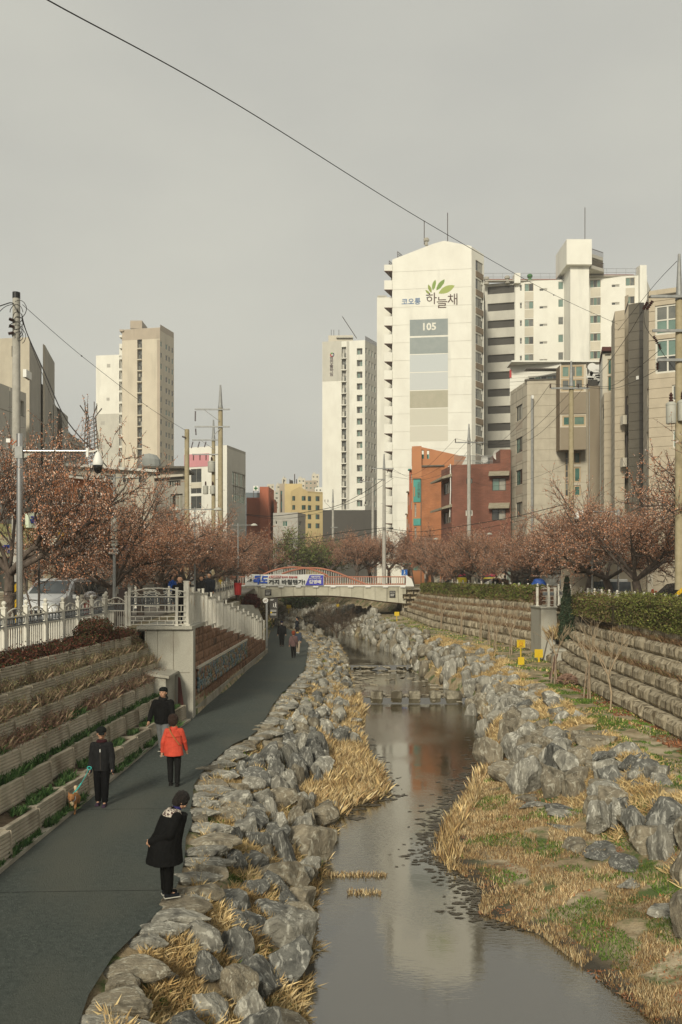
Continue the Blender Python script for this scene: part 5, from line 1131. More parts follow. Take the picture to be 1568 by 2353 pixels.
fa.slab(zl(255,0)[0],zl(0,260)[1],zl(352,0)[0],zl(0,410)[1],mat('sign_mint',(.60,.66,.50)),.3,'upper_sign');fa.lettering('국',zl(305,0)[0],zl(0,345)[1],18,M_blue,out=.34,bold=.03)
fa.slab(-20,zl(0,500)[1],zl(130,0)[0],zl(0,700)[1],mat('sign_cream',(.60,.56,.36)),.3,'lower_sign');fa.lettering('해',zl(25,0)[0],zl(0,630)[1],16,M_blue,out=.34,bold=.03);fa.lettering('국',zl(112,0)[0],zl(0,630)[1],16,M_blue,out=.34,bold=.03)
fa.slab(zl(205,0)[0]-30,zl(0,738)[1],zl(135,0)[0],zl(0,775)[1],mat('awning_green',(.10,.15,.14)),.8,'awning')
u,v=zl(505,575);pc=fa.P(fa.s_of(u),fa.z_of(u,v),-.25);b.part(MB().lathe([(.42,-.08),(.45,0),(.42,.08)],tuple(pc),16,'y'),'round_sign',W['cream'])
b.body([(-60,42.5),(zl(556,0)[0],46),(zl(556,0)[0],55),(-60,52)],.12,zz(zl(0,380)[1],44),W['cream'],inset=.3)
b=Bld('shop_building','black slatted restaurant front with pale lettering under a yellow vertical sign',175,47,.15)
f=b.face((zl(556,0)[0],47),(zl(985,0)[0],48),.15,zz(zl(0,560)[1],47.5),W['char'],rec=.4)
for x0,x1 in((600,700),(712,775),(800,920)):f.op(zl(x0,0)[0],zl(0,815)[1],zl(x1,0)[0],1365,cols=2 if x1-x0>90 else 1,g=('dark',),frame='dark',name='shop_window')
f.done();mb=MB();n=38;a0,a1=f.s_of(zl(635,0)[0]),f.s_of(zl(980,0)[0]);zb_,zt_=f.z_of(180,zl(0,805)[1]),f.z_of(180,zl(0,570)[1])
for i in range(n):a=a0+(a1-a0)*i/n;mb.obox(f.P(a,zb_,-.85),((a1-a0)/n*.5,0,0),(0,.1,0),(0,0,zt_-zb_))
b.part(mb,'fascia_slats',mat('slat_dark',(.05,.045,.04)));f.slab(zl(635,0)[0],zl(0,568)[1],zl(982,0)[0],zl(0,808)[1],W['char'],.75,'fascia',into=0);f.slab(zl(560,0)[0],zl(0,568)[1],zl(634,0)[0],zl(0,808)[1],W['dark'],.7,'fascia',into=0)
f.slab(zl(635,0)[0],zl(0,542)[1],zl(985,0)[0],zl(0,556)[1],M_wht,.9,'lamp_strip')
M_ltr=mat('letter_pale',(.42,.45,.42));xs_=[660,705,745,790,830,870,910,940];rq=random.Random(4);mb=MB()
for x in xs_:
 for k in range(4):
  u,v=zl(x+rq.uniform(-16,16),rq.uniform(630,720));a=f.s_of(u);z_=f.z_of(u,v);w_,h_=((.05,rq.uniform(.3,.5))if rq.random()<.6 else(rq.uniform(.2,.4),.05));mb.obox(f.P(a,z_-h_/2,-.93),(w_,0,0),(0,.03,0),(0,0,h_))
b.part(mb,'fascia_letters',M_ltr)
f.slab(zl(550,0)[0],zl(0,250)[1],zl(680,0)[0],zl(0,580)[1],mat('sign_amber',(.62,.33,.015)),.5,'vertical_sign')
f.slab(zl(565,0)[0],zl(0,275)[1],zl(668,0)[0],zl(0,312)[1],mat('cross_green',(.03,.2,.07)),.53,'sign_band');f.slab(zl(560,0)[0],zl(0,335)[1],zl(600,0)[0],zl(0,385)[1],mat('sign_pinkmark',(.55,.12,.16)),.53,'sign_mark');f.slab(zl(615,0)[0],zl(0,335)[1],zl(660,0)[0],zl(0,385)[1],M_wht,.53,'sign_mark')
b.body([(zl(556,0)[0],47.8),(zl(985,0)[0],48.8),(zl(985,0)[0],58),(zl(556,0)[0],57)],.15,zz(zl(0,250)[1],48),W['brick'],inset=.2)
f=b.face((zl(556,0)[0],48.4),(zl(985,0)[0],49.4),zz(zl(0,560)[1],48),zz(zl(0,180)[1],48.4),W['brick'],rec=.2);f.op(165,1195,205,1225,cols=3,g=('grey','curt'),frame='white');f.done();f.slab(158,1228,222,1242,M_wht,.5,'banner')
b=Bld('shop_building','narrow pale shop fronts with stacked vertical signs beyond the black restaurant',260,56,.25)
f=b.face((zl(985,0)[0],54),(zl(1345,0)[0],62),.25,zz(1180,58),W['greyw'],rec=.3)
for x0,x1,c in((1030,1110,2),(1200,1245,1),(1265,1300,1)):f.op(zl(x0,0)[0],zl(0,850)[1],zl(x1,0)[0],1355,cols=c,g=('dark','grey'),frame='white',name='shop_door')
f.done();f.slab(zl(1190,0)[0],zl(0,700)[1],zl(1290,0)[0],zl(0,765)[1],mat('sign_tan',(.45,.30,.18)),.4,'fascia_sign');f.slab(zl(1060,0)[0],zl(0,440)[1],zl(1130,0)[0],zl(0,740)[1],mat('sign_lilac',(.40,.42,.60)),.7,'vertical_sign');f.slab(zl(1190,0)[0],zl(0,540)[1],zl(1250,0)[0],zl(0,640)[1],M_blue,.7,'vertical_sign')
b.body([(zl(985,0)[0],54.8),(zl(1345,0)[0],62.6),(zl(1300,0)[0],72),(zl(985,0)[0],66)],.25,zz(1182,58),W['brick'],inset=.3)
def textfit(s,u0,v0,u1,v1,Y,m,parent,name='lettering',ext=.008,bold=0,shear=0):
 """lettering fitted into a box seen between two bearings, facing the viewer's bank"""
 o=text(s,1,m,parent,(0,0,0),FRONT,name,ext,bold=bold,shear=shear)
 xs_=[v.co.x for v in o.data.vertices];ys_=[v.co.y for v in o.data.vertices]
 w_,h_=max(xs_)-min(xs_),max(ys_)-min(ys_);X0,X1,Z0,Z1=xx(u0,Y),xx(u1,Y),zz(v1,Y),zz(v0,Y)
 sx,sy=(X1-X0)/w_,(Z1-Z0)/h_;pl=parent.location if parent else Vector()
 o.scale=(sx,sy,1);o.location=(X0-min(xs_)*sx-pl.x,Y-pl.y,Z0-min(ys_)*sy-pl.z);return o
def part(mb,name,m,root,smooth=0):o=mb.build(name,m,root,smooth);o.location=-root.location;return o
# BRIDGE
YB=83.0;br=thing('bridge','low arched concrete footbridge and road deck crossing the stream with orange red railings','bridge',(xx(745,YB),YB,-1.8))
M_bconc=mat('bridge_concrete',(.44,.415,.32),(.53,.50,.40),scale=1.2,rough=.9,bump=.2,bscale=20,stain=((.22,.20,.15),1.1,.52,.75,(1,1,.3)),detail=8,rnd=.05,coords='obj')
M_rred=mat('railing_orange_red',(.40,.16,.105),(.46,.20,.13),scale=6,rough=.55);M_rgrey=mat('railing_grey',(.42,.42,.38),(.50,.50,.46),scale=4,rough=.5,metal=.2)
zt_=zz(1347.5,YB)
def arc(u):return zz(ip(u,[545,595,640,678,727,760,820,874,925,936],[1382,1376,1371.5,1369,1368.2,1368.5,1373,1381,1386,1387]),YB)
edges=[545,567,593.7]+[593.7+26.85*i for i in range(1,13)]+[933.5]
for a,c in zip(edges[:-1],edges[1:]):
 mb=MB();n=3;top=[];bot=[]
 for i in range(n+1):u=a+(c-a)*i/n;x=xx(u,YB)+(.012 if i==0 else-.012 if i==n else 0);top.append((x,YB,zt_));bot.append((x,YB,arc(u)))
 mb.prism(bot+top[::-1],(0,.28,0));part(mb,'fascia_panel',M_bconc,br)
mb=MB();us=np.linspace(545,934,16)
for a,c in zip(us[:-1],us[1:]):
 xa,xc=xx(a,YB),xx(c,YB);mb.prism([(xa,YB+.3,arc(a)-.12),(xc,YB+.3,arc(c)-.12),(xc,YB+.3,zt_-.02),(xa,YB+.3,zt_-.02)],(0,8.2,0))
part(mb,'deck',mat('soffit_brown',(.20,.12,.07),(.30,.19,.12),scale=1.5,rough=.9),br)
part(MB().box(xx(545,YB),YB-.12,zt_+.002,xx(934,YB),YB+.5,zt_+.14),'kerb',M_wht,br)
for i in range(9):part(MB().box(xx(600+i*40,YB),YB-.16,zt_-.1,xx(612+i*40,YB),YB-.001,zt_+.09),'drain_plate',M_wht,br)
part(MB().box(xx(926,YB),YB+.35,-2.6,xx(975,YB),YB+8.4,zt_-.2),'abutment',M_conc,br)
part(MB().box(-12.5,YB+.35,-3.2,xx(590,YB),YB+8.4,zt_-.2),'abutment',M_conc,br)
for i in range(6):
 for j in range(2):link('block',random.choice(SPL),br,Vector((xx(925,YB)+j*.66+(.3 if i%2 else 0),YB-.28,-1.95+i*.44))-br.location,(0,0,-PI/2),(1,.52,.94))
def rail(Yr,u0,u1,m_bar,m_top,arches,nm):
 x0,x1=xx(u0,Yr),xx(u1,Yr);zb_=zt_+.14;zr_=zz(1325.5,YB);mb=MB();x=x0
 while x<x1:
  u=784+2000*x/YB;zt2=zr_
  for A_ in arches:zt2=max(zt2,zz(float(np.interp(u,[p[0]for p in A_],[p[1]for p in A_],left=1400,right=1400)),YB))
  mb.box(x-.028,Yr-.02,zb_+.05,x+.028,Yr+.02,zt2);x+=.222
 part(mb,'balusters',m_bar,br)
 part(MB().tube([(x0,Yr,zr_),(x1,Yr,zr_)],.055,6),'top_rail',m_top,br);part(MB().tube([(x0,Yr,zb_+.06),(x1,Yr,zb_+.06)],.035,6),'bottom_rail',m_top,br)
 for A_ in arches:part(MB().tube([(xx(u,YB)*1.0,Yr-.05,zz(v,YB))for u,v in A_],.085,6),'arch_rail',m_top,br)
def par(u0,v0,um,vm,u1,v1,n=14):
 k=np.polyfit([u0,um,u1],[v0,vm,v1],2);return[(u,float(np.polyval(k,u)))for u in np.linspace(u0,u1,n)]
A1=par(648,1319,727.8,1305.5,790,1322,10)+[(800,1326),(825,1336),(849,1346)];A2=[(606,1320)]+par(618,1314.5,670.6,1303.5,754,1323,12)
rail(YB+.1,548,932,M_rgrey,M_rred,[A1,A2],'near');rail(YB+8,530,948,M_rred,M_rred,[],'far')
part(MB().prism([(xx(933,YB),YB-.1,zt_),(xx(952,YB),YB-.1,zt_),(xx(946,YB),YB-.1,zz(1330,YB)),(xx(933.5,YB),YB-.1,zz(1321,YB))],(0,.25,0)),'end_post',M_wht,br)
bn=thing('banner','long white banner with blue brush lettering and a blue panel tied to the bridge railing','banner',(xx(655,82.8),82.8,zt_))
bz=sheet(970,2280,4.751);B_=lambda x,y,Y=82.8:(xx(bz(x,y)[0],Y),Y,zz(bz(x,y)[1],Y))
mb=MB();n=24
for i in range(n):
 for j,(ya,yb)in enumerate(((85,195),(195,300))):
  q=[]
  for(ii,yy)in((i,yb),(i+1,yb),(i+1,ya),(i,ya)):p=B_(58+(1548-58)*ii/n,yy);q.append((p[0],p[1]+.03*math.sin(ii*1.1+yy*.02),p[2]+.02*math.sin(ii*.7)))
  mb.quad(*q)
part(mb,'cloth',mat('banner_cloth',(.68,.68,.64)),bn)
part(MB().prism([B_(1195,292,82.74),B_(1540,292,82.74),B_(1540,100,82.74),B_(1282,98,82.74)],(0,.01,0)),'blue_panel',mat('banner_blue',(.07,.07,.42)),bn)
def bt(s,x0,y0,x1,y1,m,Y=82.7,**k):textfit(s,*bz(x0,y0),*bz(x1,y1),Y,m,bn,**k)
bt('독도',205,108,488,275,mat('brush_blue',(.03,.09,.45)),bold=.045,shear=.25);bt('까지 바칠텐가!',502,180,1188,275,mat('letter_black',(.03,.035,.035)),bold=.03)
part(MB().prism([B_(505,157,82.74),B_(722,157,82.74),B_(735,112,82.74),B_(518,110,82.74)],(0,.01,0)),'red_label',M_red,bn);bt('윤석열정권',520,117,718,152,M_wht,bold=.02);bt('망국적 친일야합',746,118,1048,156,M_red,bold=.03)
bt('더불어민주당',1305,115,1485,146,M_wht,bold=.03);bt('성북갑 지역위원장/국회의원',1268,153,1508,173,M_wht,bold=.01);bt('김영배',1268,186,1496,262,M_wht,bold=.03)
part(MB().prism([B_(x,y,82.74)for x,y in((85,228),(120,195),(135,200),(150,168),(175,166),(192,195),(180,210),(150,225),(125,212),(100,230))],(0,.01,0)),'island_print',mat('print_grey',(.06,.07,.07)),bn)
for i,(u0,u1,v0,v1)in enumerate(((609,624,1361-7.5,1369-1),(895.5,909,1355,1371))):
 v0,v1=((1354.5,1368.5),(1357.5,1373.5))[i];p=thing('name_plaque',('square dark name plaque on the bridge face at its path end','square dark name plaque on the bridge face at its far abutment end')[i],'plaque',(xx((u0+u1)/2,82.97),82.97,zz(v1,83)),group='bridge name plaques')
 part(MB().box(xx(u0,83),82.95,zz(v1,83),xx(u1,83),82.995,zz(v0,83)),'plate',mat('plaque_black',(.035,.032,.03)),p);textfit('돌방다리',u0+2,v0+2,u1-2,v0+5,82.94,M_wht,p)
 for k in range(3):part(MB().box(xx(u0+2,83),82.94,zz(v0+7.6+k*2,83)-.02,xx(u1-2-k,83),82.95,zz(v0+7.6+k*2,83)+.012),'text_line',M_wht,p)
 # STAIR WALL, PIER, WHITE RAILINGS (path side)
M_iron=mat('white_ironwork',(.62,.59,.50),(.70,.67,.58),scale=8,rough=.5,stain=((.42,.33,.22),3,.62,.75,(1,1,.5)));M_band=mat('grey_fretwork',(.13,.14,.145),rough=.6)
pier=thing('stone_pier','pale granite clad pier at the head of the stair wall beside the footpath','wall',(-5.9,29.5,-2.9))
zp_=zz(1446,29.5);zj=-1.36;cols=[314,338,362.6,399,437.8]
for a,c in zip(cols[:-1],cols[1:]):
 for z0,z1 in((-2.95,zj-.012),(zj+.012,zp_)):part(MB().box(xx(a,29.5)+.01,29.5,z0,xx(c,29.5)-.01,29.9,z1),'granite_slab',M_granite,pier)
part(MB().box(xx(437.8,29.5)-.02,29.47,-2.95,xx(437.8,29.5)+.1,29.92,zp_+.01),'corner_strip',M_granite,pier)
part(MB().box(xx(316,29.5),29.52,-3,xx(437,29.5),32.2,zp_-.02),'core',M_conc,pier)
part(MB().box(xx(316,29.5),29.36,zp_+.002,xx(443,29.5),32.25,zp_+.11),'cap_slab',M_granite,pier)
pl=thing('stone_plinth','small sloping granite topped plinth where the planter wall meets the pier','plinth',(-5.75,28.6,-2.9));part(MB().prism([(-6.25,27.9,-3),(-5.62,27.9,-3),(-5.62,27.9,-1.35),(-6.25,27.9,-1.25)],(0,1.55,0)),'block',M_granite,pl);part(MB().prism([(-6.35,27.8,-1.25),(-5.5,27.8,-1.36),(-5.5,27.8,-1.28),(-6.35,27.8,-1.17)],(0,1.65,0)),'top_slab',M_granite,pl)
tag(MB().prism([(-5.45,29.1,-2.9),(-5.2,29.1,-2.9),(-5.38,29.1,-1.5),(-5.45,29.1,-1.45)],(0,.05,0)).build('steel_plate',W['maroon']),'dark maroon triangular plate leaning behind the man in the black hoodie','plate')
sw=thing('stair_wall','stepped wall of brown split blocks with a colourful mosaic panel, descending along the footpath','wall',(-5.1,31,-2.9))
M_bblk=mat('brown_split_block',(.20,.105,.06),(.31,.18,.11),scale=2.2,rough=.95,bump=.9,bscale=16,coords='obj',rnd=.14,detail=9,stain=((.055,.038,.028),1.6,.55,.7,(2,2,.3)))
BR=[]
for m_ in SPL[:4]:c=m_.copy();c.materials.clear();c.materials.append(M_bblk);BR.append(c)
swx=lambda y:f_(LW,y)-.02
seg=[(29.92,32.3),(32.3,34.0)]+[(34.0+2*i,36.0+2*i)for i in range(10)];tops=[]
for i,(a,c)in enumerate(seg):
 c=min(c,55);top=ip(a+.4,[30,32.3,54.5],[.08,.04,-2.25]);tops.append((a,c,top));z=-2.62;k=0
 while z<top-.1:
  h=min(.30,top-z);L2=(c-a)/2
  for j in range(2):
   y=a+j*L2;o=link('block',random.choice(BR),sw,Vector((swx(y),y+L2,z))-sw.location,(0,0,PI+math.atan2(-(swx(y+L2)-swx(y)),L2)),(.3,L2/1.24,h/.46*.995))
  z+=h;k+=1
 part(MB().box(swx(a)-.4,a,-2.9,swx(a)-.07,c,top-.03),'core',M_bblk,sw)
part(MB().prism([(swx(29.9)+.06,29.93,-2.95),(swx(29.9)+.06,29.93,-2.63),(swx(55)+.06,55,-2.63),(swx(55)+.06,55,-2.95)][::-1],(-.3,0,0)),'plinth',M_conc,sw)
mz=MB();cols_=[];palm=[(.10,.17,.20),(.16,.22,.22),(.30,.14,.07),(.36,.24,.10),(.24,.24,.20),(.09,.14,.08),(.20,.12,.09),(.28,.27,.22),(.13,.20,.26)]
y=30.7;rm=random.Random(9)
while y<44.2:
 z=-2.2
 while z<-1.38:
  h=rm.choice([.10,.15,.2]);d_=rm.uniform(.05,.075);x=f_(LW,y);mz.box(x,y+.006,z+.005,x+d_,y+.13,min(z+h,-1.36)-.005);cols_+=[rm.choice(palm)]*6;z+=h
 y+=.14
me=npmesh('mosaic_tiles',mz.v,mz.f,cols_,attrmat('mosaic',.5,.5));o=link('mosaic_tiles',me,sw,-sw.location);o['kind']='stuff'
part(MB().prism([(f_(LW,30.6)+.07,30.6,-1.35),(f_(LW,30.6)+.07,30.6,-1.27),(f_(LW,44.4)+.07,44.4,-1.27),(f_(LW,44.4)+.07,44.4,-1.35)][::-1],(-.2,0,0)),'mosaic_coping',W['cream'],sw)
tag(MB().prism([(-6.65,29.5,-3),(-6.65,57,-3),(-6.65,57,.3),(-6.65,29.5,.05)],(-.3,0,0)).build('retaining_wall',M_bconc),'plain concrete retaining wall between the promenade and the stairs, behind the white railing','wall')
mb=MB()
for i in range(26):a=32.3+i*.95;zt2=ip(a,*RAMP);mb.box(-6.62,a,zt2-.3,swx(a)-.42,a+.95,zt2)
tag(mb.build('stair_flight',M_conc),'long shallow concrete stair flight behind the stepped white railing','stairs')
def baluster_bay(L_,H_):
 b=MB();b.box(-.02,0,H_-.06,.02,L_,H_);b.box(-.02,0,.1,.02,L_,.15);n=max(4,int(L_/.17))
 for i in range(1,n):b.box(-.014,L_*i/n-.014,.15,.014,L_*i/n+.014,H_-.06)
 return b.mesh('railing_panel',M_iron)
def post_mesh(H_,cap=True,r_=.042):
 b=MB();b.box(-r_,-r_,0,r_,r_,H_);b.box(-r_*1.6,-r_*1.6,0,r_*1.6,r_*1.6,.05)
 if cap:b.box(-r_*1.2,-r_*1.2,H_,r_*1.2,r_*1.2,H_+.03)
 return b.mesh('post',M_iron)
rl=thing('stair_railing','white baluster railing stepping down along the brown stair wall','railing',(-5.2,30,.1));PM=post_mesh(1.42)
link('post',post_mesh(1.5,r_=.085),rl,Vector((-5.28,29.75,zp_+.11))-rl.location)
for a,c,top in tops:
 x=swx((a+c)/2)-.2;H_=1.3;L_=c-a;x0,x1=swx(a)-.2,swx(c)-.2
 for j in range(2):o=link('railing_panel',baluster_bay(L_/2-.06,H_-.04),rl,Vector((x0+(x1-x0)*j/2,a+j*L_/2+.03,top+.02))-rl.location,(0,0,-(x1-x0)/L_));link('post',PM,rl,Vector((x0+(x1-x0)*j/2,a+j*L_/2,top))-rl.location)
link('post',PM,rl,Vector((swx(54.8)-.2,54.9,-2.3))-rl.location)
def scroll(b,c,r,a0,a1,rt=.012,n=14,ax='x',sp=.75):
 pts=[]
 for i in range(n+1):t=i/n;a=a0+(a1-a0)*t;q=r*(1-sp*t);pts.append((c[0]+math.cos(a)*q,c[1],c[2]+math.sin(a)*q)if ax=='x' else(c[0],c[1]+math.cos(a)*q,c[2]+math.sin(a)*q))
 b.tube(pts,rt,4)
g=thing('ornamental_railing','white ornamental railing with grey fretwork band facing the viewer above the granite pier','railing',(xx(298,29.6),29.6,zp_+.11));X0,X1=xx(298,29.6),xx(425.7,29.6);zb_=zp_+.13
for x in(X0,X1-.28):link('post',post_mesh(1.28),g,Vector((x,29.6,zp_+.11))-g.location)
mb=MB();Wd=X1-X0
mb.tube([(X0+Wd*i/12,29.6,zb_+1.13+.13*math.sin(PI*i/12))for i in range(13)],.022,6)
for h in(.97,.68,.46,.30,.155,.03):mb.box(X0,29.585,zb_+h-.015,X1,29.615,zb_+h+.015)
for i in range(1,14):mb.box(X0+Wd*i/14-.012,29.59,zb_+.46,X0+Wd*i/14+.012,29.61,zb_+.68)if i%2 else None
for h0,h1,n,o_ in((.03,.155,7,.0),(.155,.30,7,.5)):
 for i in range(n):x=X0+Wd*(i+.5+o_*.5)/n;mb.box(x-.012,29.59,zb_+h0,x+.012,29.61,zb_+h1)
for cx2,s_ in((.3,1),(.7,-1),(.5,1),(.12,-1),(.88,1)):scroll(mb,(X0+Wd*cx2,29.6,zb_+1.06),.09,0 if s_>0 else PI,(PI*2.6)if s_>0 else-PI*1.6,.013)
for a0,a1 in((.14,.30),(.34,.5),(.5,.66),(.7,.86)):mb.tube([(X0+Wd*(a0+(a1-a0)*t),29.6,zb_+1.1-.07*math.sin(PI*t))for t in(0,.25,.5,.75,1)],.012,4)
part(mb,'ironwork',M_iron,g)
def fret(b,x0,x1,z0,z1,y,n,t=.012,ax='x'):
 w_=(x1-x0)/n;h=z1-z0
 def bar(xa,za,xb,zb2):
  if ax=='x':b.box(min(xa,xb)-t,y-.01,min(za,zb2)-t,max(xa,xb)+t,y+.01,max(za,zb2)+t)
  else:b.box(y-.01,min(xa,xb)-t,min(za,zb2)-t,y+.01,max(xa,xb)+t,max(za,zb2)+t)
 for i in range(n):
  a=x0+i*w_;bar(a,z0,a,z1);bar(a,z1,a+w_*.8,z1);bar(a+w_*.8,z1,a+w_*.8,z0+h*.3);bar(a+w_*.8,z0+h*.3,a+w_*.4,z0+h*.3);bar(a+w_*.4,z0+h*.3,a+w_*.4,z0+h*.68);bar(a,z0,a+w_,z0)
mb=MB();fret(mb,X0+.06,X1-.3,zb_+.71,zb_+.94,29.6,8,.014);part(mb,'fretwork',M_band,g)
def ball_post():
 b=MB();b.box(-.05,-.05,0,.05,.05,1.08);b.box(-.065,-.065,1.08,.065,.065,1.12);b.lathe([(.03,1.12),(.03,1.15)],k=8);b.ball((0,0,1.20),.062,8);b.box(-.07,-.07,0,.07,.07,.08);return b.mesh('post',M_iron,40)
def fence_panel(L_=1.45):
 b=MB();a,c=.05,L_-.05;w_=c-a;f1=b
 b.tube([(0,a+w_*i/10,.90+.16*math.sin(PI*i/10))for i in range(11)],.018,5)
 for h in(.86,.62,.10):b.box(-.014,a,h-.015,.014,c,h+.015)
 for k in range(4):cy=a+w_*(k+.5)/4;scroll(b,(0,cy,.93),.055,PI*(k%2),PI*(k%2)+PI*2.2*(1 if k%2 else-1),.010,8,'y')
 for k in range(1,3):cy=a+w_*k/3;b.tube([(0,cy,.87),(0,cy+.06,.93),(0,cy,1.0)],.01,4)
 n=9
 for i in range(1,n):y=a+w_*i/n;b.box(-.012,y-.012,.10,.012,y+.012,.62)
 b.mi=1;fret(b,a+.01,c-.01,.65,.83,0,5,.012,'y');b.mi=0
 return b.mesh('fence_panel',[M_iron,M_band])
BP,FP=ball_post(),fence_panel()
def fence(label,pts,zfun,n,zoff=.1,hs=1.0):
 t=thing('ornamental_fence',label,'fence',(pts[0][0],pts[0][1],zfun(pts[0][1])),group='white ornamental fences');(xa,ya),(xb,yb)=pts;L_=math.hypot(xb-xa,yb-ya)
 for i in range(n+1):
  q=i/n;x,y=xa+(xb-xa)*q,ya+(yb-ya)*q;p=Vector((x,y,zfun(y)+zoff))-t.location;link('post',BP,t,p,None,(1,1,hs))
  if i<n:
   dz=zfun(ya+(yb-ya)*(i+1)/n)-zfun(y);link('fence_panel',FP,t,p,(math.atan2(dz,L_/n),0,math.atan2(-(xb-xa),yb-ya)),(1,L_/n/1.45,hs))
 return t
zsf=lambda y:f_(ZS,y)
fence('white ornamental fence with ball finials along the street above the planter wall',((-8.05,13.5),(-8.02,30.9)),lambda y:0.0,12,.02,1.03)
fence('single white ornamental fence panel joining the street fence to the pier railing',((-8.0,29.62),(-7.3,29.6)),lambda y:0.08,1,.02,1.03)
fence('short white ornamental fence closing the stair head beyond the frontal railing',((-8.1,41),(-6.75,41.2)),zsf,1,.1)
fence('white ornamental fence across the promenade behind the stairs',((-10.8,45.8),(-8.5,46)),zsf,2,.1)
fence('far white ornamental fence along the promenade towards the bridge',((-7.5,46),(-8.7,75)),zsf,16,.1)
fence('white ornamental fence behind the near green hedge',((12.6,22),(12.6,45.6)),zsf,20,-.06)
fence('white ornamental fence behind the far trimmed hedge',((12.9,49),(8.9,80)),zsf,18,.05)
rp=thing('stone_pier','grey granite pier with white railing and sloping stair side on the terraced bank','wall',(11.2,48,-2.6));PY=48.0;xa,xb=xx(1244,PY),xx(1280,PY);zt3=zz(1398,PY)
part(MB().prism([(xa,PY,-2.75),(xb+.12,PY,-2.75),(xb-.03,PY,zt3),(xa,PY,zt3)],(0,2.6,0)),'granite_slab',M_granite,rp);part(MB().box(xa-.06,PY-.1,zt3+.002,xb+.02,PY+2.7,zt3+.08),'cap_slab',M_granite,rp)
def inclined(p,q,wx,th,m,nm):d=Vector(q)-Vector(p);part(MB().prism([p,(p[0]+wx,p[1],p[2]),(p[0]+wx,p[1],p[2]-th),(p[0],p[1],p[2]-th)],d),nm,m,rp)
inclined(at(1262,1449,PY-.02),at(1243,1532,46.2),.5,.9,M_granite,'stair_side');inclined(at(1262.6,1447.5,PY-.02),at(1243.6,1530.5,46.2),.07,.1,W['dark'],'stair_groove')
for i in range(3):link('post',post_mesh(1.05,r_=.06),rp,Vector((xa+.06+(xb-xa-.15)*i/2,PY+.05+(1.2 if i==0 else 0),zt3+.08))-rp.location)
mb=MB()
for h in(.12,.35,.58,.82,1.0):mb.box(xa+.06,PY+.04,zt3+.08+h,xb-.08,PY+.07,zt3+.1+h)
for i in range(1,4):mb.box(xa+.06+(xb-xa)*i/4,PY+.04,zt3+.2,xa+.08+(xb-xa)*i/4,PY+.07,zt3+.9)
part(mb,'railing_panel',M_iron,rp)
part(MB().box(xa+.1,PY+.03,zt3+.72,xb-.12,PY+.08,zt3+.9),'grey_band',M_band,rp)
qp=gr(1288,1560,-2.85);tag(MB().box(qp.x-.02,40.9,-2.9,qp.x+.52,41.5,-2.9+.001).build('footing_slab',M_granite),'thin granite footing slab at the foot of the far stair','slab')if False else None
sp_=at(1283,1494,44.2);tb=thing('stone_post','square granite post with a flat cap standing in the terrace wall by the woven mound','post',(sp_.x,sp_.y,sp_.z-.9));part(MB().box(sp_.x-.26,44.0,sp_.z-.95,sp_.x+.26,44.5,sp_.z-.05),'shaft',M_granite,tb);part(MB().box(sp_.x-.34,43.92,sp_.z-.045,sp_.x+.34,44.58,sp_.z+.06),'cap',M_granite,tb)
tag(MB().prism([at(1262,1560,39.4),at(1268,1560,39.4),at(1283,1503,40.2),at(1276,1503,40.2)],(0,.06,0)).build('steel_ramp',mat('rust_red',(.10,.045,.04))),'narrow dark red steel strip running down the terrace to the woven mound','steel strip')
cm=gr(1304,1571,-2.85);mb=MB();rw_=random.Random(3)
for i in range(260):
 a=rw_.uniform(0,6.28);t=rw_.random()**.5;p=Vector((cm.x+math.cos(a)*.46*t,cm.y+math.sin(a)*.3*t,-2.88+.42*math.sqrt(max(0,1-t*t))));d=Vector((rw_.gauss(0,1),rw_.gauss(0,.6),rw_.gauss(0,.5))).normalized()*.11;mb.tube([p-d,p+Vector((0,0,.02)),p+d],.013,3)
tag(mb.build('woven_mound',mat('dead_stick',(.33,.21,.15),(.22,.13,.09),scale=9)),'low mound of cut dry sticks at the foot of the terrace wall','stick pile')
M_sy=mat('sign_yellow_board',(.62,.42,.015),(.68,.48,.03),scale=4,rough=.5);M_ink=mat('sign_ink',(.22,.09,.02))
def ysign(u,v0,v1,vb,Y,w_,label,back=False,metal=False,text_=False):
 zb2=zz(vb,Y);t=thing('notice_sign',label,'sign',(xx(u,Y),Y,zb2),group='yellow notice boards');x=xx(u,Y);h0,h1=zz(v1,Y),zz(v0,Y)
 part(MB().tube([(x,Y+.04,zb2),(x,Y+.04,h1-.05)],.035,8),'post',M_steel if metal else M_sy,t);part(MB().box(x-w_/2,Y-.015,h0,x+w_/2,Y+.005,h1),'board',M_sy,t)
 if back:part(MB().box(x-.05,Y-.045,h0-.3,x+.05,Y-.017,h0+(h1-h0)*.6),'bracket',M_sy,t)
 if text_:
  c=((h0+h1)/2)+.02*0;mb=MB();r_=(h1-h0)*.22;mb.tube([(x+math.cos(a)*r_,Y-.022,c+math.sin(a)*r_)for a in np.linspace(0,2*PI,21)],r_*.13,4);part(mb,'ring',mat('ring_red',(.45,.07,.02)),t);part(MB().box(x-r_*.55,Y-.024,c-r_*.1,x+r_*.55,Y-.017,c+r_*.1),'bar',mat('ring_red',(.45,.07,.02)),t)
  s_=(v1-v0);textfit('쓰레기투기금지',u-w_*1000/Y*.8,v0+s_*.09,u+w_*1000/Y*.8,v0+s_*.21,Y-.02,M_ink,t,ext=.002)
  for k in(.8,.88):part(MB().box(x-w_*.33,Y-.02,h1-(h1-h0)*k-.008,x+w_*.33,Y-.016,h1-(h1-h0)*k+.006),'text_line',M_ink,t)
 return t
ysign(1197.5,1470,1488,1530,47.5,.45,'yellow notice board with a red ring on a yellow post, below the terraces',text_=True)
ysign(1238.3,1492,1511,1536,46,.44,'yellow notice board seen from behind with a bracket, next to the stair side',back=True)
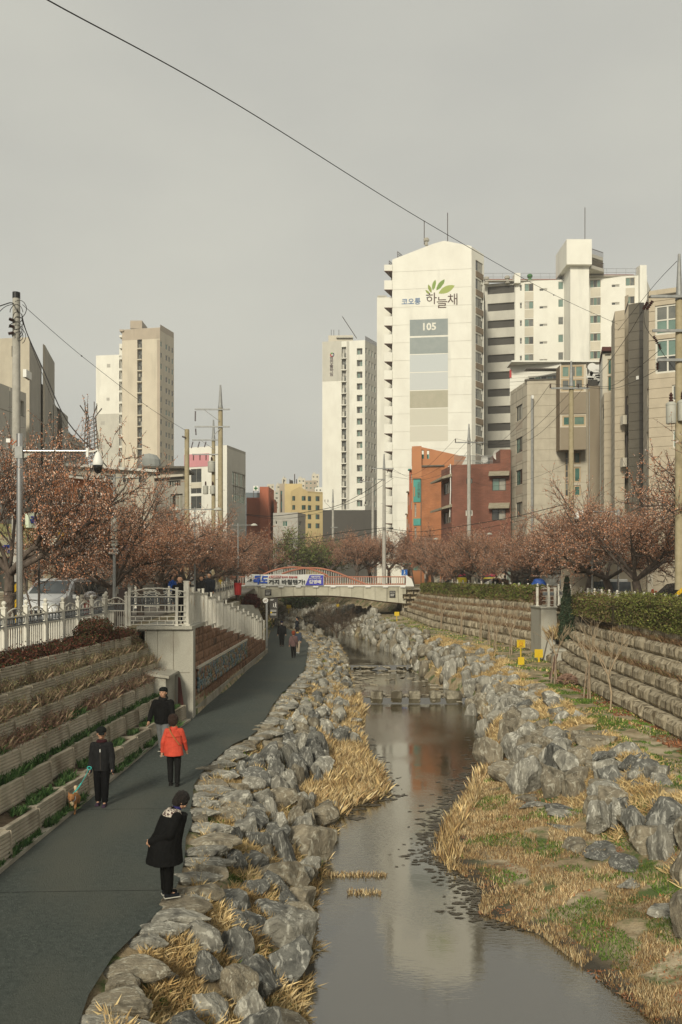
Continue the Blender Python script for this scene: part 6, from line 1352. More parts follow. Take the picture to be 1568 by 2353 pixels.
ysign(1197.8,1510,1528,1542,45,.33,'small yellow double board on a thin metal post in front of the ringed notice',metal=True)
ysign(912.3,1406,1415,1431,76,.42,'yellow board on a yellow post near the far bridge abutment');ysign(776.5,1388,1395,1412,97,.33,'yellow board on a post under the bridge, furthest of all');ysign(732,1524,1533,1545,51,.42,'small yellow board on a metal post among the rocks beside the footpath',metal=True);ysign(664,1390,1398,1410,95,.5,'yellow board on a post beyond the bridge behind the black panel')
Y=55;x=xx(613.5,Y);t=thing('sign_post','tall grey sign post with a round no cycling sign and a dark information panel','sign',(x,Y,-2.9))
part(MB().tube([(x,Y,-2.9),(x,Y,zz(1385,Y))],.075,10),'post',M_steel,t);bzf=sheet(950,2240,2.208)
part(MB().box(xx(620.6,Y),Y-.03,zz(1421,Y),xx(638.8,Y),Y+.03,zz(1374.5,Y)),'panel',mat('panel_charcoal',(.055,.05,.045)),t)
c=Vector((xx(610.7,Y),Y-.1,zz(1379.7,Y)));part(MB().lathe([(.17,-.01),(.17,.01)],tuple(c),20,'y'),'round_plate',M_wht,t)
mb=MB()
for sx in(-.06,.06):mb.tube([(c.x+sx+math.cos(a)*.035,c.y-.015,c.z-.03+math.sin(a)*.035)for a in np.linspace(0,2*PI,9)],.006,4)
mb.tube([(c.x-.06,c.y-.015,c.z-.03),(c.x-.02,c.y-.015,c.z+.03),(c.x+.04,c.y-.015,c.z+.03),(c.x+.06,c.y-.015,c.z-.03)],.007,4);mb.tube([(c.x-.1,c.y-.018,c.z-.1),(c.x+.1,c.y-.018,c.z+.1)],.007,4);part(mb,'pictogram',M_ink,t)
mb=MB();X=xx(634,Y);zc_=zz(1391.5,Y)
for dx,s_ in((0,1),(-.13,.7)):mb.ball((X+dx,Y-.05,zc_+.17*s_),.032*s_,6);mb.box(X+dx-.03*s_,Y-.055,zc_,X+dx+.03*s_,Y-.04,zc_+.13*s_);mb.tube([(X+dx,Y-.05,zc_),(X+dx-.05*s_,Y-.05,zc_-.14*s_)],.015,4);mb.tube([(X+dx,Y-.05,zc_),(X+dx+.05*s_,Y-.05,zc_-.14*s_)],.015,4)
part(mb,'pictogram',M_wht,t)
for v,w_ in((1402,.9),(1404.5,.9),(1410.5,.9),(1413,.9),(1377.5,.5),(1379.5,.4)):part(MB().box(xx(622,Y),Y-.04,zz(v,Y)-.012,xx(622+15*w_,Y),Y-.031,zz(v,Y)+.012),'text_line',M_wht,t)
part(MB().box(xx(622,Y),Y-.04,zz(1409,Y),xx(625.5,Y),Y-.031,zz(1405.6,Y)),'square_mark',M_sy,t)
Y=84;t=thing('crossing_sign','square blue pedestrian crossing sign on a pole at the far bridge end','sign',(xx(930.5,Y),Y,.85));part(MB().tube([(xx(930.5,Y),Y,.85),(xx(930.5,Y),Y,zz(1311,Y))],.04,6),'post',M_steel,t);part(MB().box(xx(919.5,Y),Y-.04,zz(1323,Y),xx(934.5,Y)-.0,Y-.01,zz(1308.5,Y))if False else MB().box(xx(923,Y),Y-.04,zz(1322,Y),xx(936.5,Y),Y-.01,zz(1309,Y)),'plate',mat('sign_blue',(.02,.12,.42)),t);part(MB().box(xx(923,Y),Y-.04,zz(1326.5,Y),xx(936.5,Y),Y-.01,zz(1322.3,Y)),'sub_plate',M_wht,t)
mb=MB();X,zc_=xx(929.5,Y),zz(1315.5,Y);mb.ball((X,Y-.06,zc_+.16),.05,6);mb.tube([(X,Y-.06,zc_+.1),(X,Y-.06,zc_-.03)],.04,4);mb.tube([(X,Y-.06,zc_-.03),(X-.08,Y-.06,zc_-.22)],.025,4);mb.tube([(X,Y-.06,zc_-.03),(X+.08,Y-.06,zc_-.2)],.025,4);mb.tube([(X,Y-.06,zc_+.08),(X+.11,Y-.06,zc_)],.02,4);part(mb,'pictogram',M_wht,t);textfit('횡단보도',924,1323,935.5,1326,Y-.05,M_blue,t)
tag(MB().tube([at(895,1421,80),at(912,1422,80)],.06,5).tube([at(896,1421,80),at(896,1430,80)],.06,5).build('log_rail',W['tan']),'low log rail on the dirt slope under the bridge','rail')
# TREES AND SHRUBS
M_bark=mat('cherry_bark',(.075,.058,.048),(.16,.125,.10),scale=6,rough=.95,bump=.8,bscale=18,stretch=(1,1,.5))
LEAF=attrmat('leaf_bud',.7,.2)
def segs_mesh(S_,k):
 """S_ rows x0..z0,x1..z1,r0,r1"""
 S_=np.array(S_,float);p,q,r0,r1=S_[:,:3],S_[:,3:6],S_[:,6],S_[:,7];d=q-p;L_=np.linalg.norm(d,axis=1,keepdims=True);d=d/np.maximum(L_,1e-6)
 a=np.where(np.abs(d[:,2:3])<.9,[[0,0,1.]],[[1.,0,0]]);u=np.cross(d,a);u/=np.linalg.norm(u,axis=1,keepdims=True);w_=np.cross(d,u);n=len(S_)
 V=np.zeros((n,2*k,3))
 for j in range(k):
  t=2*PI*j/k;o=u*math.cos(t)+w_*math.sin(t);V[:,j]=p+o*r0[:,None];V[:,k+j]=q+o*r1[:,None]
 F=np.zeros((n,k,4),int);b=(np.arange(n)*2*k)[:,None]
 for j in range(k):F[:,j]=np.concatenate([b+j,b+(j+1)%k,b+k+(j+1)%k,b+k+j],1)
 return V.reshape(-1,3),F.reshape(-1,4)
def quads_at(P,size,cols,name,m=None):
 n=len(P);a=np.random.randn(n,3);a/=np.linalg.norm(a,axis=1,keepdims=True);b=np.cross(a,np.random.randn(n,3));b/=np.linalg.norm(b,axis=1,keepdims=True)
 s_=(size*np.random.uniform(.6,1.4,n))[:,None];V=np.stack([P-a*s_,P+b*s_*.7,P+a*s_,P-b*s_*.7],1).reshape(-1,3)
 return npmesh(name,V,np.arange(4*n).reshape(n,4),cols,m or LEAF)
def grow(seed,H,Rd,fork,trunk_r,nb=(5,5,6,6),buds=True,lean=0,twig=.42,up=.35,flat=1.0,bare=0.0,trunkh=None):
 rd_=random.Random(seed);thick,thin,tips=[],[],[]
 def seg(p,q,r0,r1,lst):lst.append((*p,*q,r0,r1))
 def path(p,d,L_,r0,r1,n,curve,lst,drop=0):
  pts=[p];
  for i in range(n):
   d=(d+Vector((rd_.gauss(0,curve),rd_.gauss(0,curve),rd_.gauss(0,curve)+drop))).normalized();q=p+d*(L_/n);seg(p,q,r0+(r1-r0)*i/n,r0+(r1-r0)*(i+1)/n,lst);p=q;pts.append(p)
  return pts,d
 base=Vector((0,0,-.15));tp,td=path(base,Vector((lean*.3,0,1)),fork+.15,trunk_r*1.15,trunk_r*.85,4,.07,thick);top=tp[-1]
 a0=rd_.uniform(0,6.28)
 for i in range(nb[0]):
  a=a0+i*2*PI/nb[0]+rd_.uniform(-.35,.35);el=rd_.uniform(.35,.95);d1=Vector((math.cos(a)*math.cos(el),math.sin(a)*math.cos(el),math.sin(el)*flat));L1=min(Rd,H-fork)*rd_.uniform(.45,.62)
  r1=trunk_r*rd_.uniform(.34,.5);p1,e1=path(top,d1,L1,r1,r1*.6,5,.10,thick,.02)
  for j in range(nb[1]):
   s0=p1[min(len(p1)-1,1+int(j*4.2/nb[1])+1)];d2=(e1+Vector((rd_.gauss(0,.6),rd_.gauss(0,.6),rd_.gauss(.05,.4)))).normalized();L2=L1*rd_.uniform(.5,.85);p2,e2=path(s0,d2,L2,r1*.5,r1*.22,4,.12,thick,.01)
   for k in range(nb[2]):
    s1=p2[min(len(p2)-1,1+int(k*3.4/nb[2])+(k%2))];d3=(e2+Vector((rd_.gauss(0,.75),rd_.gauss(0,.75),rd_.gauss(up*.3,.5)))).normalized();L3=L2*rd_.uniform(.4,.75);p3,e3=path(s1,d3,L3,r1*.16,r1*.07,3,.14,thin,.0)
    for m_ in range(nb[3]):
     s2=p3[min(3,1+int(m_*3/nb[3]))];d4=(e3+Vector((rd_.gauss(0,.8),rd_.gauss(0,.8),rd_.gauss(up*.4,.6)))).normalized();L4=twig*rd_.uniform(.6,1.5);q=s2+d4*L4;seg(s2,q,.009,.004,thin)
     if q.z<fork*.8:continue
     tips.append((s2,q))
 return thick,thin,tips
BUDS=np.array([(.62,.29,.165),(.50,.21,.11),(.68,.39,.26),(.40,.17,.085),(.74,.52,.38),(.56,.26,.145),(.36,.19,.10)])
def bud_cols(n,pal=BUDS,white=0.0):
 c=pal[np.random.randint(0,len(pal),n)]*np.random.uniform(.75,1.2,(n,1));w_=np.random.rand(n)<white;c[w_]=np.array((.78,.66,.61))*np.random.uniform(.8,1.05,(w_.sum(),1));return c
def tree_meshes(seed,bsize=.022,per=9,white=.08,pal=BUDS,bark=M_bark,**k):
 np.random.seed(seed);thick,thin,tips=grow(seed,**k)
 V1,F1=segs_mesh(thick,6);V2,F2=segs_mesh(thin,3);tr=npmesh('trunk',np.vstack([V1,V2]),np.vstack([F1,F2+len(V1)]),None,bark,True)
 A=np.array([t[0]for t in tips]);B=np.array([t[1]for t in tips]);n=len(A);t=np.random.rand(n,per,1)**.8
 P=(A[:,None]*(1-t)+B[:,None]*t).reshape(-1,3)+np.random.randn(n*per,3)*.022
 return tr,quads_at(P,bsize,bud_cols(len(P),pal,white),'crown'),len(V1)+len(V2)
TV=[tree_meshes(s,bsize=.023,per=15,white=.06,H=7.4,Rd=4.4,fork=1.5,trunk_r=.19,nb=(6,6,7,8),twig=.50,up=.9)for s in(3,5,8,13)]
def tree(name,label,cat,tm,loc,rz=0,s=1,group=None):
 t=thing(name,label,cat,loc,rz,group);t.scale=s if isinstance(s,tuple)else(s,s,s);link('trunk',tm[0],t);link('crown',tm[1],t);return t
near_l=tree_meshes(21,bsize=.018,per=18,white=.12,H=6.0,Rd=4.3,fork=1.3,trunk_r=.17,nb=(6,6,8,8),twig=.45,up=.6)
near_r=tree_meshes(33,bsize=.019,per=17,white=.12,H=6.8,Rd=4.4,fork=1.7,trunk_r=.20,nb=(6,6,7,8),twig=.5,up=.7)
CH='flowering cherry trees along the streets'
tree('cherry_tree','nearest cherry tree, whitest blossom, behind the steel camera pole','tree',near_l,(-9.7,25.4,.05),.5,(1.0,1.0,1.5),CH)
lt=['second cherry tree along the promenade, beside the tall grey lamp post','third cherry tree, forked trunk in front of the oncoming cars','cherry tree leaning beside the young man in black','cherry tree behind the two women by the stairs','cherry tree behind the man with glasses','cherry tree with a thick trunk near the banner end','cherry tree before the bridge on the promenade','last cherry tree on the promenade at the bridge']
for i,(x,y,s)in enumerate(((-8.9,32.9,.97),(-8.9,38.6,.93),(-9.0,44.4,.97),(-9.1,50,.95),(-9.2,55.5,.97),(-9.0,62.5,1.0),(-9.5,69,.98),(-10.2,75.5,.95))):tree('cherry_tree',lt[i],'tree',TV[i%4],(x,y,zsf(y)),1.3*i,s,CH)
lt2=['cherry tree across the road by the narrow shops','cherry tree across the road beyond the narrow shops','far cherry tree across the road behind the cars','farthest cherry tree across the road','cherry tree between the road and the white pink signed building','cherry tree past the bridge on the path side','second cherry tree past the bridge on the path side']
for i,(x,y,s)in enumerate(((-17.5,52,.9),(-17.3,62,.95),(-17,73,1.0),(-17,86,1.05),(-14.2,80,1.0),(-10.5,92,1.05),(-8.5,99,1.1))):tree('cherry_tree',lt2[i],'tree',TV[(i+2)%4],(x,y,zsf(min(y,80))),.7+1.9*i,s,CH)
tree('cherry_tree','nearest cherry tree on the terraced side, reaching in over the transformer','tree',near_r,(14.9,33.5,.1),2.2,(1.25,1.2,1.45),CH)
rt=['cherry tree with a forked trunk beside the black car','cherry tree in front of the small white truck','cherry tree by the dark shed opening','cherry tree beside the striped pole foot','cherry tree in front of the blue tarpaulin','cherry tree by the grey shed wall','cherry tree in front of the teal shutters','cherry tree beside the white car','cherry tree in front of the yellow shop','slender cherry tree near the shop corner','cherry tree by the bus shelter','cherry tree behind the bus shelter']
ry=[40.2,44.6,49.5,54.5,59,63,67,71,75,79,84,90]
for i,y in enumerate(ry):tree('cherry_tree',rt[i],'tree',TV[(i*3+1)%4],((13.9 if y<50 else f_(RW,y)+3.1+(i%2)*.5),y,zsf(y)),2.1*i,(1.1 if y<56 else.97)if y<80 else.85,CH)
for i,(x,y,s,lb)in enumerate(((3.6,101,1.25,'wide cherry tree straight beyond the bridge railing'),(8.2,99,1.15,'cherry tree beyond the bridge below the leaf tower'),(-1.2,107,1.2,'cherry tree behind the green willow'),(11.4,97,1.05,'cherry tree beside the concrete pole beyond the bridge'),(6.0,108,1.2,'cherry tree deep beyond the bridge'),(1.5,98,1.05,'low cherry tree just past the bridge deck'))):tree('cherry_tree',lb,'tree',TV[(i+1)%4],(x,y,.9),1.1*i,s,CH)
WILL=np.array([(.17,.21,.06),(.12,.16,.04),(.24,.27,.09),(.10,.12,.04)])
wt=tree_meshes(51,bsize=.07,per=8,white=0,pal=WILL,H=8.2,Rd=5,fork=1.6,trunk_r=.22,nb=(6,6,6,6),twig=.75,up=-.3)
tree('willow_tree','fresh green willow standing beyond the bridge deck','tree',wt,(-4.8,100,.9),0,(1.0,1,1.05));tree('willow_tree','second smaller green willow in front of the charcoal podium','tree',wt,(-1.0,112,.9),2,.95)
bs=tree_meshes(61,bsize=.02,per=2,white=0,pal=np.array([(.14,.08,.05),(.10,.06,.04)]),bark=mat('shrub_bark',(.07,.05,.035),(.13,.095,.065),scale=8),H=3.2,Rd=2.9,fork=.25,trunk_r=.09,nb=(8,5,6,5),twig=.4,up=.3)
p=at(780,1462,72);tree('bare_shrub','wide leafless shrub growing at the waterline before the bridge','shrub',bs,(p.x-.2,72,p.z),0,(1.05,.8,.95))
M_pale=mat('sapling_bark',(.33,.25,.16),(.46,.36,.24),scale=9);M_stake=mat('stake_wood',(.20,.14,.09),(.34,.27,.19),scale=7);SGp='staked saplings below the terraces'
def sapling(label,u,v,H_,seed,stakes=1,z=None):
 rs_=random.Random(seed);zb_=-2.9
 for _ in range(6):
  g_=gr(u,v,zb_);zb_=f_(SZ,g_.y)
 t=thing('sapling',label,'sapling',g_,0,SGp);S_=[];h=H_*rs_.uniform(.38,.5);pts=[Vector((0,0,-.1)),Vector((rs_.uniform(-.05,.05),0,h*.5)),Vector((rs_.uniform(-.08,.08),0,h))]
 for a,b_ in zip(pts[:-1],pts[1:]):S_.append((*a,*b_,.042,.034))
 def br(p,d,L_,r,lv):
  q=p+d*L_;m_=p.lerp(q,.5)+Vector((rs_.gauss(0,.03),rs_.gauss(0,.03),.02));S_.append((*p,*m_,r,r*.8));S_.append((*m_,*q,r*.8,r*.55))
  if lv:
   for _ in range(3):br(m_.lerp(q,rs_.random()),(d+Vector((rs_.gauss(0,.4),rs_.gauss(0,.4),rs_.gauss(.2,.25)))).normalized(),L_*rs_.uniform(.5,.8),r*.5,lv-1)
 for i in range(5):a=i*1.3+rs_.random();br(pts[2],Vector((math.cos(a)*.5,math.sin(a)*.5,1)).normalized(),(H_-h)*rs_.uniform(.4,.65),.026,2)
 V_,F_=segs_mesh(S_,4);link('stem',npmesh('stem',V_,F_,None,M_pale),t)
 for i in range(stakes):part(MB().tube([g_+Vector((-.13-.16*i,-.05,-.1)),g_+Vector((-.05-.1*i,-.02,1.35-.1*i))],.035,6),'stake',M_stake,t)
for i,(a,H_,st_,lb)in enumerate((((1403,1634),2.9,0,'single thin reddish sapling nearest the leaf litter'),((1357,1607),3.3,2,'tall forked sapling tied to two stakes beside the terrace'),((1280,1572),2.8,2,'sapling with a pale stake next to the stick mound'),((1176,1503),3.0,1,'sapling with a stake behind the ringed yellow notice'),((1140,1494),2.3,1,'short sapling left of the spreading one'),((1126,1483),2.8,1,'spreading sapling in front of the far terrace'),((1106,1474),2.0,1,'small sapling with a dark stake on the far trail'),((1062,1461),3.0,1,'slender sapling towards the bridge'),((1016,1447),2.6,1,'last sapling before the bridge abutment'))):sapling(lb,*a,H_,40+i,st_)
def mass(name,label,cat,pts_fn,n,size,pal,root=None,tw=0):
 P=np.array([pts_fn()for _ in range(n)]);c=np.array(pal)[np.random.randint(0,len(pal),n)]*np.random.uniform(.7,1.25,(n,1));return P,c
HG=[(.12,.145,.03),(.17,.19,.045),(.08,.095,.025),(.22,.22,.06),(.14,.115,.045),(.10,.07,.035)];HB=[(.16,.11,.05),(.12,.08,.04),(.20,.14,.07),(.10,.11,.03)]
def hedge(label,x_fn,y0,y1,z0f,h,wd,n,size,pal,name='hedge',rag=.12,group=None):
 P=[];zc=[]
 for _ in range(n):
  y=random.uniform(y0,y1);top=h*(1+.16*fn(y,0,1.1,7));s_=random.random()
  if s_<.45:x,z=-wd/2-rag*abs(random.gauss(0,.5))+.08,random.uniform(0,top)
  elif s_<.8:x,z=random.uniform(-wd/2,wd/2),top+random.gauss(0,rag*.5)
  else:x,z=random.uniform(-wd/2,wd/2),random.uniform(0,top)
  x+=.14*fn(y,z,1.9,3);P.append((x_fn(y)+x,y,z0f(y)+z))
 P=np.array(P);c=np.array(pal)[np.random.randint(0,len(pal),n)]*np.random.uniform(.7,1.3,(n,1));pn=np.array([fn(a[1],a[2],1.3,5)for a in P])
 c*=(1+.35*pn)[:,None]
 t=thing(name,label,'hedge',(x_fn((y0+y1)/2),(y0+y1)/2,z0f((y0+y1)/2)),0,group);o=link('foliage',quads_at(P,np.clip(np.full(n,size),0,1),c,'foliage'),t);o.location=-t.location;o['kind']='stuff'
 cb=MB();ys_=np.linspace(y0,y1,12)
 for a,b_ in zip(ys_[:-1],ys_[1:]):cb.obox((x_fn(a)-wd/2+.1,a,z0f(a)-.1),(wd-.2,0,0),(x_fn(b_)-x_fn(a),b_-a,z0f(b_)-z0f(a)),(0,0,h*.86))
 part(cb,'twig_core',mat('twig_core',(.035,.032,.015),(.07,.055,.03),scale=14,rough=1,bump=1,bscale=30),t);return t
hedge('bright yellow-green clipped hedge on top of the near terraces',lambda y:f_(RW,y)+2.0,23.5,38.2,lambda y:-.12,1.12,.95,60000,.034,HG,rag=.2)
hedge('straggly olive brown shrubs between the conifer and the bright hedge',lambda y:f_(RW,y)+1.7,38,46.8,lambda y:-.1,.95,1.0,12000,.04,HB+HG[:2],rag=.3,name='shrub_row')
hedge('long trimmed olive hedge along the far terrace up to the bridge',lambda y:f_(RW,y)+2.0,53.5,82,lambda y:.22,.98,1.0,42000,.062,HG[:3]+HG[:1]+HB[:2])
hedge('red-brown leafless end of the far hedge beside the granite pier',lambda y:f_(RW,y)+1.9,50.7,53.6,lambda y:.15,.85,1.0,9000,.045,[(.17,.09,.06),(.12,.07,.045),(.21,.13,.08)],name='shrub_row',rag=.25)
t=thing('conifer','dark green narrow conifer standing beside the granite pier','tree',(xx(1303,45.5),45.5,-1.5));P=[]
for _ in range(15000):
 z=random.random();r_=.62*(1-z)**.75*(.75+.35*fn(z*9,0,1,2))+.04;a=random.random()*6.28;rr=r_*random.random()**.45;P.append((t.location.x+math.cos(a)*rr,45.5+math.sin(a)*rr,-1.4+z*3.35-.12*rr))
o=link('foliage',quads_at(np.array(P),.045,np.array([(.035,.06,.03),(.05,.085,.045),(.025,.04,.022),(.08,.09,.05)])[np.random.randint(0,4,len(P))],'foliage'),t);o.location=-t.location;part(MB().tube([(t.location.x,45.5,-1.7),(t.location.x,45.5,1.4)],[.06,.015],6),'trunk',M_bark,t)
def bush(label,c,r,n,size,pal,name='bush',squash=1.0):
 t=thing(name,label,'bush',(c[0],c[1],c[2]));P=[]
 for _ in range(n):
  d=Vector((random.gauss(0,1),random.gauss(0,1),random.gauss(0,1))).normalized();q=d*(random.random()**.35);k=1+.3*noise.noise(d*2.2+Vector(c));P.append((c[0]+q.x*r[0]*k,c[1]+q.y*r[1]*k,c[2]+r[2]+q.z*r[2]*k))
 o=link('foliage',quads_at(np.array(P),size,np.array(pal)[np.random.randint(0,len(pal),n)]*np.random.uniform(.7,1.3,(n,1)),'foliage'),t);o.location=-t.location
 part(MB().tube([(c[0],c[1],c[2]-.3),(c[0],c[1],c[2]+r[2])],.05,5),'stem',M_bark,t)
bush('round dark maroon bush beside the stair foot',at(578,1402,60),(.62,.7,.55),6000,.05,[(.09,.025,.02),(.13,.04,.03),(.06,.02,.018)]);bush('olive brown bush behind the sign post',at(598,1432,64),(.6,.7,.9),5000,.05,[(.11,.09,.035),(.14,.10,.05),(.08,.05,.03)]);bush('dark evergreen bush under the bridge on the bend',at(690,1398,97),(2.2,1.2,.9),6000,.08,[(.03,.05,.02),(.045,.07,.025),(.05,.045,.025)])
tag(MB().prism([at(551,1390,57),at(590,1390,60),at(607,1428,60),at(560,1428,57)],(-.15,.25,0)).build('ramp_parapet',M_granite),'grey granite parapet sloping down behind the stair railing','parapet')
def tuft_mesh(seed):
 np.random.seed(seed);n=170;a=np.random.rand(n)*6.28;r_=np.random.rand(n)**.6*.17;P=np.stack([np.cos(a)*r_*.75,np.sin(a)*r_*1.7,np.zeros(n)],1);return blades(P,np.random.uniform(.08,.2,n),np.full(n,.022),1.1,pick_cols([(.05,.11,.03),(.08,.16,.05),(.035,.08,.025),(.12,.19,.07)],n),'foliage')
TM=[tuft_mesh(i)for i in range(5)];rt_=random.Random(17);TG='green tufts in the planter wall'
rown=['kerb','lowest planter row','second planter row','third planter row']
cnt={};TL={}
for k,off in((-1,-.14),(0,.24),(1,.22),(2,.22)):
 y=9.5+rt_.random()
 while y<28.6:
  if rt_.random()<(.85 if k<2 else.35):
   x=f_(LW,y)-(ROWX[k]+off if k>=0 else-.02);z=(-2.84+k*.46+.44)if k>=0 else-2.84
   sect='nearest the viewer' if y<13.5 else 'near the dog' if y<17.5 else 'beside the woman with the dog' if y<21.5 else 'behind the walking man' if y<25.5 else 'by the granite plinth'
   link('grass_tuft',rt_.choice(TM),None,(x,y,z),(0,0,rt_.choice([0,PI])+rt_.uniform(-.3,.3)),(rt_.uniform(.8,1.25),)*3,category='tuft',group=TG)
   TL.setdefault('green weed tuft on the %s, %s'%(rown[k+1],sect),[]).append(COL.objects[-1])
  y+=rt_.uniform(.38,.85)
for lb_,os_ in TL.items():
 os_.sort(key=lambda o:o.location.y)
 for k,o in enumerate(os_):o['label']=lb_+('' if len(os_)==1 else ', '+['first','second','third','fourth','fifth','sixth','seventh','eighth','ninth','tenth','eleventh','twelfth','last'][min(k,12)]+' along')
def shrubs(name,label,xf,y0,y1,zf_,h,n,palS,palL,nl,ls=.016,wd=.18):
 P=np.array([(xf(y)+random.gauss(0,wd*.6),y,zf_(y))for y in(random.uniform(y0,y1)for _ in range(n))]);dens=np.array([fn(p_[1],p_[0],1.5,9)for p_ in P]);P=P[dens>-.25];n=len(P);H=np.random.uniform(h[0],h[1],n)
 me=blades(P,H,np.full(n,.007),.8,pick_cols(palS,n),name);o=tag(link(name,me),label,'shrubs',kind='stuff')
 idx=np.random.randint(0,n,nl);Q=P[idx]+np.stack([np.random.randn(nl)*wd*.7,np.random.randn(nl)*.12,np.random.rand(nl)*H[idx]*1.05],1)
 c=pick_cols(palL,nl);m2=quads_at(Q,ls,c,name);tag(link('shrub_leaves',m2),label.replace('shrubs','leaves of the shrubs'),'leaves',kind='stuff')
LWr=lambda k:(lambda y:f_(LW,y)-ROWX[k]-.26)
TW=[(.22,.15,.10),(.28,.20,.13),(.16,.10,.07),(.33,.25,.16)]
shrubs('twiggy_shrubs','wine brown twiggy shrubs in the third planter row',LWr(2),8,29.2,lambda y:-2.84+3*.46-.02,(.16,.40),4500,TW,[(.20,.09,.07),(.24,.13,.09),(.15,.15,.06),(.15,.08,.06)],30000,.013)
shrubs('twiggy_shrubs','olive and brown twiggy shrubs in the fourth planter row',LWr(3),8,29.3,lambda y:-2.84+4*.46-.02,(.16,.40),4500,TW,[(.23,.20,.10),(.27,.22,.12),(.18,.11,.07),(.15,.17,.06)],30000,.013)
shrubs('twiggy_shrubs','olive twiggy shrubs in the fifth planter row',LWr(4),8,29.4,lambda y:-2.84+5*.46-.02,(.14,.34),4200,TW,[(.24,.22,.11),(.18,.18,.08),(.20,.14,.08)],26000,.013)
shrubs('red_shrubs','dark red and green leafy shrubs along the foot of the street fence',lambda y:f_(LW,y)-2.12,8,29.6,lambda y:-.12,(.15,.38),5200,[(.07,.03,.02),(.10,.045,.03)],[(.13,.035,.022),(.09,.03,.02),(.06,.07,.025),(.045,.055,.02),(.17,.06,.035)],24000,.022,.26)
bush('big dark red and green shrub against the end of the ornamental fence',(-7.55,26.6,-.2),(.42,1.7,.42),9000,.024,[(.12,.035,.022),(.07,.03,.02),(.06,.075,.025),(.045,.055,.02),(.17,.07,.04)],name='red_shrub')
bush('brown twiggy shrub at the corner against the granite pier',(-6.95,29.0,-.75),(.35,.45,.35),3500,.02,[(.15,.12,.06),(.11,.09,.04),(.16,.09,.06)],name='corner_shrub')
for nm,k,y0,y1,lb,st_,zs2 in(('dry_ledge_growth',2,22,43,'dry brown growth on the third ledge of the near terraces',.33,near_step),('dry_ledge_growth',4,26,43,'dry brown growth on the fifth ledge of the near terraces',.33,near_step)):
 shrubs(nm,lb,lambda y,k=k,st_=st_:f_(RW,y)+(k+1)*st_-.1,y0,y1,lambda y,k=k,zs2=zs2:zf(y)+(k+1)*zs2(y)-.05,(.12,.34),4200,[(.20,.13,.07),(.15,.09,.05),(.26,.18,.10)],[(.18,.09,.05),(.13,.07,.04),(.12,.13,.04)],9000,.018,.12)
for k in range(1,5):
 shrubs('dry_ledge_growth','dry rusty growth along ledge %s of the far terraces'%['one','two','three','four'][k-1],lambda y,k=k:f_(RW,y)+(k+1)*.36-.2,50.8,82,lambda y,k=k:zf(y)+(k+1)*(.28-zf(y))/5-.05,(.14,.36),4200,[(.24,.16,.09),(.18,.11,.06),(.30,.22,.13)],[(.20,.11,.06),(.16,.09,.05),(.26,.19,.11)],6000,.03,.14)
shrubs('dry_grass_slope','tall dry grass between the granite pier, the conifer and the near terraces',lambda y:f_(RW,y)+random.uniform(.5,1.8),46.9,50.6,lambda y:-1.5,(.3,.9),5000,STRAW+[(.20,.13,.07)],[(.2,.14,.07)],3000,.02,.3)
shrubs('bank_grass','straw and weeds on the slope between the stair foot and the bridge',lambda y:f_(LW,y)-random.uniform(.2,3.0),57.5,82,lambda y:-2.0,(.2,.8),9000,STRAW+GREEN+TW,[(.12,.10,.04)],7000,.05,.3)
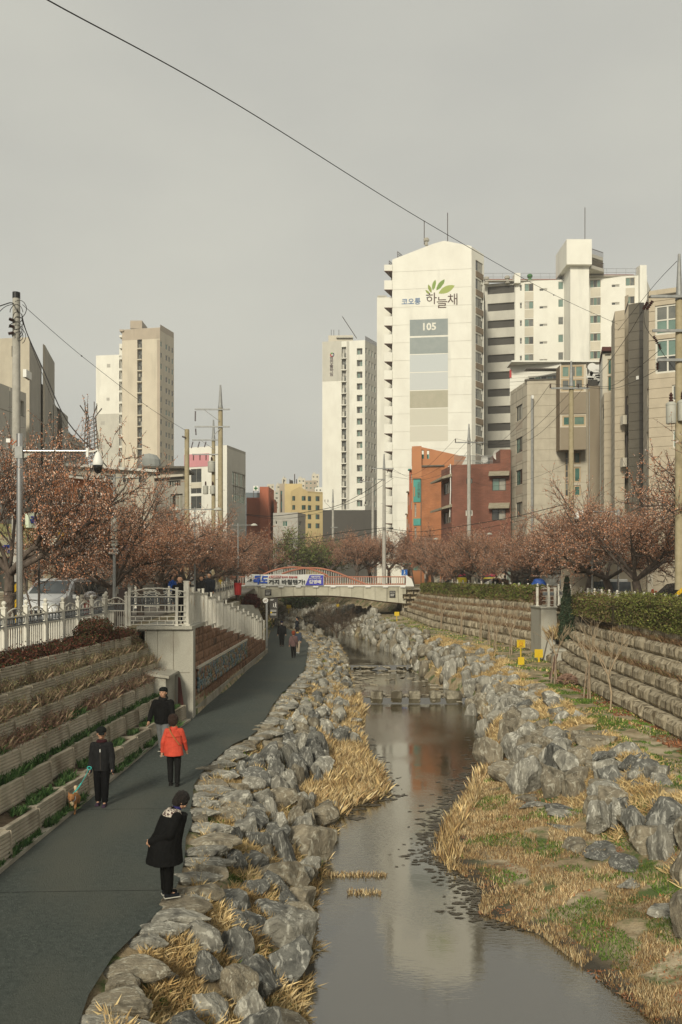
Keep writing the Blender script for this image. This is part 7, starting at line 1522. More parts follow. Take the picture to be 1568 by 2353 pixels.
# POLES, LAMPS, CABLES
M_pole=mat('pole_concrete',(.36,.345,.30),(.45,.43,.38),scale=3,rough=.9,bump=.25,bscale=30);M_polet=mat('pole_tan',(.32,.27,.16),(.40,.34,.22),scale=3,rough=.9,bump=.2)
M_cab=mat('cable_black',(.02,.018,.017),rough=.7);M_ins=mat('insulator_brown',(.06,.025,.02),rough=.3);M_tr=mat('transformer_grey',(.42,.42,.36),(.48,.47,.41),scale=3,rough=.6)
def upole(label,u,vt,Y,r0,r1,m=M_pole,steel=None,arms=(),braces=(),trs=(),zb=None,guard=False,ins=(),kind='utility_pole',cap=False,lean=0):
 zb=zsf(Y)if zb is None else zb;x=xx(u,Y);zt2=zz(vt,Y);t=thing(kind,label,'utility pole',(x,Y,zb),group='utility poles');zs3=zz(steel,Y)if steel else zt2
 part(MB().tube([(x,Y,zb-.1),(x+lean,Y,zs3)],[r0,r1],12),'shaft',m,t,60)
 if steel:part(MB().tube([(x+lean,Y,zs3),(x+lean,Y,zs3+.25),(x+lean,Y,zt2)],[r1*1.15,r1*.9,r1*.35],10),'steel_top',M_steel,t,60)
 if cap:part(MB().tube([(x+lean,Y,zt2-.25),(x+lean,Y,zt2)],r1*1.04,12),'cap',M_black,t)
 for v,u0,u1 in arms:
  z=zz(v,Y);part(MB().box(xx(u0,Y),Y-r1-.09,z-.05,xx(u1,Y),Y-r1-.01,z+.05),'crossarm',M_steel,t)
 for u0,v0,u1,v1 in braces:part(MB().tube([at(u0,v0,Y-r1-.05),at(u1,v1,Y-r1-.05)],.035,4),'brace',M_steel,t)
 for u0,v0,u1,v1 in ins:
  a,b=at(u0,v0,Y-r1-.06),at(u1,v1,Y-r1-.06);mb=MB();n=5
  for i in range(n):p=a.lerp(b,(i+.2)/n);q=a.lerp(b,(i+.75)/n);mb.tube([p,q],[.075,.04],6)
  mb.tube([a,b],.025,4);part(mb,'insulator',M_ins,t)
 for u0,v0,u1,v1 in trs:
  xa,xb=xx(u0,Y),xx(u1,Y);R_=(xb-xa)/2;c=(xa+xb)/2;z0,z1=zz(v1,Y),zz(v0,Y);mb=MB().lathe([(R_*.9,z0),(R_,z0+.05),(R_,z1-.08),(R_*1.05,z1-.07),(R_*1.05,z1),(R_*.6,z1+.06)],(c,Y-r1-R_*.4,0),16);tr_=part(mb,'transformer',M_tr,t,40)
  ib=MB();ib.lathe([(.05,z1+.05),(.09,z1+.12),(.05,z1+.16),(.09,z1+.22),(.05,z1+.27),(.08,z1+.32),(.02,z1+.42)],(c,Y-r1-R_*.4,0),8);o=ib.build('bushing',M_ins,tr_)
 if guard:
  part(MB().tube([(x,Y,zb+.15),(x,Y,zb+1.35)],r0*1.04,12),'guard',M_black,t);mb=MB()
  for k in range(3):
   pts=[]
   for j in range(5):a=-PI*.92+PI*.84*j/4;pts.append((x+math.cos(a)*r0*1.09,Y+math.sin(a)*r0*1.09,zb+.25+k*.38+j*.1))
   for j in range(4):a,b=Vector(pts[j]),Vector(pts[j+1]);mb.quad(a,b,b+Vector((0,0,.19)),a+Vector((0,0,.19)))
  part(mb,'guard_stripe',mat('stripe_yellow',(.62,.38,.015)),t)
 mb=MB()
 z=zb+2.2;k=0
 while z<min(zs3,zb+9):s_=1 if k%2 else-1;mb.tube([(x+s_*r0*.7,Y-.02,z),(x+s_*(r0*.9+.16),Y-.02,z)],.012,4);z+=.8;k+=1
 part(mb,'step_bolt',M_rust,t);return t
upole('thick pale concrete pole with a black cap and tangled cables at the street edge',38,672,35,.19,.145,cap=True,guard=False,zb=.1,ins=((22,733,33,737),(22,749,33,751),(20,767,33,764)))
upole('short tan square topped pole near the white pink signed building',430,986.8,62,.19,.165,M_polet,ins=((419,1003,428,1006),),zb=.6)
upole('tallest tan pole with double steel crossarms in front of the pink signed building',507,885,66,.22,.17,M_polet,steel=938,arms=((942,449,529.5),(981.7,449,529)),braces=((470,942,505,968),(492,1000,506,985)),ins=((449.5,945,449,968),(450,985,451,1000)),zb=.65)
upole('tan pole carrying grey transformers just behind the tallest one',491,965,74,.2,.15,M_polet,steel=1010,arms=((1012,443,506),(1045,443,503)),braces=((462,1012,492,1032),),ins=((444,1015,440,1030),(459,1015,455,1029),(474,1015,470,1028),(445,1046,445,1058),(460,1046,460,1058),(474,1046,474,1058)),trs=((479,1062,496,1086),(468,1118,480,1136),(484,1118,496,1136)),zb=.7)
upole('tall pole with steel arms and a transformer at the edge of the stone clad building',1561,584,33,.165,.13,M_polet,steel=690,arms=((684.8,1492,1575),(763,1496,1580),(830,1506,1575)),ins=((1488,695,1478,712),(1500,692,1486,712),(1502,772,1512,790),(1514,790,1518,803),(1511,833,1511,850)),trs=((1526.6,930,1549,976),(1553,925,1577,970)),guard=True,zb=.05)
upole('grey pole standing before the stone office bay, its foot striped black and yellow',1313,829.5,56,.19,.15,M_polet,steel=888,arms=((893.6,1264.7,1352.7),),ins=((1265,892,1265,882),(1329,892,1329,882),(1350,892,1350,882)),guard=True,zb=.5)
upole('pale pole in front of the dark brick building',1078,974,78,.2,.15,steel=1012,arms=((1017.5,1046,1112),),ins=((1047,1017,1047,1008),(1094,1017,1094,1010)),guard=True,zb=.8)
upole('concrete pole with a long crossarm and looping wires left of the orange building',883,1043,90,.22,.15,steel=1080,arms=((1077,855,905),(1102,868,884)),ins=((857,1078,853,1086),(893,1078,890,1086),(903,1078,900,1086)),zb=.85)
upole('small pole with two insulators in front of the slim tower',765.5,1124,112,.2,.13,steel=1155,arms=((1212,760,776),),ins=((747,1154,747,1148),(754,1154,754,1148)),braces=((748,1155,766,1172),),zb=.9)
upole('pole with a small white transformer and four insulators beside the slim tower',857,1098,114,.2,.15,ins=((826,1106,829,1101),(833,1106,836,1101),(840,1106,843,1101),(847,1106,850,1101)),arms=((1107,822,857),),trs=((836,1160,843,1163),),zb=.9)
def lamp(label,u,vt,Y,arms,r=.05,kind='street_lamp',box=False,m=None,zb=None):
 m=m or M_steel;zb=zsf(Y)if zb is None else zb;x=xx(u,Y);zt2=zz(vt,Y)-.12;t=thing(kind,label,'street lamp',(x,Y,zb),group='street lamps')
 part(MB().tube([(x,Y,zb),(x,Y,zt2+.12)],[r,r*.75],10),'pole',m,t,60);part(MB().tube([(x,Y,zb),(x,Y,zb+1.0)],r*1.7,8),'base_sleeve',mat('sleeve_brown',(.09,.065,.05)),t)
 for du in arms:
  L_=du/2000*Y;s_=1 if L_>0 else-1;part(MB().tube([(x,Y,zt2),(x+L_*.75,Y,zt2+.02)],.025,6),'arm',m,t)
  part(MB().tube([(x,Y,zt2-.55),(x+L_*.18,Y,zt2-.28),(x+L_*.42,Y,zt2-.25)],.016,5),'scroll_arm',m,t)
  hx=x+L_*.88;part(MB().lathe([(.23,0),(.22,.05),(.16,.11),(.07,.15),(0,.16)],(hx,Y,zt2-.03),14),'lamp_head',M_tr,t,50)
 if box:
  part(MB().lathe([(.10,0),(.115,.05),(.115,.95),(.09,1.0)],(x,Y,zz(1255,Y)),10),'meter_sleeve',M_tr,t)
  for v in(1262,1270):part(MB().box(x-.16,Y-.13,zz(v+3,Y),x+.16,Y-.10,zz(v-1,Y)),'street_name_plate',M_wht,t);part(MB().box(x-.13,Y-.14,zz(v+1.7,Y),x+.13,Y-.131,zz(v+.3,Y)),'text_line',M_ink,t)
 return t
lamp('tall grey double lamp post with lantern box by the second cherry tree',263,1090,30.8,(-46,46),.06,box=True,zb=.12);lamp('double armed lamp post by the banner end of the bridge',547.5,1203,59,(-42,42),.06);lamp('double armed lamp post among the middle cherry crowns',448,1166,46,(-45,60));lamp('single armed lamp post in front of the orange building with blue street name arrows',978,1236,84,(28,));lamp('lamp post in front of the yellow shop',1093,1224,71,(37,));lamp('slim lamp post with a brown sleeve beside the dark shed opening',1360.8,1195,44,(18,),.045)
for i,(p,q,yy,s_)in enumerate((((365,1478),(500,1478),83.8,1),((305,1460),(283,1460),84,-1))):
 (u0,v0),(u1,v1)=zo(*p),zo(*q);t=thing('street_name_sign',('blue arrow shaped street name sign on the lamp post by the orange building','small blue street name sign seen edge on, on the same lamp post')[i],'sign',(xx(u0,yy),yy,zz(v0+3,yy)))
 Xa,Xb=xx(min(u0,u1),yy),xx(max(u0,u1),yy);z0,z1=zz(v0+3,yy),zz(v0-3,yy);zm=(z0+z1)/2;e=.18
 part(MB().prism([(Xa+e,yy-.03,z0),(Xb-e,yy-.03,z0),(Xb,yy-.03,zm),(Xb-e,yy-.03,z1),(Xa+e,yy-.03,z1),(Xa,yy-.03,zm)],(0,.04,0)),'plate',mat('plate_blue',(.03,.05,.24)),t)
 if i==0:textfit('돌곶이로',min(u0,u1)+6,v0-1.7,max(u0,u1)-6,v0+1.7,yy-.04,M_wht,t);part(MB().tube([(xx(978,yy),yy,zm+.2),(Xb,yy,zm+.2)],.02,4),'bracket',M_steel,t)
def cctv(label,u,vt,Y,va,u1,r,side,zb):
 x=xx(u,Y);t=thing('camera_pole',label,'camera pole',(x,Y,zb),group='surveillance camera poles');M_inox=mat('stainless',(.40,.39,.37),(.48,.47,.45),scale=2,rough=.25,metal=1)
 part(MB().tube([(x,Y,zb),(x,Y,zz(vt,Y))],r,16),'pole',M_inox,t,60);za=zz(va,Y);s_=1 if u1>u else-1;X1=xx(u1,Y)
 part(MB().tube([(x+s_*r,Y-.02,za),(X1-s_*.28,Y-.02,za)],.042 if r>.08 else.03,10),'arm',M_inox,t,60);part(MB().box(x-r*1.15,Y-r*1.15,za-.2,x+r*1.15,Y+r*1.15,za+.12),'clamp',M_steel,t)
 part(MB().prism([(x+s_*r,Y-.02,za-.06),(x+s_*(r+.28),Y-.02,za-.06),(x+s_*r,Y-.02,za-.2)],(0,.02,0)),'gusset',M_tr,t)
 part(MB().tube([(X1-s_*.28,Y-.02,za-.02),(X1-s_*.1,Y-.02,za+.0),(X1,Y-.02,za+.04),(X1,Y-.02,za-.05)],.025,6),'bracket',M_wht,t);part(MB().box(X1-s_*.28-.03,Y-.06,za-.16,X1-s_*.28+.03,Y+.02,za+.08),'bracket_plate',M_wht,t)
 part(MB().lathe([(.05,0),(.07,-.03),(.10,-.12),(.135,-.24),(.14,-.32),(.135,-.34)],(X1,Y-.02,za-.04),18),'camera_hood',M_wht,t,50);part(MB().lathe([(.12,0),(.12,-.06),(.10,-.15),(.06,-.21),(0,-.23)],(X1,Y-.02,za-.375),18),'camera_dome',mat('dome_black',(.008,.008,.009),rough=.1,spec=.8),t,50)
 if side:part(MB().tube([(x-.18,Y,zz(1010,Y)),(x-.26,Y,zz(1018,Y)),(x-.2,Y,zz(1022,Y)),(x-r,Y,zz(1012,Y))],.012,5),'orange_cord',mat('cord_orange',(.6,.14,.03)),t);part(MB().box(x-.36,Y-.03,zz(1017,Y),x-.25,Y+.03,zz(1008,Y)),'junction_box',M_wht,t)
cctv('stainless pole with a long arm and a white and black dome camera, above the fence',46,997,23.4,1037,226,.088,True,.02);cctv('slender pole whose arm carries a dome camera in front of the cherry crowns',1421,1178,45.6,1176,1326,.05,False,.3)
t=thing('hazard_board','black and yellow striped board behind the stainless camera pole','hazard marker',(xx(36,27.5),27.5,.1));part(MB().box(xx(30.5,27.5),27.5,.1,xx(41,27.5),27.6,zz(1337,27.5)),'board',M_black,t)
for k in range(3):z=.35+k*.5;part(MB().prism([(xx(30.6,27.5),27.49,z),(xx(40.9,27.5),27.49,z+.14),(xx(40.9,27.5),27.49,z+.38),(xx(30.6,27.5),27.49,z+.24)],(0,.008,0)),'stripe',mat('stripe_yellow',(.62,.38,.015)),t)
tag(MB().tube([(xx(90,26),26,.1),(xx(90,26),26,zz(1215,26))],.035,8).build('sign_post_bare',M_rust),'thin bare grey post in front of the silver van','post')
def cable(label,pts,r,m=M_cab,n=10,knots=(),name='overhead_cable'):
 P=[at(*p)for p in pts];out=[]
 for i in range(len(P)-1):
  p0,p1,p2,p3=P[max(0,i-1)],P[i],P[i+1],P[min(len(P)-1,i+2)]
  for k in range(n):t=k/n;out.append(.5*((2*p1)+(p2-p0)*t+(2*p0-5*p1+4*p2-p3)*t*t+(3*p1-p0-3*p2+p3)*t**3))
 out.append(P[-1]);b=MB().tube(out,r,5)
 for k in knots:b.ball(at(*k),r*3.5,8)
 return tag(b.build(name,m),label,'cable','overhead cables')
cable('long single cable sweeping down across the whole sky towards the stone building',[(-60,-105,11),(110,0,13),(545,240,19),(975,508,30),(1265,673,45),(1420,745,58)],.011,knots=((1273,678,46),))
cable('thin cable with two small knots running down from the thick concrete pole',[(52,700,35),(187,817,44),(338,933,55),(428,990,62)],.012,knots=((188,818,44),(338,933,55)))
cable('thick black bundle dropping from the concrete pole behind the beige tower base',[(50,722,35),(62,765,34.5),(100,850,33),(150,960,32),(215,1037,31),(262,1090,30.8)],.022);cable('second thinner cable below the thick black bundle',[(50,735,35),(102,870,33),(150,978,32),(200,1040,31),(262,1098,30.8)],.010)
cable('black cables entering from the street side to the concrete pole top',[(-30,715,30),(10,700,33),(30,697,34.8),(44,720,34.8)],.022);cable('second cable entering from the street side below it',[(-30,750,30),(8,708,33),(30,699,34.8)],.014)
mb=MB();rc=random.Random(2)
for i in range(9):
 c=Vector((xx(38+rc.uniform(-3,6),34.7),34.75,zz(710+rc.uniform(-8,60),34.7)));a=rc.uniform(.15,.35);mb.tube([c+Vector((math.cos(t)*a,-.05*rc.random(),math.sin(t)*a*1.2-.1))for t in np.linspace(rc.uniform(-2,0),rc.uniform(1.5,4),10)],.014,4)
tag(mb.build('cable_coils',M_cab),'coils of black cable hanging round the top of the concrete pole','cable coils')
for i,(lb,pts)in enumerate((('upper slack wire between the bay pole and the brick building pole',[(1265,882,56),(1200,968,61),(1140,1020,67),(1094,1010,78)]),('middle slack wire between the bay pole and the brick building pole',[(1329,882,56),(1220,990,62),(1150,1022,68),(1075,1013,78)]),('lowest slack wire between the bay pole and the brick building pole',[(1350,882,56),(1235,1000,62),(1150,1026,69),(1047,1008,78)]),('wire from the brick building pole down to the concrete pole beyond the bridge',[(1047,1008,78),(985,1070,83),(940,1092,87),(893,1078,90)]),('second wire from the brick building pole to the one beyond the bridge',[(1072,1016,78),(1010,1075,82),(950,1098,87),(903,1078,90)]),('third wire from the brick building pole passing behind the brick roof',[(1094,1010,78),(1040,1075,81),(970,1102,87),(883,1092,90)]),('heavy wire from the upper crossarm of the near pole to the bay pole',[(1478,712,33.3),(1440,775,37),(1385,850,45),(1350,882,56)]),('wire from the middle crossarm of the near pole to the bay pole',[(1518,803,33),(1460,850,38),(1400,888,46),(1329,882,56)]),('lowest wire from the near pole sagging to the bay pole',[(1511,850,33),(1450,880,38),(1390,893,47),(1265,882,56)]),('curved jumper wire hanging from the upper insulator of the near pole',[(1480,712,33.2),(1482,745,33.2),(1496,770,33.2),(1512,784,33.2)]),('straight stay wire crossing the green windows behind the near pole',[(1518,803,33),(1540,835,33),(1556,855,33)]),('thin wire rising to the top of the near pole',[(1420,760,50),(1500,660,40),(1556,600,33)]))):cable(lb,pts,.012 if i<6 else.011)
for i,(lb,pts,r)in enumerate((('black cable bundle crossing the yellow building towards the concrete pole',[(566,1182,75),(640,1185,82),(765,1165,95),(830,1135,92),(883,1100,90)],.03),('second cable crossing just below the first one',[(566,1184,75),(660,1192,84),(765,1170,95),(840,1140,92),(905,1098,92)],.016),('lower black bundle in front of the green willow',[(645,1240,84),(720,1234,86),(800,1222,88),(883,1213,89.7)],.03),('lowest black bundle in front of the willow',[(640,1252,84),(720,1247,86),(810,1234,88),(883,1217,89.7)],.022),('black bundle from the concrete pole to the brick building front',[(883,1213,89.7),(960,1222,84),(1040,1212,76),(1170,1190,66),(1313,1155,56)],.026),('lower bundle from the concrete pole passing the lamp with blue arrows',[(883,1217,89.7),(960,1232,84),(1050,1224,76),(1180,1200,66),(1313,1165,56)],.018),('single grey wire running across from the brick wall',[(1080,1105,78),(1130,1117,70),(1220,1100,62),(1313,1060,56)],.009))):cable(lb,pts,r)
tag(MB().box(0,0,0,.5,.2,.12).build('splice_closure',M_black),'black cable splice box hanging beside the concrete pole beyond the bridge','splice box').location=at(893,1215,89)
# PEOPLE
SK=mat('skin',(.48,.27,.17),(.52,.30,.19),scale=20,rough=.6,spec=.35);HAIR=mat('hair_black',(.012,.010,.009),(.03,.024,.02),scale=60,rough=.6,bump=.8,bscale=90)
TS=bpy.data.scenes.new('workbench');TV_=TS.view_layers[0];TO=bpy.data.objects.new('tmp',bpy.data.meshes.new('tmp'));TS.collection.objects.link(TO);TO.modifiers.new('r','REMESH').mode='VOXEL';TO.modifiers.new('s','SMOOTH').factor=.5
def remesh(mb,name,m,parent,vox,smooth=2,disp=None):
 me=mb.mesh('tmp',m);TO.data=me;TO.modifiers[0].voxel_size=vox;TO.modifiers[1].iterations=smooth
 TV_.update();ev=TO.evaluated_get(TV_.depsgraph);q=ev.to_mesh();nv,nf=len(q.vertices),len(q.polygons)
 V=np.empty(nv*3,np.float32);q.vertices.foreach_get('co',V);V=V.reshape(-1,3);F=np.empty(nf*4,np.int32);q.loops.foreach_get('vertex_index',F);F=F.reshape(-1,4)
 if disp:
  N_=np.empty(nv*3,np.float32);q.vertices.foreach_get('normal',N_);V=V+N_.reshape(-1,3)*np.array([disp(c)for c in V.tolist()])[:,None]
 ev.to_mesh_clear()
 return link(name,npmesh(name,V,F,None,m,True),parent)
def cap(b,p,q,r0,r1,k=12):p,q=Vector(p),Vector(q);b.ball(p,r0,k);b.ball(q,r1,k);b.tube([p,q],[r0,r1],k)
def rot2(v,a):return Vector((v[0]*math.cos(a)-v[1]*math.sin(a),v[0]*math.sin(a)+v[1]*math.cos(a),v[2]))
def person(label,loc,rz,H=1.65,top=(.02,.02,.02),trou=(.02,.02,.02),hair=HAIR,shoe=(.03,.03,.03),coat=.47,flare=0,lean=0,arms=((.25,.1),(-.25,.1)),stride=.1,bulk=1.0,head_yaw=0,head_pitch=0,hairstyle='short',hat=None,detail=2,behind=False,sleeves=True,extras=None,skirt=None,collar=None,knee=.0,female=False,sole=None,topmat=None):
 """local frame: faces -y, x to the figure's left. arms: (swing fwd, out) for left,right; detail 2 near, 1 middle, 0 far"""
 t=thing('person',label,'person',loc,rz);vox={2:.0085,1:.013,0:.022}[detail]*H/1.65
 def mk(n,c,**k):nm='%s_%02x%02x%02x'%(n,int(c[0]*255),int(c[1]*255),int(c[2]*255));return mat(nm,c,tuple(x*.8 for x in c),scale=9,rough=.8,bump=.3,bscale=30,coords='obj',spec=.08,**k)
 mt,mp_,msh=topmat or mk('cloth',top),mk('trouser',trou),mk('shoe',shoe)
 def LN(z):
  h=.52*H
  return 0 if z<h else lean*(z-h)*(1+.0*z)
 def J(x,y,z):q=(z-.52*H);
 def B(x,y,z):
  if z<=.52*H:return Vector((x,y,z))
  a=lean;q=z-.52*H;return Vector((x,y*math.cos(a)-q*math.sin(a),.52*H+q*math.cos(a)+y*-math.sin(a)*0-y*math.sin(a)*-1*0))
 sw=(.098 if female else.112)*H*bulk**.3;hw=.052*H
 sh=[B(s*sw,0,.788*H)for s in(1,-1)];ne=B(0,.005,.845*H);
 hp=Vector((math.sin(0),0,0));hl=lean*1.0+head_pitch;hc=ne+Vector((0,-math.sin(hl)*.095*H,math.cos(hl)*.095*H));hr=.069*H
 el,wr_,hd=[],[],[]
 for i,s in enumerate((1,-1)):
  a,o=arms[i]
  if behind:
   e=sh[i]+Vector((s*.045*H,.075*H,-.145*H));w_=Vector((s*.018*H,.155*H+.02*H*(i),.54*H+(.01*H if i else-.01*H)))+Vector((0,-lean*.0,0));d=Vector((-s*.7,.1,-.45)).normalized()
  else:
   e=sh[i]+Vector((s*math.sin(o)*.165*H,-math.sin(a)*.165*H,-math.cos(a)*math.cos(o)*.165*H));a2=a+.25+knee*0;w_=e+Vector((s*math.sin(o*.4)*.14*H,-math.sin(a2)*.145*H,-math.cos(a2)*.145*H));d=(w_-e).normalized()
  el.append(e);wr_.append(w_);hd.append(d)
 lg=[]
 for i,s in enumerate((1,-1)):
  st=stride*(1 if i==0 else-1);hpj=Vector((s*hw,0,.50*H));k=Vector((s*hw*1.02,-st*.5*H*.5-.02*H*(st>0),.275*H));an=Vector((s*hw*.95,-st*.5*H,.045*H+(.03*H if st<0 and stride>.15 else 0)));lg.append((hpj,k,an))
 b=MB();kk=12 if detail else 8
 def hv(x,y,z):
  v=Vector((x,y,z));v=rot2(v,head_yaw);ca,sa=math.cos(hl),math.sin(hl);return hc+Vector((v.x,v.y*ca-v.z*sa,v.z*ca+v.y*sa))*1.0
 def hball(x,y,z,r,sc=(1,1,1)):
  n0=len(b.v);b.ball((0,0,0),r,kk,sc);b.v[n0:]=[tuple(hv(x+p[0],y+p[1],z+p[2]))for p in b.v[n0:]]
 hball(0,.008*H,.012*H,hr*.93,(.86,1.02,1.0));hball(0,-.008*H,-.018*H,hr*.75,(.84,.92,1.15));hball(0,-.020*H,-.048*H,hr*.38,(1.1,1,.8))
 if detail:
  hball(0,-.062*H,-.012*H,.0095*H,(.8,1.1,1.5));hball(0,-.059*H,.004*H,.006*H,(.8,.8,2));hball(0,-.052*H,-.036*H,.011*H,(1.5,.6,.5));hball(0,-.050*H,.018*H,.02*H,(1.5,.5,.35))
  for s in(1,-1):hball(s*.056*H,.008*H,-.006*H,.011*H,(.5,.9,1.5));hball(s*.028*H,-.046*H,-.012*H,.014*H,(1,.5,1))
 cap(b,ne-Vector((0,-.01*H,.04*H)),hc-Vector((0,-.01*H,.02*H)),.036*H,.034*H,kk)
 cap(b,Vector((0,0,.54*H)),B(0,0,.74*H),.060*H,.058*H,kk)
 for i,s in enumerate((1,-1)):
  cap(b,B(0,0,.77*H),sh[i],.035*H,.026*H,kk);cap(b,sh[i],el[i],.026*H,.022*H,kk);cap(b,el[i],wr_[i],.023*H,.016*H,kk);cap(b,Vector((0,0,.53*H)),lg[i][0],.06*H,.055*H,kk);cap(b,lg[i][0],lg[i][1],.05*H,.034*H,kk);cap(b,lg[i][1],lg[i][2],.032*H,.022*H,kk)
  cap(b,lg[i][2],lg[i][2]+Vector((0,-.08*H,-.028*H)),.02*H,.016*H,kk)
  w_,d=wr_[i],hd[i];side=Vector((0,-1,0))if not behind else Vector((0,0,1));side=(side-d*side.dot(d)).normalized();pn=d.cross(side)
  pc=w_+d*.028*H;b.tube([w_,w_+d*.02*H,w_+d*.05*H],[.015*H,.021*H,.019*H],kk)
  if detail:
   for f in range(4):
    o=side*(.0155-f*.0103)*H;L_=(.036,.042,.039,.030)[f]*H;p0=w_+d*.042*H+o;p1=p0+d*L_*.45;p2=p1+(d*.8+pn*(.45 if i else-.45)).normalized()*L_*.35;p3=p2+(d*.4+pn*(.8 if i else-.8)).normalized()*L_*.28;r_=.0056*H;b.tube([p0-d*.01*H,p1,p2,p3],[r_*1.1,r_,r_*.95,r_*.8],6);b.ball(p3,r_*.8,6)
   p0=w_+d*.015*H+side*.012*H;p1=p0+(d*.6+side*.8).normalized()*.026*H;p2=p1+(d*.9+side*.2).normalized()*.018*H;b.tube([p0,p1,p2],[.0075*H,.0065*H,.005*H],6);b.ball(p2,.005*H,6)
 remesh(b,'body',SK,t,vox*.75 if detail else vox,1)
 if detail==2:
  eb=MB()
  for s in(1,-1):
   n0=len(eb.v);eb.ball((0,0,0),.0058*H,6,(1.5,.5,.62));eb.v[n0:]=[tuple(hv(s*.024*H+p[0],-.0535*H+p[1],.001*H+p[2]))for p in eb.v[n0:]]
   n0=len(eb.v);eb.ball((0,0,0),.0065*H,6,(1.9,.5,.35));eb.v[n0:]=[tuple(hv(s*.024*H+p[0],-.0555*H+p[1],.015*H+p[2]))for p in eb.v[n0:]]
  eb.build('eyes',HAIR,t)
  lb=MB();lb.ball((0,0,0),.0085*H,8,(1.6,.5,.42));lb.v=[tuple(hv(p[0],-.0585*H+p[1],-.0365*H+p[2]))for p in lb.v];lb.build('lips',mat('lips',(.30,.10,.08)),t)
 g=MB();lw=.058*H*bulk**.5
 cap(g,Vector((0,0,.50*H)),Vector((0,.0,.57*H)),.074*H,.078*H,kk)
 for i in range(2):
  a,k,n=lg[i];cap(g,Vector((0,0,.52*H)),a,.066*H,lw*1.02,kk);cap(g,a,k,lw,lw*.80,kk);g.tube([k,k.lerp(n,.5),n+Vector((0,0,.002*H))],[lw*.80,lw*.72,lw*.62*(1.25 if knee else 1)],kk);g.ball(k,lw*.80,kk)
 wn_=lambda c:.004*noise.noise(Vector(c)*14)+.003*noise.noise(Vector((c[0]*25,c[1]*25,c[2]*9)))
 if skirt is None or skirt:remesh(g,'trousers',mp_,t,vox,1,wn_)
 for i in range(2):
  n=lg[i][2];s_=MB();z0=n.z-.045*H;cap(s_,n+Vector((0,.012*H,-.018*H)),n+Vector((0,-.03*H,-.022*H)),.027*H,.026*H,kk);cap(s_,n+Vector((0,-.03*H,-.024*H)),n+Vector((0,-.095*H,-.03*H)),.026*H,.019*H,kk);s_.box(n.x-.026*H,n.y-.11*H,z0,n.x+.026*H,n.y+.035*H,z0+.018*H)
  so=remesh(s_,'shoe',msh,t,vox,1)
  if sole:MB().box(n.x-.03*H,n.y-.116*H,z0-.002*H,n.x+.03*H,n.y+.04*H,z0+.007*H).build('sole',W['greyw'],so)
 c=MB();bw=bulk;hem=coat*H;zs4=np.linspace(hem,.795*H,9)
 n0=len(c.v);kr=20
 for i,z in enumerate(zs4):
  q=(z-hem)/(.80*H-hem);fl=flare*(1-q)**1.6;wx=(.100+.022*q)*H*bw*(.95 if female else 1)+fl*.06*H;wy=(.078+.004*q)*H*bw**1.2+fl*.05*H
  if z>.70*H:wx*=1-.38*((z-.70*H)/(.10*H))**1.6
  for j in range(kr):a=2*PI*j/kr;c.v.append(tuple(B(math.cos(a)*wx,math.sin(a)*wy*(1+.02*math.sin(5*a)),z)+Vector((0,flare*.025*H*(1-q),0))))
 for i in range(8):
  for j in range(kr):a=n0+i*kr+j;b2=n0+i*kr+(j+1)%kr;c.f.append((a,b2,b2+kr,a+kr));c.m.append(0)
 c.f.append(tuple(range(n0+kr-1,n0-1,-1)));c.m.append(0);e_=n0+8*kr;c.f.append(tuple(range(e_,e_+kr)));c.m.append(0)
 for i in range(2):
  cap(c,B(0,0,.785*H),sh[i]+Vector((0,0,-.008*H)),.056*H*bw**.3,.042*H*bw**.5,kk);
  if sleeves:cap(c,sh[i],el[i],.044*H*bw**.6,.036*H*bw**.6,kk);c.tube([el[i],wr_[i]+hd[i]*.002*H],[.036*H*bw**.6,.028*H*bw**.5],kk);c.ball(el[i],.037*H*bw**.6,kk)
 cap(c,ne-Vector((0,0,.03*H)),ne+Vector((0,0,-.008*H)),.060*H,.046*H,kk)
 tp=remesh(c,'jacket',mt,t,vox,2,lambda q:.006*bw*noise.noise(Vector((q[0]*9,q[1]*9,q[2]*6)))+.004*noise.noise(Vector(q)*22))
 h=MB()
 def hb(x,y,z,r,sc=(1,1,1),mb=h):
  n0=len(mb.v);mb.ball((0,0,0),r,kk,sc);mb.v[n0:]=[tuple(hv(x+p[0],y+p[1],z+p[2]))for p in mb.v[n0:]]
 if hairstyle!='none':
  curly=hairstyle=='curly'
  hb(0,.024*H,.026*H,hr*(1.14 if curly else 1.02),(.94,.96,.95));hb(0,.036*H,-.010*H,hr*(1.0 if curly else.86),(1.02,.8,1.0));hb(0,-.016*H,.056*H,hr*.60,(1.15,.85,.5))
  if hairstyle=='long':hb(0,.036*H,-.05*H,hr*.95,(1.05,.65,1.5));hb(.03*H,.02*H,-.06*H,hr*.45,(1,1,2));hb(-.03*H,.02*H,-.06*H,hr*.45,(1,1,2))
  remesh(h,'hair',hair,t,vox,1,(lambda q:.016*noise.noise(Vector(q)*30)+.008*noise.noise(Vector(q)*70))if curly else(lambda q:.004*noise.noise(Vector(q)*40)))
 if hat:
  hm=MB();hb(0,.010*H,.048*H,hr*1.0,(.98,1.08,.66),hm);hb(0,.022*H,.03*H,hr*1.0,(.98,.95,.7),hm);n0=len(hm.v)
  if hat[1]=='cap':hm.prism([(-.046*H,-.04*H,.030*H),(-.036*H,-.098*H,.016*H),(0,-.112*H,.014*H),(.036*H,-.098*H,.016*H),(.046*H,-.04*H,.030*H)],(0,0,.008*H));hm.v[n0:]=[tuple(hv(*p))for p in hm.v[n0:]]
  remesh(hm,'cap' if hat[1]=='cap' else 'beanie',mk('hat',hat[0]),t,vox*.8,1)
 if extras:extras(t,dict(H=H,hv=hv,sh=sh,el=el,wr=wr_,ne=ne,hc=hc,B=B,mk=mk,lg=lg,hd=hd))
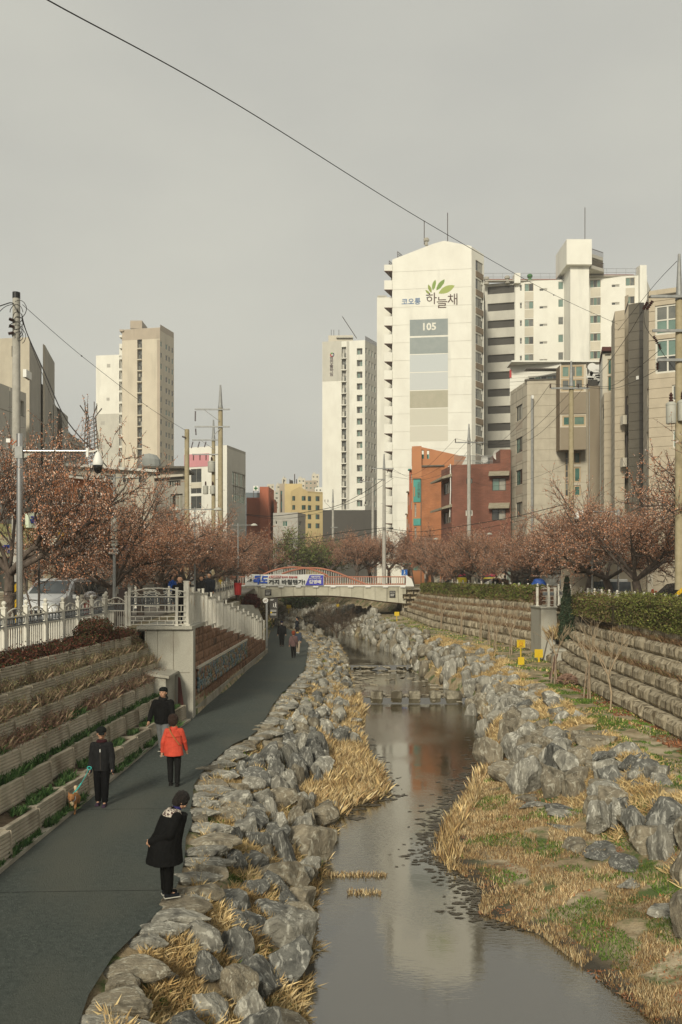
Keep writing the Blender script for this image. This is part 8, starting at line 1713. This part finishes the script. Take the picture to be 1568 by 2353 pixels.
 return t
def strap(t,E,pts,m,w_=.018,name='bag_strap'):
 mb=MB();P=[Vector(p)for p in pts]
 mb.tube(P,w_,6);mb.build(name,m,t)
def ex_red(t,E):
 H=E['H'];B=E['B'];m=mat('strap_tan',(.36,.15,.05));strap(t,E,[B(.07*H,-.02,.845*H),B(.055*H,.075*H,.825*H),B(.02*H,.099*H,.76*H),B(-.03*H,.106*H,.69*H),B(-.085*H,.092*H,.61*H),B(-.12*H,.02*H,.57*H)],m,.013)
 part_=MB();n=12
 for sz in(.715,):
  part_.tube([B(math.cos(a)*.122*H,math.sin(a)*.094*H,sz*H)for a in np.linspace(.35,PI-.35,n)],.006,5)
 part_.build('back_yoke_seam',E['mk']('seam',(.40,.045,.02)),t)
p=at(400,1806,0);Yr=9600/(1806-1325)
person('person in a bright orange-red coat with a tan shoulder strap, walking away',(xx(400,Yr),Yr,-2.9),PI+.08,1.60,top=(.62,.085,.05),trou=(.014,.014,.014),coat=.445,flare=.75,arms=((-.12,.30),(.18,.30)),stride=.07,bulk=1.0,hairstyle='curly',hair=mat('hair_dark_brown',(.025,.013,.009),(.055,.03,.02),scale=60,rough=.6,bump=.8,bscale=90),female=True,extras=ex_red,shoe=(.015,.014,.013),head_yaw=-.3)
def ex_hood(t,E):
 H=E['H'];ne=E['ne'];b=MB();b.tube([ne+Vector((math.cos(a)*.058*H,math.sin(a)*.05*H+.012*H,.012*H+.018*H*math.sin(a)))for a in np.linspace(0,2*PI,17)],.02*H,8);b.build('hood',E['mk']('cloth',(.014,.014,.014)),t)
Ym=9600/(1731-1325);person('person in a black hoodie, black cap and loose grey trousers, walking this way',(xx(375,Ym),Ym,-2.9),-.12,1.75,top=(.008,.008,.008),trou=(.17,.175,.175),coat=.475,arms=((.35,.28),(.25,.30)),stride=.20,bulk=1.35,hat=((.012,.014,.013),'beanie'),knee=1,shoe=(.03,.03,.03),sole=True,head_yaw=-.12,extras=ex_hood)
def ex_dogw(t,E):
 H,B=E['H'],E['B'];z=MB();z.tube([B(.004,-.088*H,.80*H),B(.004,-.104*H,.70*H),B(.004,-.1*H,.60*H),B(.004,-.094*H,.49*H)],.005,5);z.build('zip',M_rust,t);q=B(.004,-.107*H,.735*H);MB().box(q.x-.008,q.y-.012,q.z-.03,q.x+.008,q.y,q.z+.03).build('zip_pull',M_wht,t)
 b=MB();b.tube([E['ne']+Vector((math.cos(a)*.052*H,math.sin(a)*.048*H,-.004))for a in np.linspace(0,2*PI,15)],.02*H,7);b.build('collar',E['mk']('rollneck',(.05,.015,.018)),t)
 for i in range(2):
  g=MB();w_,d=E['wr'][i],E['hd'][i];g.tube([w_-d*.02,w_+d*.03,w_+d*.08],[.024*H,.026*H,.022*H],8)
  for f in range(4):side=Vector((0,-1,0));g.tube([w_+d*.06+side*(.025-f*.016),w_+d*.10+side*(.025-f*.016),w_+d*.115+side*(.02-f*.014)+Vector((-.02 if i else.02,0,0))],[.011,.011,.009],6)
  g.build('glove',E['mk']('glove',(.035,.035,.045)),t)
Yc=9600/(1850-1325);cw=person('person in a black cap and zipped jacket walking a small dog on a lead',(xx(234,Yc),Yc,-2.9),.06,1.60,top=(.018,.018,.019),trou=(.007,.007,.008),coat=.46,arms=((.12,.22),(-.02,.16)),stride=.07,bulk=1.18,hat=((.012,.013,.015),'cap'),shoe=(.055,.035,.06),female=True,head_yaw=.22,head_pitch=.15,extras=ex_dogw)
def ex_blk(t,E):
 H,B,hv=E['H'],E['B'],E['hv'];b=MB();n=16
 for k,(zz2,r_)in enumerate(((.835,.062),(.80,.095),(.775,.115))):pass
 rings=[[E['ne']+Vector((math.cos(a)*rx,math.sin(a)*ry+dy,dz-.035*abs(math.sin(a))*(math.sin(a)<0)))for a in np.linspace(0,2*PI,n,endpoint=False)]for rx,ry,dy,dz in((.078,.075,.0,.028),(.11,.10,.018,.018),(.155,.125,.035,-.02),(.185,.15,.04,-.065))]
 for r0,r1 in zip(rings[:-1],rings[1:]):
  for j in range(n):b.quad(r0[j],r0[(j+1)%n],r1[(j+1)%n],r1[j])
 o=b.build('patterned_collar',leop,t,60);md=o.modifiers.new('t','SOLIDIFY');md.thickness=.02;md.offset=1
 s_=MB();s_.tube([E['ne']+Vector((0,-.01,-.02)),E['ne']+Vector((0,-.045,.05))],[.07,.066],12);s_.build('scarf',E['mk']('scarf',(.03,.03,.12)),t)
 gl=MB();gl.tube([hv(.056*H,.0,.003*H),hv(.05*H,-.05*H,-.002*H),hv(.02*H,-.066*H,-.004*H),hv(0,-.066*H,-.001*H),hv(-.02*H,-.066*H,-.004*H),hv(-.05*H,-.05*H,-.002*H)],.003,5);gl.build('glasses',M_rust,t)
leop=mat('leopard_print',(.50,.44,.36),(.62,.56,.47),scale=6,rough=.9,coords='obj',vein=((.05,.015,.015),26,.50,.56,(1,1,1)))
Yb=12.9;bl=person('person in a long black coat with patterned collar looking down at the rocks',(xx(384,Yb),Yb,-2.83),PI/2+.42,1.52,top=(.009,.009,.008),trou=(.006,.006,.006),coat=.34,flare=.95,lean=.26,behind=True,stride=.0,bulk=1.55,hairstyle='curly',head_pitch=.5,female=True,extras=ex_blk,shoe=(.012,.014,.018),sole=True)
def dog():
 Yd=9600/(1866-1325);t=thing('dog','small ginger dog with a pale curled tail on a turquoise lead beside the planter wall','dog',(xx(170,Yd),Yd,-2.9),.12);b=MB();F_=mat('fur_ginger',(.36,.15,.05),(.48,.24,.10),scale=7,rough=.95,bump=.8,bscale=60,coords='obj');k=12
 cap(b,(0,-.10,.27),(0,.14,.275),.088,.078,k);b.ball((0,-.13,.25),.085,k,(.9,1,1.1));b.ball((0,.2,.28),.078,k);cap(b,(0,-.14,.30),(0,-.24,.36),.062,.058,k)
 b.ball((0,-.27,.385),.07,k,(1.05,.95,.92));cap(b,(0,-.31,.36),(0,-.385,.325),.038,.021,k);b.ball((.03,-.30,.35),.03,k);b.ball((-.03,-.30,.35),.03,k)
 for s in(1,-1):
  b.prism([(s*.025,-.27,.43),(s*.072,-.25,.41),(s*.062,-.245,.49)],(0,.018,0))
  fw_=-.03*s;cap(b,(s*.055,-.12,.24),(s*.055,-.125+fw_,.13),.04,.024,k);cap(b,(s*.055,-.125+fw_,.13),(s*.052,-.13+fw_*1.4,.025),.022,.017,k);cap(b,(s*.052,-.13+fw_*1.4,.02),(s*.052,-.165+fw_*1.4,.016),.02,.016,k)
  cap(b,(s*.055,.19,.25),(s*.06,.15-fw_,.165),.055,.034,k);cap(b,(s*.06,.15-fw_,.165),(s*.055,.225-fw_,.10),.028,.02,k);cap(b,(s*.055,.225-fw_,.10),(s*.052,.21-fw_,.022),.018,.015,k);cap(b,(s*.052,.21-fw_,.02),(s*.052,.175-fw_,.016),.019,.016,k)
 remesh(b,'body',F_,t,.008,1,lambda q:.003*noise.noise(Vector(q)*60));P_=mat('fur_cream',(.62,.46,.27),(.70,.56,.36),scale=20,rough=.95,bump=.6,bscale=70,coords='obj')
 tl=MB();pts=[(0,.25,.31),(0,.30,.38),(0,.27,.45),(0,.20,.47),(0,.16,.43)]
 for a,c,r0,r1 in zip(pts[:-1],pts[1:],(.03,.04,.045,.04),(.04,.045,.04,.022)):cap(tl,a,c,r0,r1,10)
 remesh(tl,'tail',P_,t,.009,1);MB().ball((0,-.40,.325),.015,8).build('nose',M_black,t);e=MB();e.ball((.026,-.328,.39),.008,6);e.ball((-.026,-.328,.39),.008,6);e.build('eyes',M_black,t)
 ch=MB();ch.ball((0,-.345,.325),.03,8,(.9,1,.6));ch.ball((0,-.20,.24),.055,8,(.8,.7,1.2));ch.build('muzzle_fur',P_,t);c_=MB();c_.tube([(math.cos(a)*.064,-.185+math.sin(a)*.03,.33+math.sin(a)*.055)for a in np.linspace(0,2*PI,17)],.011,6);c_.build('collar',mat('tag_white',(.6,.62,.66)),t);t.scale=(.98,)*3
 return t
dg_=dog();dm=Matrix.Rotation(.12,4,'Z');d0=dg_.location+(dm@Vector((0,-.16,.39)));hw_=cw.location+(Matrix.Rotation(.06,4,'Z')@Vector((-.235,-.06,.80)))
ld=MB();L1=[hw_.lerp(d0,k/8)-Vector((0,0,.05*math.sin(PI*k/8)))for k in range(9)];ld.tube(L1[:5],.007,6);ld.tube(L1[4:],.017,6);ld.tube([hw_+Vector((math.cos(a)*.045,-.02,math.sin(a)*.03))for a in np.linspace(0,2*PI,9)],.012,5)
tag(ld.build('dog_lead',mat('lead_turquoise',(.05,.42,.38))),'turquoise dog lead held by the woman in the black cap','lead')
def fz(v):return 9600/(v-1325)
Y1=fz(1485);person('person in black with a navy cap and white face mask on the path',(xx(648,Y1),Y1,-2.9),.0,1.70,top=(.016,.017,.017),trou=(.012,.012,.012),coat=.46,arms=((.1,.2),(-.1,.2)),stride=.05,bulk=1.25,detail=1,hat=((.015,.02,.05),'cap'),extras=lambda t,E:MB().ball(tuple(E['hv'](0,-.045*E['H'],-.03*E['H'])),.034*E['H']*.9,8,(1,.7,.9)).build('face_mask',M_wht,t))
Y2=fz(1512);person('person with red hair in a mauve quilted jacket with black shoulder bag',(xx(675,Y2),Y2,-2.9),PI,1.56,top=(.17,.105,.10),trou=(.012,.012,.012),coat=.44,arms=((-.1,.25),(.15,.2)),stride=.16,bulk=1.12,detail=1,female=True,hair=mat('hair_red',(.16,.03,.012),(.22,.05,.02),scale=50),hairstyle='curly',extras=lambda t,E:(strap(t,E,[E['B'](.07*E['H'],0,.84*E['H']),E['B'](.03*E['H'],.1*E['H'],.78*E['H']),E['B'](-.06*E['H'],.1*E['H'],.62*E['H']),E['B'](-.11*E['H'],.06*E['H'],.47*E['H'])],M_black,.012),MB().box(-.26,.05,.62,-.2,.2,.80).build('bag',M_black,t)))
Y3=fz(1501);person('person with short dark hair in a navy jacket with a yellow hood and pale shorts',(xx(685,Y3),Y3,-2.9),PI-.3,1.58,top=(.055,.065,.09),trou=(.40,.33,.24),coat=.47,stride=.1,bulk=1.0,detail=1,hairstyle='curly',shoe=(.5,.5,.48),extras=lambda t,E:MB().ball(tuple(E['ne']+Vector((0,.07,-.05))),.1,8,(1.1,.5,.5)).build('hood',mat('hood_yellow',(.5,.33,.07)),t))
Y4=66;person('person in a dark vest and backward cap standing further up the path',(xx(683,Y4),Y4,-2.9),-1.4,1.72,top=(.03,.035,.045),trou=(.05,.05,.055),coat=.46,stride=.08,bulk=1.0,detail=0,hat=((.012,.014,.02),'cap'))
ZD=.14
person('young person in black with thick black hair standing at the stair head',(xx(414,30.8),30.8,ZD+.03),.1,1.74,top=(.015,.015,.015),trou=(.015,.015,.016),bulk=1.05,detail=1,stride=.03);person('smiling person with long dark hair beside the young one in black',(xx(433,31.4),31.4,ZD+.03),.2,1.60,top=(.45,.40,.32),trou=(.05,.05,.05),bulk=1.0,detail=1,hairstyle='long',female=True,stride=.03)
person('person with dark hair and a pale collar behind the stepped railing',(xx(463,40),40,.30),0,1.62,top=(.03,.03,.03),trou=(.03,.03,.03),detail=1,hairstyle='long',female=True,stride=.05);person('person in a dark jacket and glasses behind the stepped railing',(xx(481,41.5),41.5,.32),-.1,1.74,top=(.03,.033,.04),trou=(.03,.03,.03),detail=1,bulk=1.3,stride=.05)
for i,(u,Y,H,c,rz,lb,hs_)in enumerate(((397,48,1.7,(.02,.09,.38),1,'person in a bright blue jacket by the cherry trunk','short'),(456,56,1.72,(.02,.02,.02),0,'person in black deep among the promenade trees','short'),(472,58,1.7,(.55,.33,.03),.4,'person in a yellow jacket partly hidden by a trunk','short'),(507,61,1.66,(.5,.35,.03),2,'person in mustard yellow near the thick trunk','short'),(545,62,1.62,(.02,.02,.02),3,'person in black with long hair near the banner end','long'))):person(lb,(xx(u,Y),Y,zsf(Y)+.1),rz,H,top=c,trou=(.03,.03,.035),detail=0,hairstyle=hs_,stride=.1)
for i,(u,Y,H,c,rz,lb,hs_,ln)in enumerate(((1141,66,1.76,(.02,.02,.022),PI,'person in a black jacket walking beside the white car','short',0),(1161,66.5,1.66,(.10,.075,.05),PI-.3,'person in a brown patterned jacket next to the one in black','short',0),(1188,62.5,1.62,(.013,.013,.015),PI,'person with long black hair and a bright green bag','long',0),(1213,58.5,1.68,(.013,.013,.013),PI,'person in black near the metal hoops','short',0),(1024,76,1.62,(.012,.012,.012),1.2,'person in black leaning forward beside the shop corner','long',.5),(1031,77,1.58,(.012,.014,.02),1.8,'person in black crouching next to the leaning one','short',.3))):
 ex=(lambda t,E:MB().prism([(-.2,.12,1.0),(-.5,.12,.8),(-.4,.12,.8),(-.15,.12,1.25)],(0,.08,0)).build('bag',mat('bag_green',(.03,.45,.14)),t))if i==2 else None
 person(lb,(xx(u,Y),Y,zsf(Y)+.05-(.15 if ln else 0)),rz,H,top=c,trou=(.02,.02,.024),detail=0,hairstyle=hs_,lean=ln,stride=.1,bulk=1.25,extras=ex)
 # VEHICLES
M_gl=mat('car_glass',(.035,.045,.05),(.06,.07,.075),scale=2,rough=.08,spec=.8);M_tyre=mat('tyre',(.02,.02,.02),rough=.9);M_rim=mat('rim',(.35,.35,.34),rough=.3,metal=.8)
def car(label,cat,loc,rz,kind,col,L_=4.4,Wd=1.8,H_=1.45,name=None):
 t=thing(name or 'parked_car',label,cat,loc,rz);m=mat('car_%s'%label[:14].replace(' ','_'),col,tuple(x*.9 for x in col),scale=1,rough=.3,spec=.6)
 prof={'sedan':[(0,.25),(0,.62),(.04,.72),(.24,.86),(.27,.88),(.42,.99*1.42),(.52,1.43),(.68,1.40),(.86,.98),(.98,.90),(1,.70),(1,.25)],'van':[(0,.25),(0,.75),(.03,.92),(.17,1.12),(.20,1.14),(.36,1.74),(.42,1.80),(.90,1.80),(.965,1.72),(1,1.0),(1,.25)],'suv':[(0,.3),(0,.85),(.04,.98),(.22,1.08),(.25,1.10),(.37,1.66),(.44,1.72),(.88,1.70),(.95,1.60),(1,1.0),(1,.3)],'truck':[(0,.3),(0,.95),(.02,1.2),(.07,1.85),(.11,1.95),(.40,1.95),(.41,1.0),(1,1.0),(1,.3)]}[kind]
 hmax=max(z for _,z in prof);P=[(x*L_-L_/2,z*H_/hmax)for x,z in prof];belt=(.9 if kind!='truck' else 1.1)*H_/hmax*(1.1 if kind in('van','suv')else 1)
 def wid(z):return Wd/2*(1-.16*max(0,(z-belt))/(H_-belt)-.03*max(0,.5-z))
 b=MB();n=len(P);lay=[1.0,.93]
 for s in(-1,1):
  for x,z in P:b.v.append((x,s*wid(z)*.94,z))
  for x,z in P:b.v.append((x*.985,s*wid(z),z-.03 if z>belt else z))
 for i in range(n):
  j=(i+1)%n;b.f.append((i,j,2*n+j,2*n+i));b.m.append(0);b.f.append((n+i,n+j,j,i));b.m.append(0);b.f.append((2*n+i,2*n+j,3*n+j,3*n+i));b.m.append(0)
 b.f.append(tuple(range(n,2*n)));b.m.append(0);b.f.append(tuple(range(4*n-1,3*n-1,-1)));b.m.append(0);b.build('body',m,t,40)
 g=[p for p in P if p[1]>belt*1.0];
 idx=[i for i in range(n-1)if P[i][1]<H_*.95 and P[i+1][1]>H_*.93];wi=idx[0]if idx else 4
 def screen(a,c,nm,k0=.1,k1=.92):
  A_,C_=Vector((a[0],0,a[1])),Vector((c[0],0,c[1]));q=A_.lerp(C_,k0);r_=A_.lerp(C_,k1);off=Vector((-(C_-A_).z,0,(C_-A_).x)).normalized()*.012
  if off.z<0:off=-off
  wa,wc=wid(q.z)*.84,wid(r_.z)*.84;MB().quad((q.x+off.x,-wa,q.z+off.z),(r_.x+off.x,-wc,r_.z+off.z),(r_.x+off.x,wc,r_.z+off.z),(q.x+off.x,wa,q.z+off.z)).build(nm,M_gl,t)
 if kind=='truck':screen(P[2],P[3],'windscreen')
 else:screen(P[wi],P[wi+1],'windscreen');ri=[i for i in range(wi+1,n-1)if P[i][1]>belt*1.15 and P[i+1][1]<P[i][1]-.12][-1:];[screen(P[i+1],P[i],'rear_window',.25,.92)for i in ri]
 xs0=P[wi+1][0];x_end=[p[0]for p in P if p[1]>H_*.93][-1];segs_={'sedan':2,'van':3,'suv':3,'truck':1}[kind]
 for s in(-1,1):
  for k in range(segs_):
   a=xs0-.35+(x_end-xs0+.55)*k/segs_+.03;c=xs0-.35+(x_end-xs0+.55)*(k+1)/segs_-.04;z0,z1=belt+.04,H_*.915;sk=.34 if k==0 and kind!='truck' else 0;sk2=-.2 if k==segs_-1 and kind!='truck' else 0
   q=[(a,z0),(c,z0),(c+sk2,z1),(a+sk,z1)];pts=[(x,s*(wid(z)+.012),z)for x,z in q];MB().poly(pts if s<0 else pts[::-1]).build('side_window',M_gl,t)
 wr2=.32 if kind!='truck' else.33
 for x in(-L_*.31,L_*.30):
  for s in(-1,1):
   wh=MB().lathe([(wr2*.55,-.09),(wr2*.95,-.09),(wr2,-.05),(wr2,.05),(wr2*.95,.09),(wr2*.55,.09)],(x,s*(Wd/2-.1),wr2),16,'y').build('wheel',M_tyre,t,40);MB().lathe([(.02,-.1),(wr2*.58,-.095),(wr2*.58,.095),(.02,.1)],(x,s*(Wd/2-.1),wr2),12,'y').build('rim',M_rim,wh)
 ml=mat('headlight',(.6,.62,.6),rough=.15,spec=.8);mr=mat('tail_light',(.30,.01,.01),rough=.2)
 for s in(-1,1):MB().box(-L_/2-.012,s*Wd*.37-.15,.60*H_/1.45,-L_/2+.05,s*Wd*.37+.15,.70*H_/1.45).build('headlight',ml,t);MB().box(L_/2-.05,s*Wd*.42-.1,.68*H_/1.45,L_/2+.015,s*Wd*.42+.08,.86*H_/1.45).build('tail_light',mr,t);MB().box(xs0-.55,s*(Wd/2+.02)-.02+.0,belt+.02,xs0-.42,s*(Wd/2+.17),belt+.17).build('wing_mirror',m,t)
 MB().box(-L_/2-.016,-.42,.45,-L_/2+.01,.42,.58).build('grille',M_black,t);MB().box(-L_/2-.02,-.24,.34,-L_/2,.24,.44).build('number_plate',M_wht,t)
 return t
car('silver grey van parked facing this way behind the ornamental fence','van',(-11.35,35.5,zsf(35)),PI/2-.13,'van',(.55,.56,.56),4.9,1.9,1.78,'parked_van')
car('grey sedan with headlights facing this way down the street','car',(xx(341,104),104,.66),PI/2,'sedan',(.16,.17,.18));car('white sedan following beside the grey one','car',(xx(366,107),107,.66),PI/2,'sedan',(.62,.64,.63));car('pale car half hidden behind the third cherry trunk','car',(xx(309,106),106,.66),PI/2,'sedan',(.55,.56,.55));tx=car('orange yellow taxi van behind the grey sedan','taxi',(xx(353,117),117,.66),PI/2,'suv',(.60,.33,.03),H_=1.8,name='taxi')
car('white car parked behind the walking people near the yellow shop','car',(xx(1135,71)+.3,71,.3),PI+.25,'sedan',(.66,.66,.63));car('small white truck with a silver bed parked by the beige garage','truck',(xx(1436,48.2)+.3,48.3,.14),.0,'truck',(.60,.60,.56),3.4,1.6,1.62,'parked_truck')
car('black sport utility car parked near the bright hedge','car',(xx(1548,41)+.6,41,.1),.1,'suv',(.016,.016,.017),4.5,1.85,1.5)
t=thing('tarpaulin','blue tarpaulin wrapped over a tall stack beside the cherry trunk','tarpaulin',(xx(1238,57),57,.2));b=MB();b.lathe([(.55,0),(.62,.5),(.5,1.2),(.35,1.5),(0,1.6)],(0,0,0),14);remesh(b,'cover',mat('tarp_blue',(.02,.07,.30),(.03,.10,.38),scale=5,rough=.5),t,.06,0,lambda q:.07*noise.noise(Vector(q)*3.5))
t=thing('bike_hoops','row of curved steel hoops beside the person in black','bike rack',(xx(1228,58),58,.28));mb=MB()
for i in range(9):mb.tube([(-.55+i*.14,0,0),(-.5+i*.14,0,.7),(-.4+i*.14,0,.86),(-.1+i*.14,0,.9)],.02,5)
mb.build('hoops',M_steel,t)
t=thing('scooter','motor scooter with a round chrome headlamp shell behind the fence','scooter',(xx(205,33),33,.1),.4);b=MB();cap(b,(0,-.6,.35),(0,.6,.45),.12,.18,10);cap(b,(0,.2,.55),(0,.7,.72),.16,.14,10);cap(b,(0,-.55,.4),(0,-.42,.95),.10,.14,10);remesh(b,'body',mat('scooter_red',(.20,.05,.04),rough=.4),t,.03,1)
MB().ball((0,-.46,1.07),.26,14,(1,.7,.75)).build('windshield',mat('chrome',(.5,.48,.46),rough=.2,metal=.8),t,60);MB().tube([(-.32,-.40,1.0),(.32,-.40,1.0)],.02,6).build('handlebar',M_rust,t);MB().box(-.22,.5,.78,.22,.95,1.1).build('delivery_box',W['cream'],t)
for y in(-.65,.65):MB().lathe([(.12,-.05),(.25,-.05),(.25,.05),(.12,.05)],(0,y,.25),14,'x').build('wheel',M_tyre,t)
t=thing('traffic_cone','small orange traffic cone near the oncoming cars','traffic cone',(xx(371.5,60),60,.5));MB().lathe([(.2,0),(.2,.04),(.13,.05),(.03,.7)],k=10).build('shell',mat('cone_orange',(.6,.10,.03)),t)
t=thing('planter_tub','red plastic tub standing on the promenade behind the railing','tub',(xx(547,57),57,.7));MB().lathe([(.22,0),(.25,.7),(.27,.72),(.22,.8)],k=12).build('tub',M_red,t)
t=thing('bollard','short red bollard between the truck and the black car','bollard',(xx(1500,41),41,.1));MB().lathe([(.07,0),(.07,1.1),(.05,1.2),(0,1.22)],k=10).build('post',mat('bollard_red',(.5,.06,.03)),t)
t=thing('bin','dark brown litter bin beyond the fence corner','bin',(xx(286,38),38,.2));MB().box(-.28,-.25,0,.28,.25,.95).build('shell',mat('bin_brown',(.06,.045,.04)),t);MB().box(-.2,-.2,.95,.2,.2,1.2).build('lid',mat('bin_brown',(.06,.045,.04)),t)
bpy.data.objects.remove(TO);bpy.data.scenes.remove(TS)
# HAZE
hz=MB().box(-60,-4,-5.6,75,300,64).build('haze',[]);hz.data.materials.clear()
hm_=bpy.data.materials.new('haze_air');hm_.use_nodes=True;t_=hm_.node_tree;t_.nodes.clear();pv=t_.nodes.new('ShaderNodeVolumePrincipled');mo=t_.nodes.new('ShaderNodeOutputMaterial')
pv.inputs['Color'].default_value=(.92,.92,.90,1);pv.inputs['Density'].default_value=.0006;pv.inputs['Anisotropy'].default_value=.2
t_.links.new(pv.outputs[0],mo.inputs['Volume']);hz.data.materials.append(hm_);tag(hz,kind='stuff')
S.cycles.volume_bounces=1
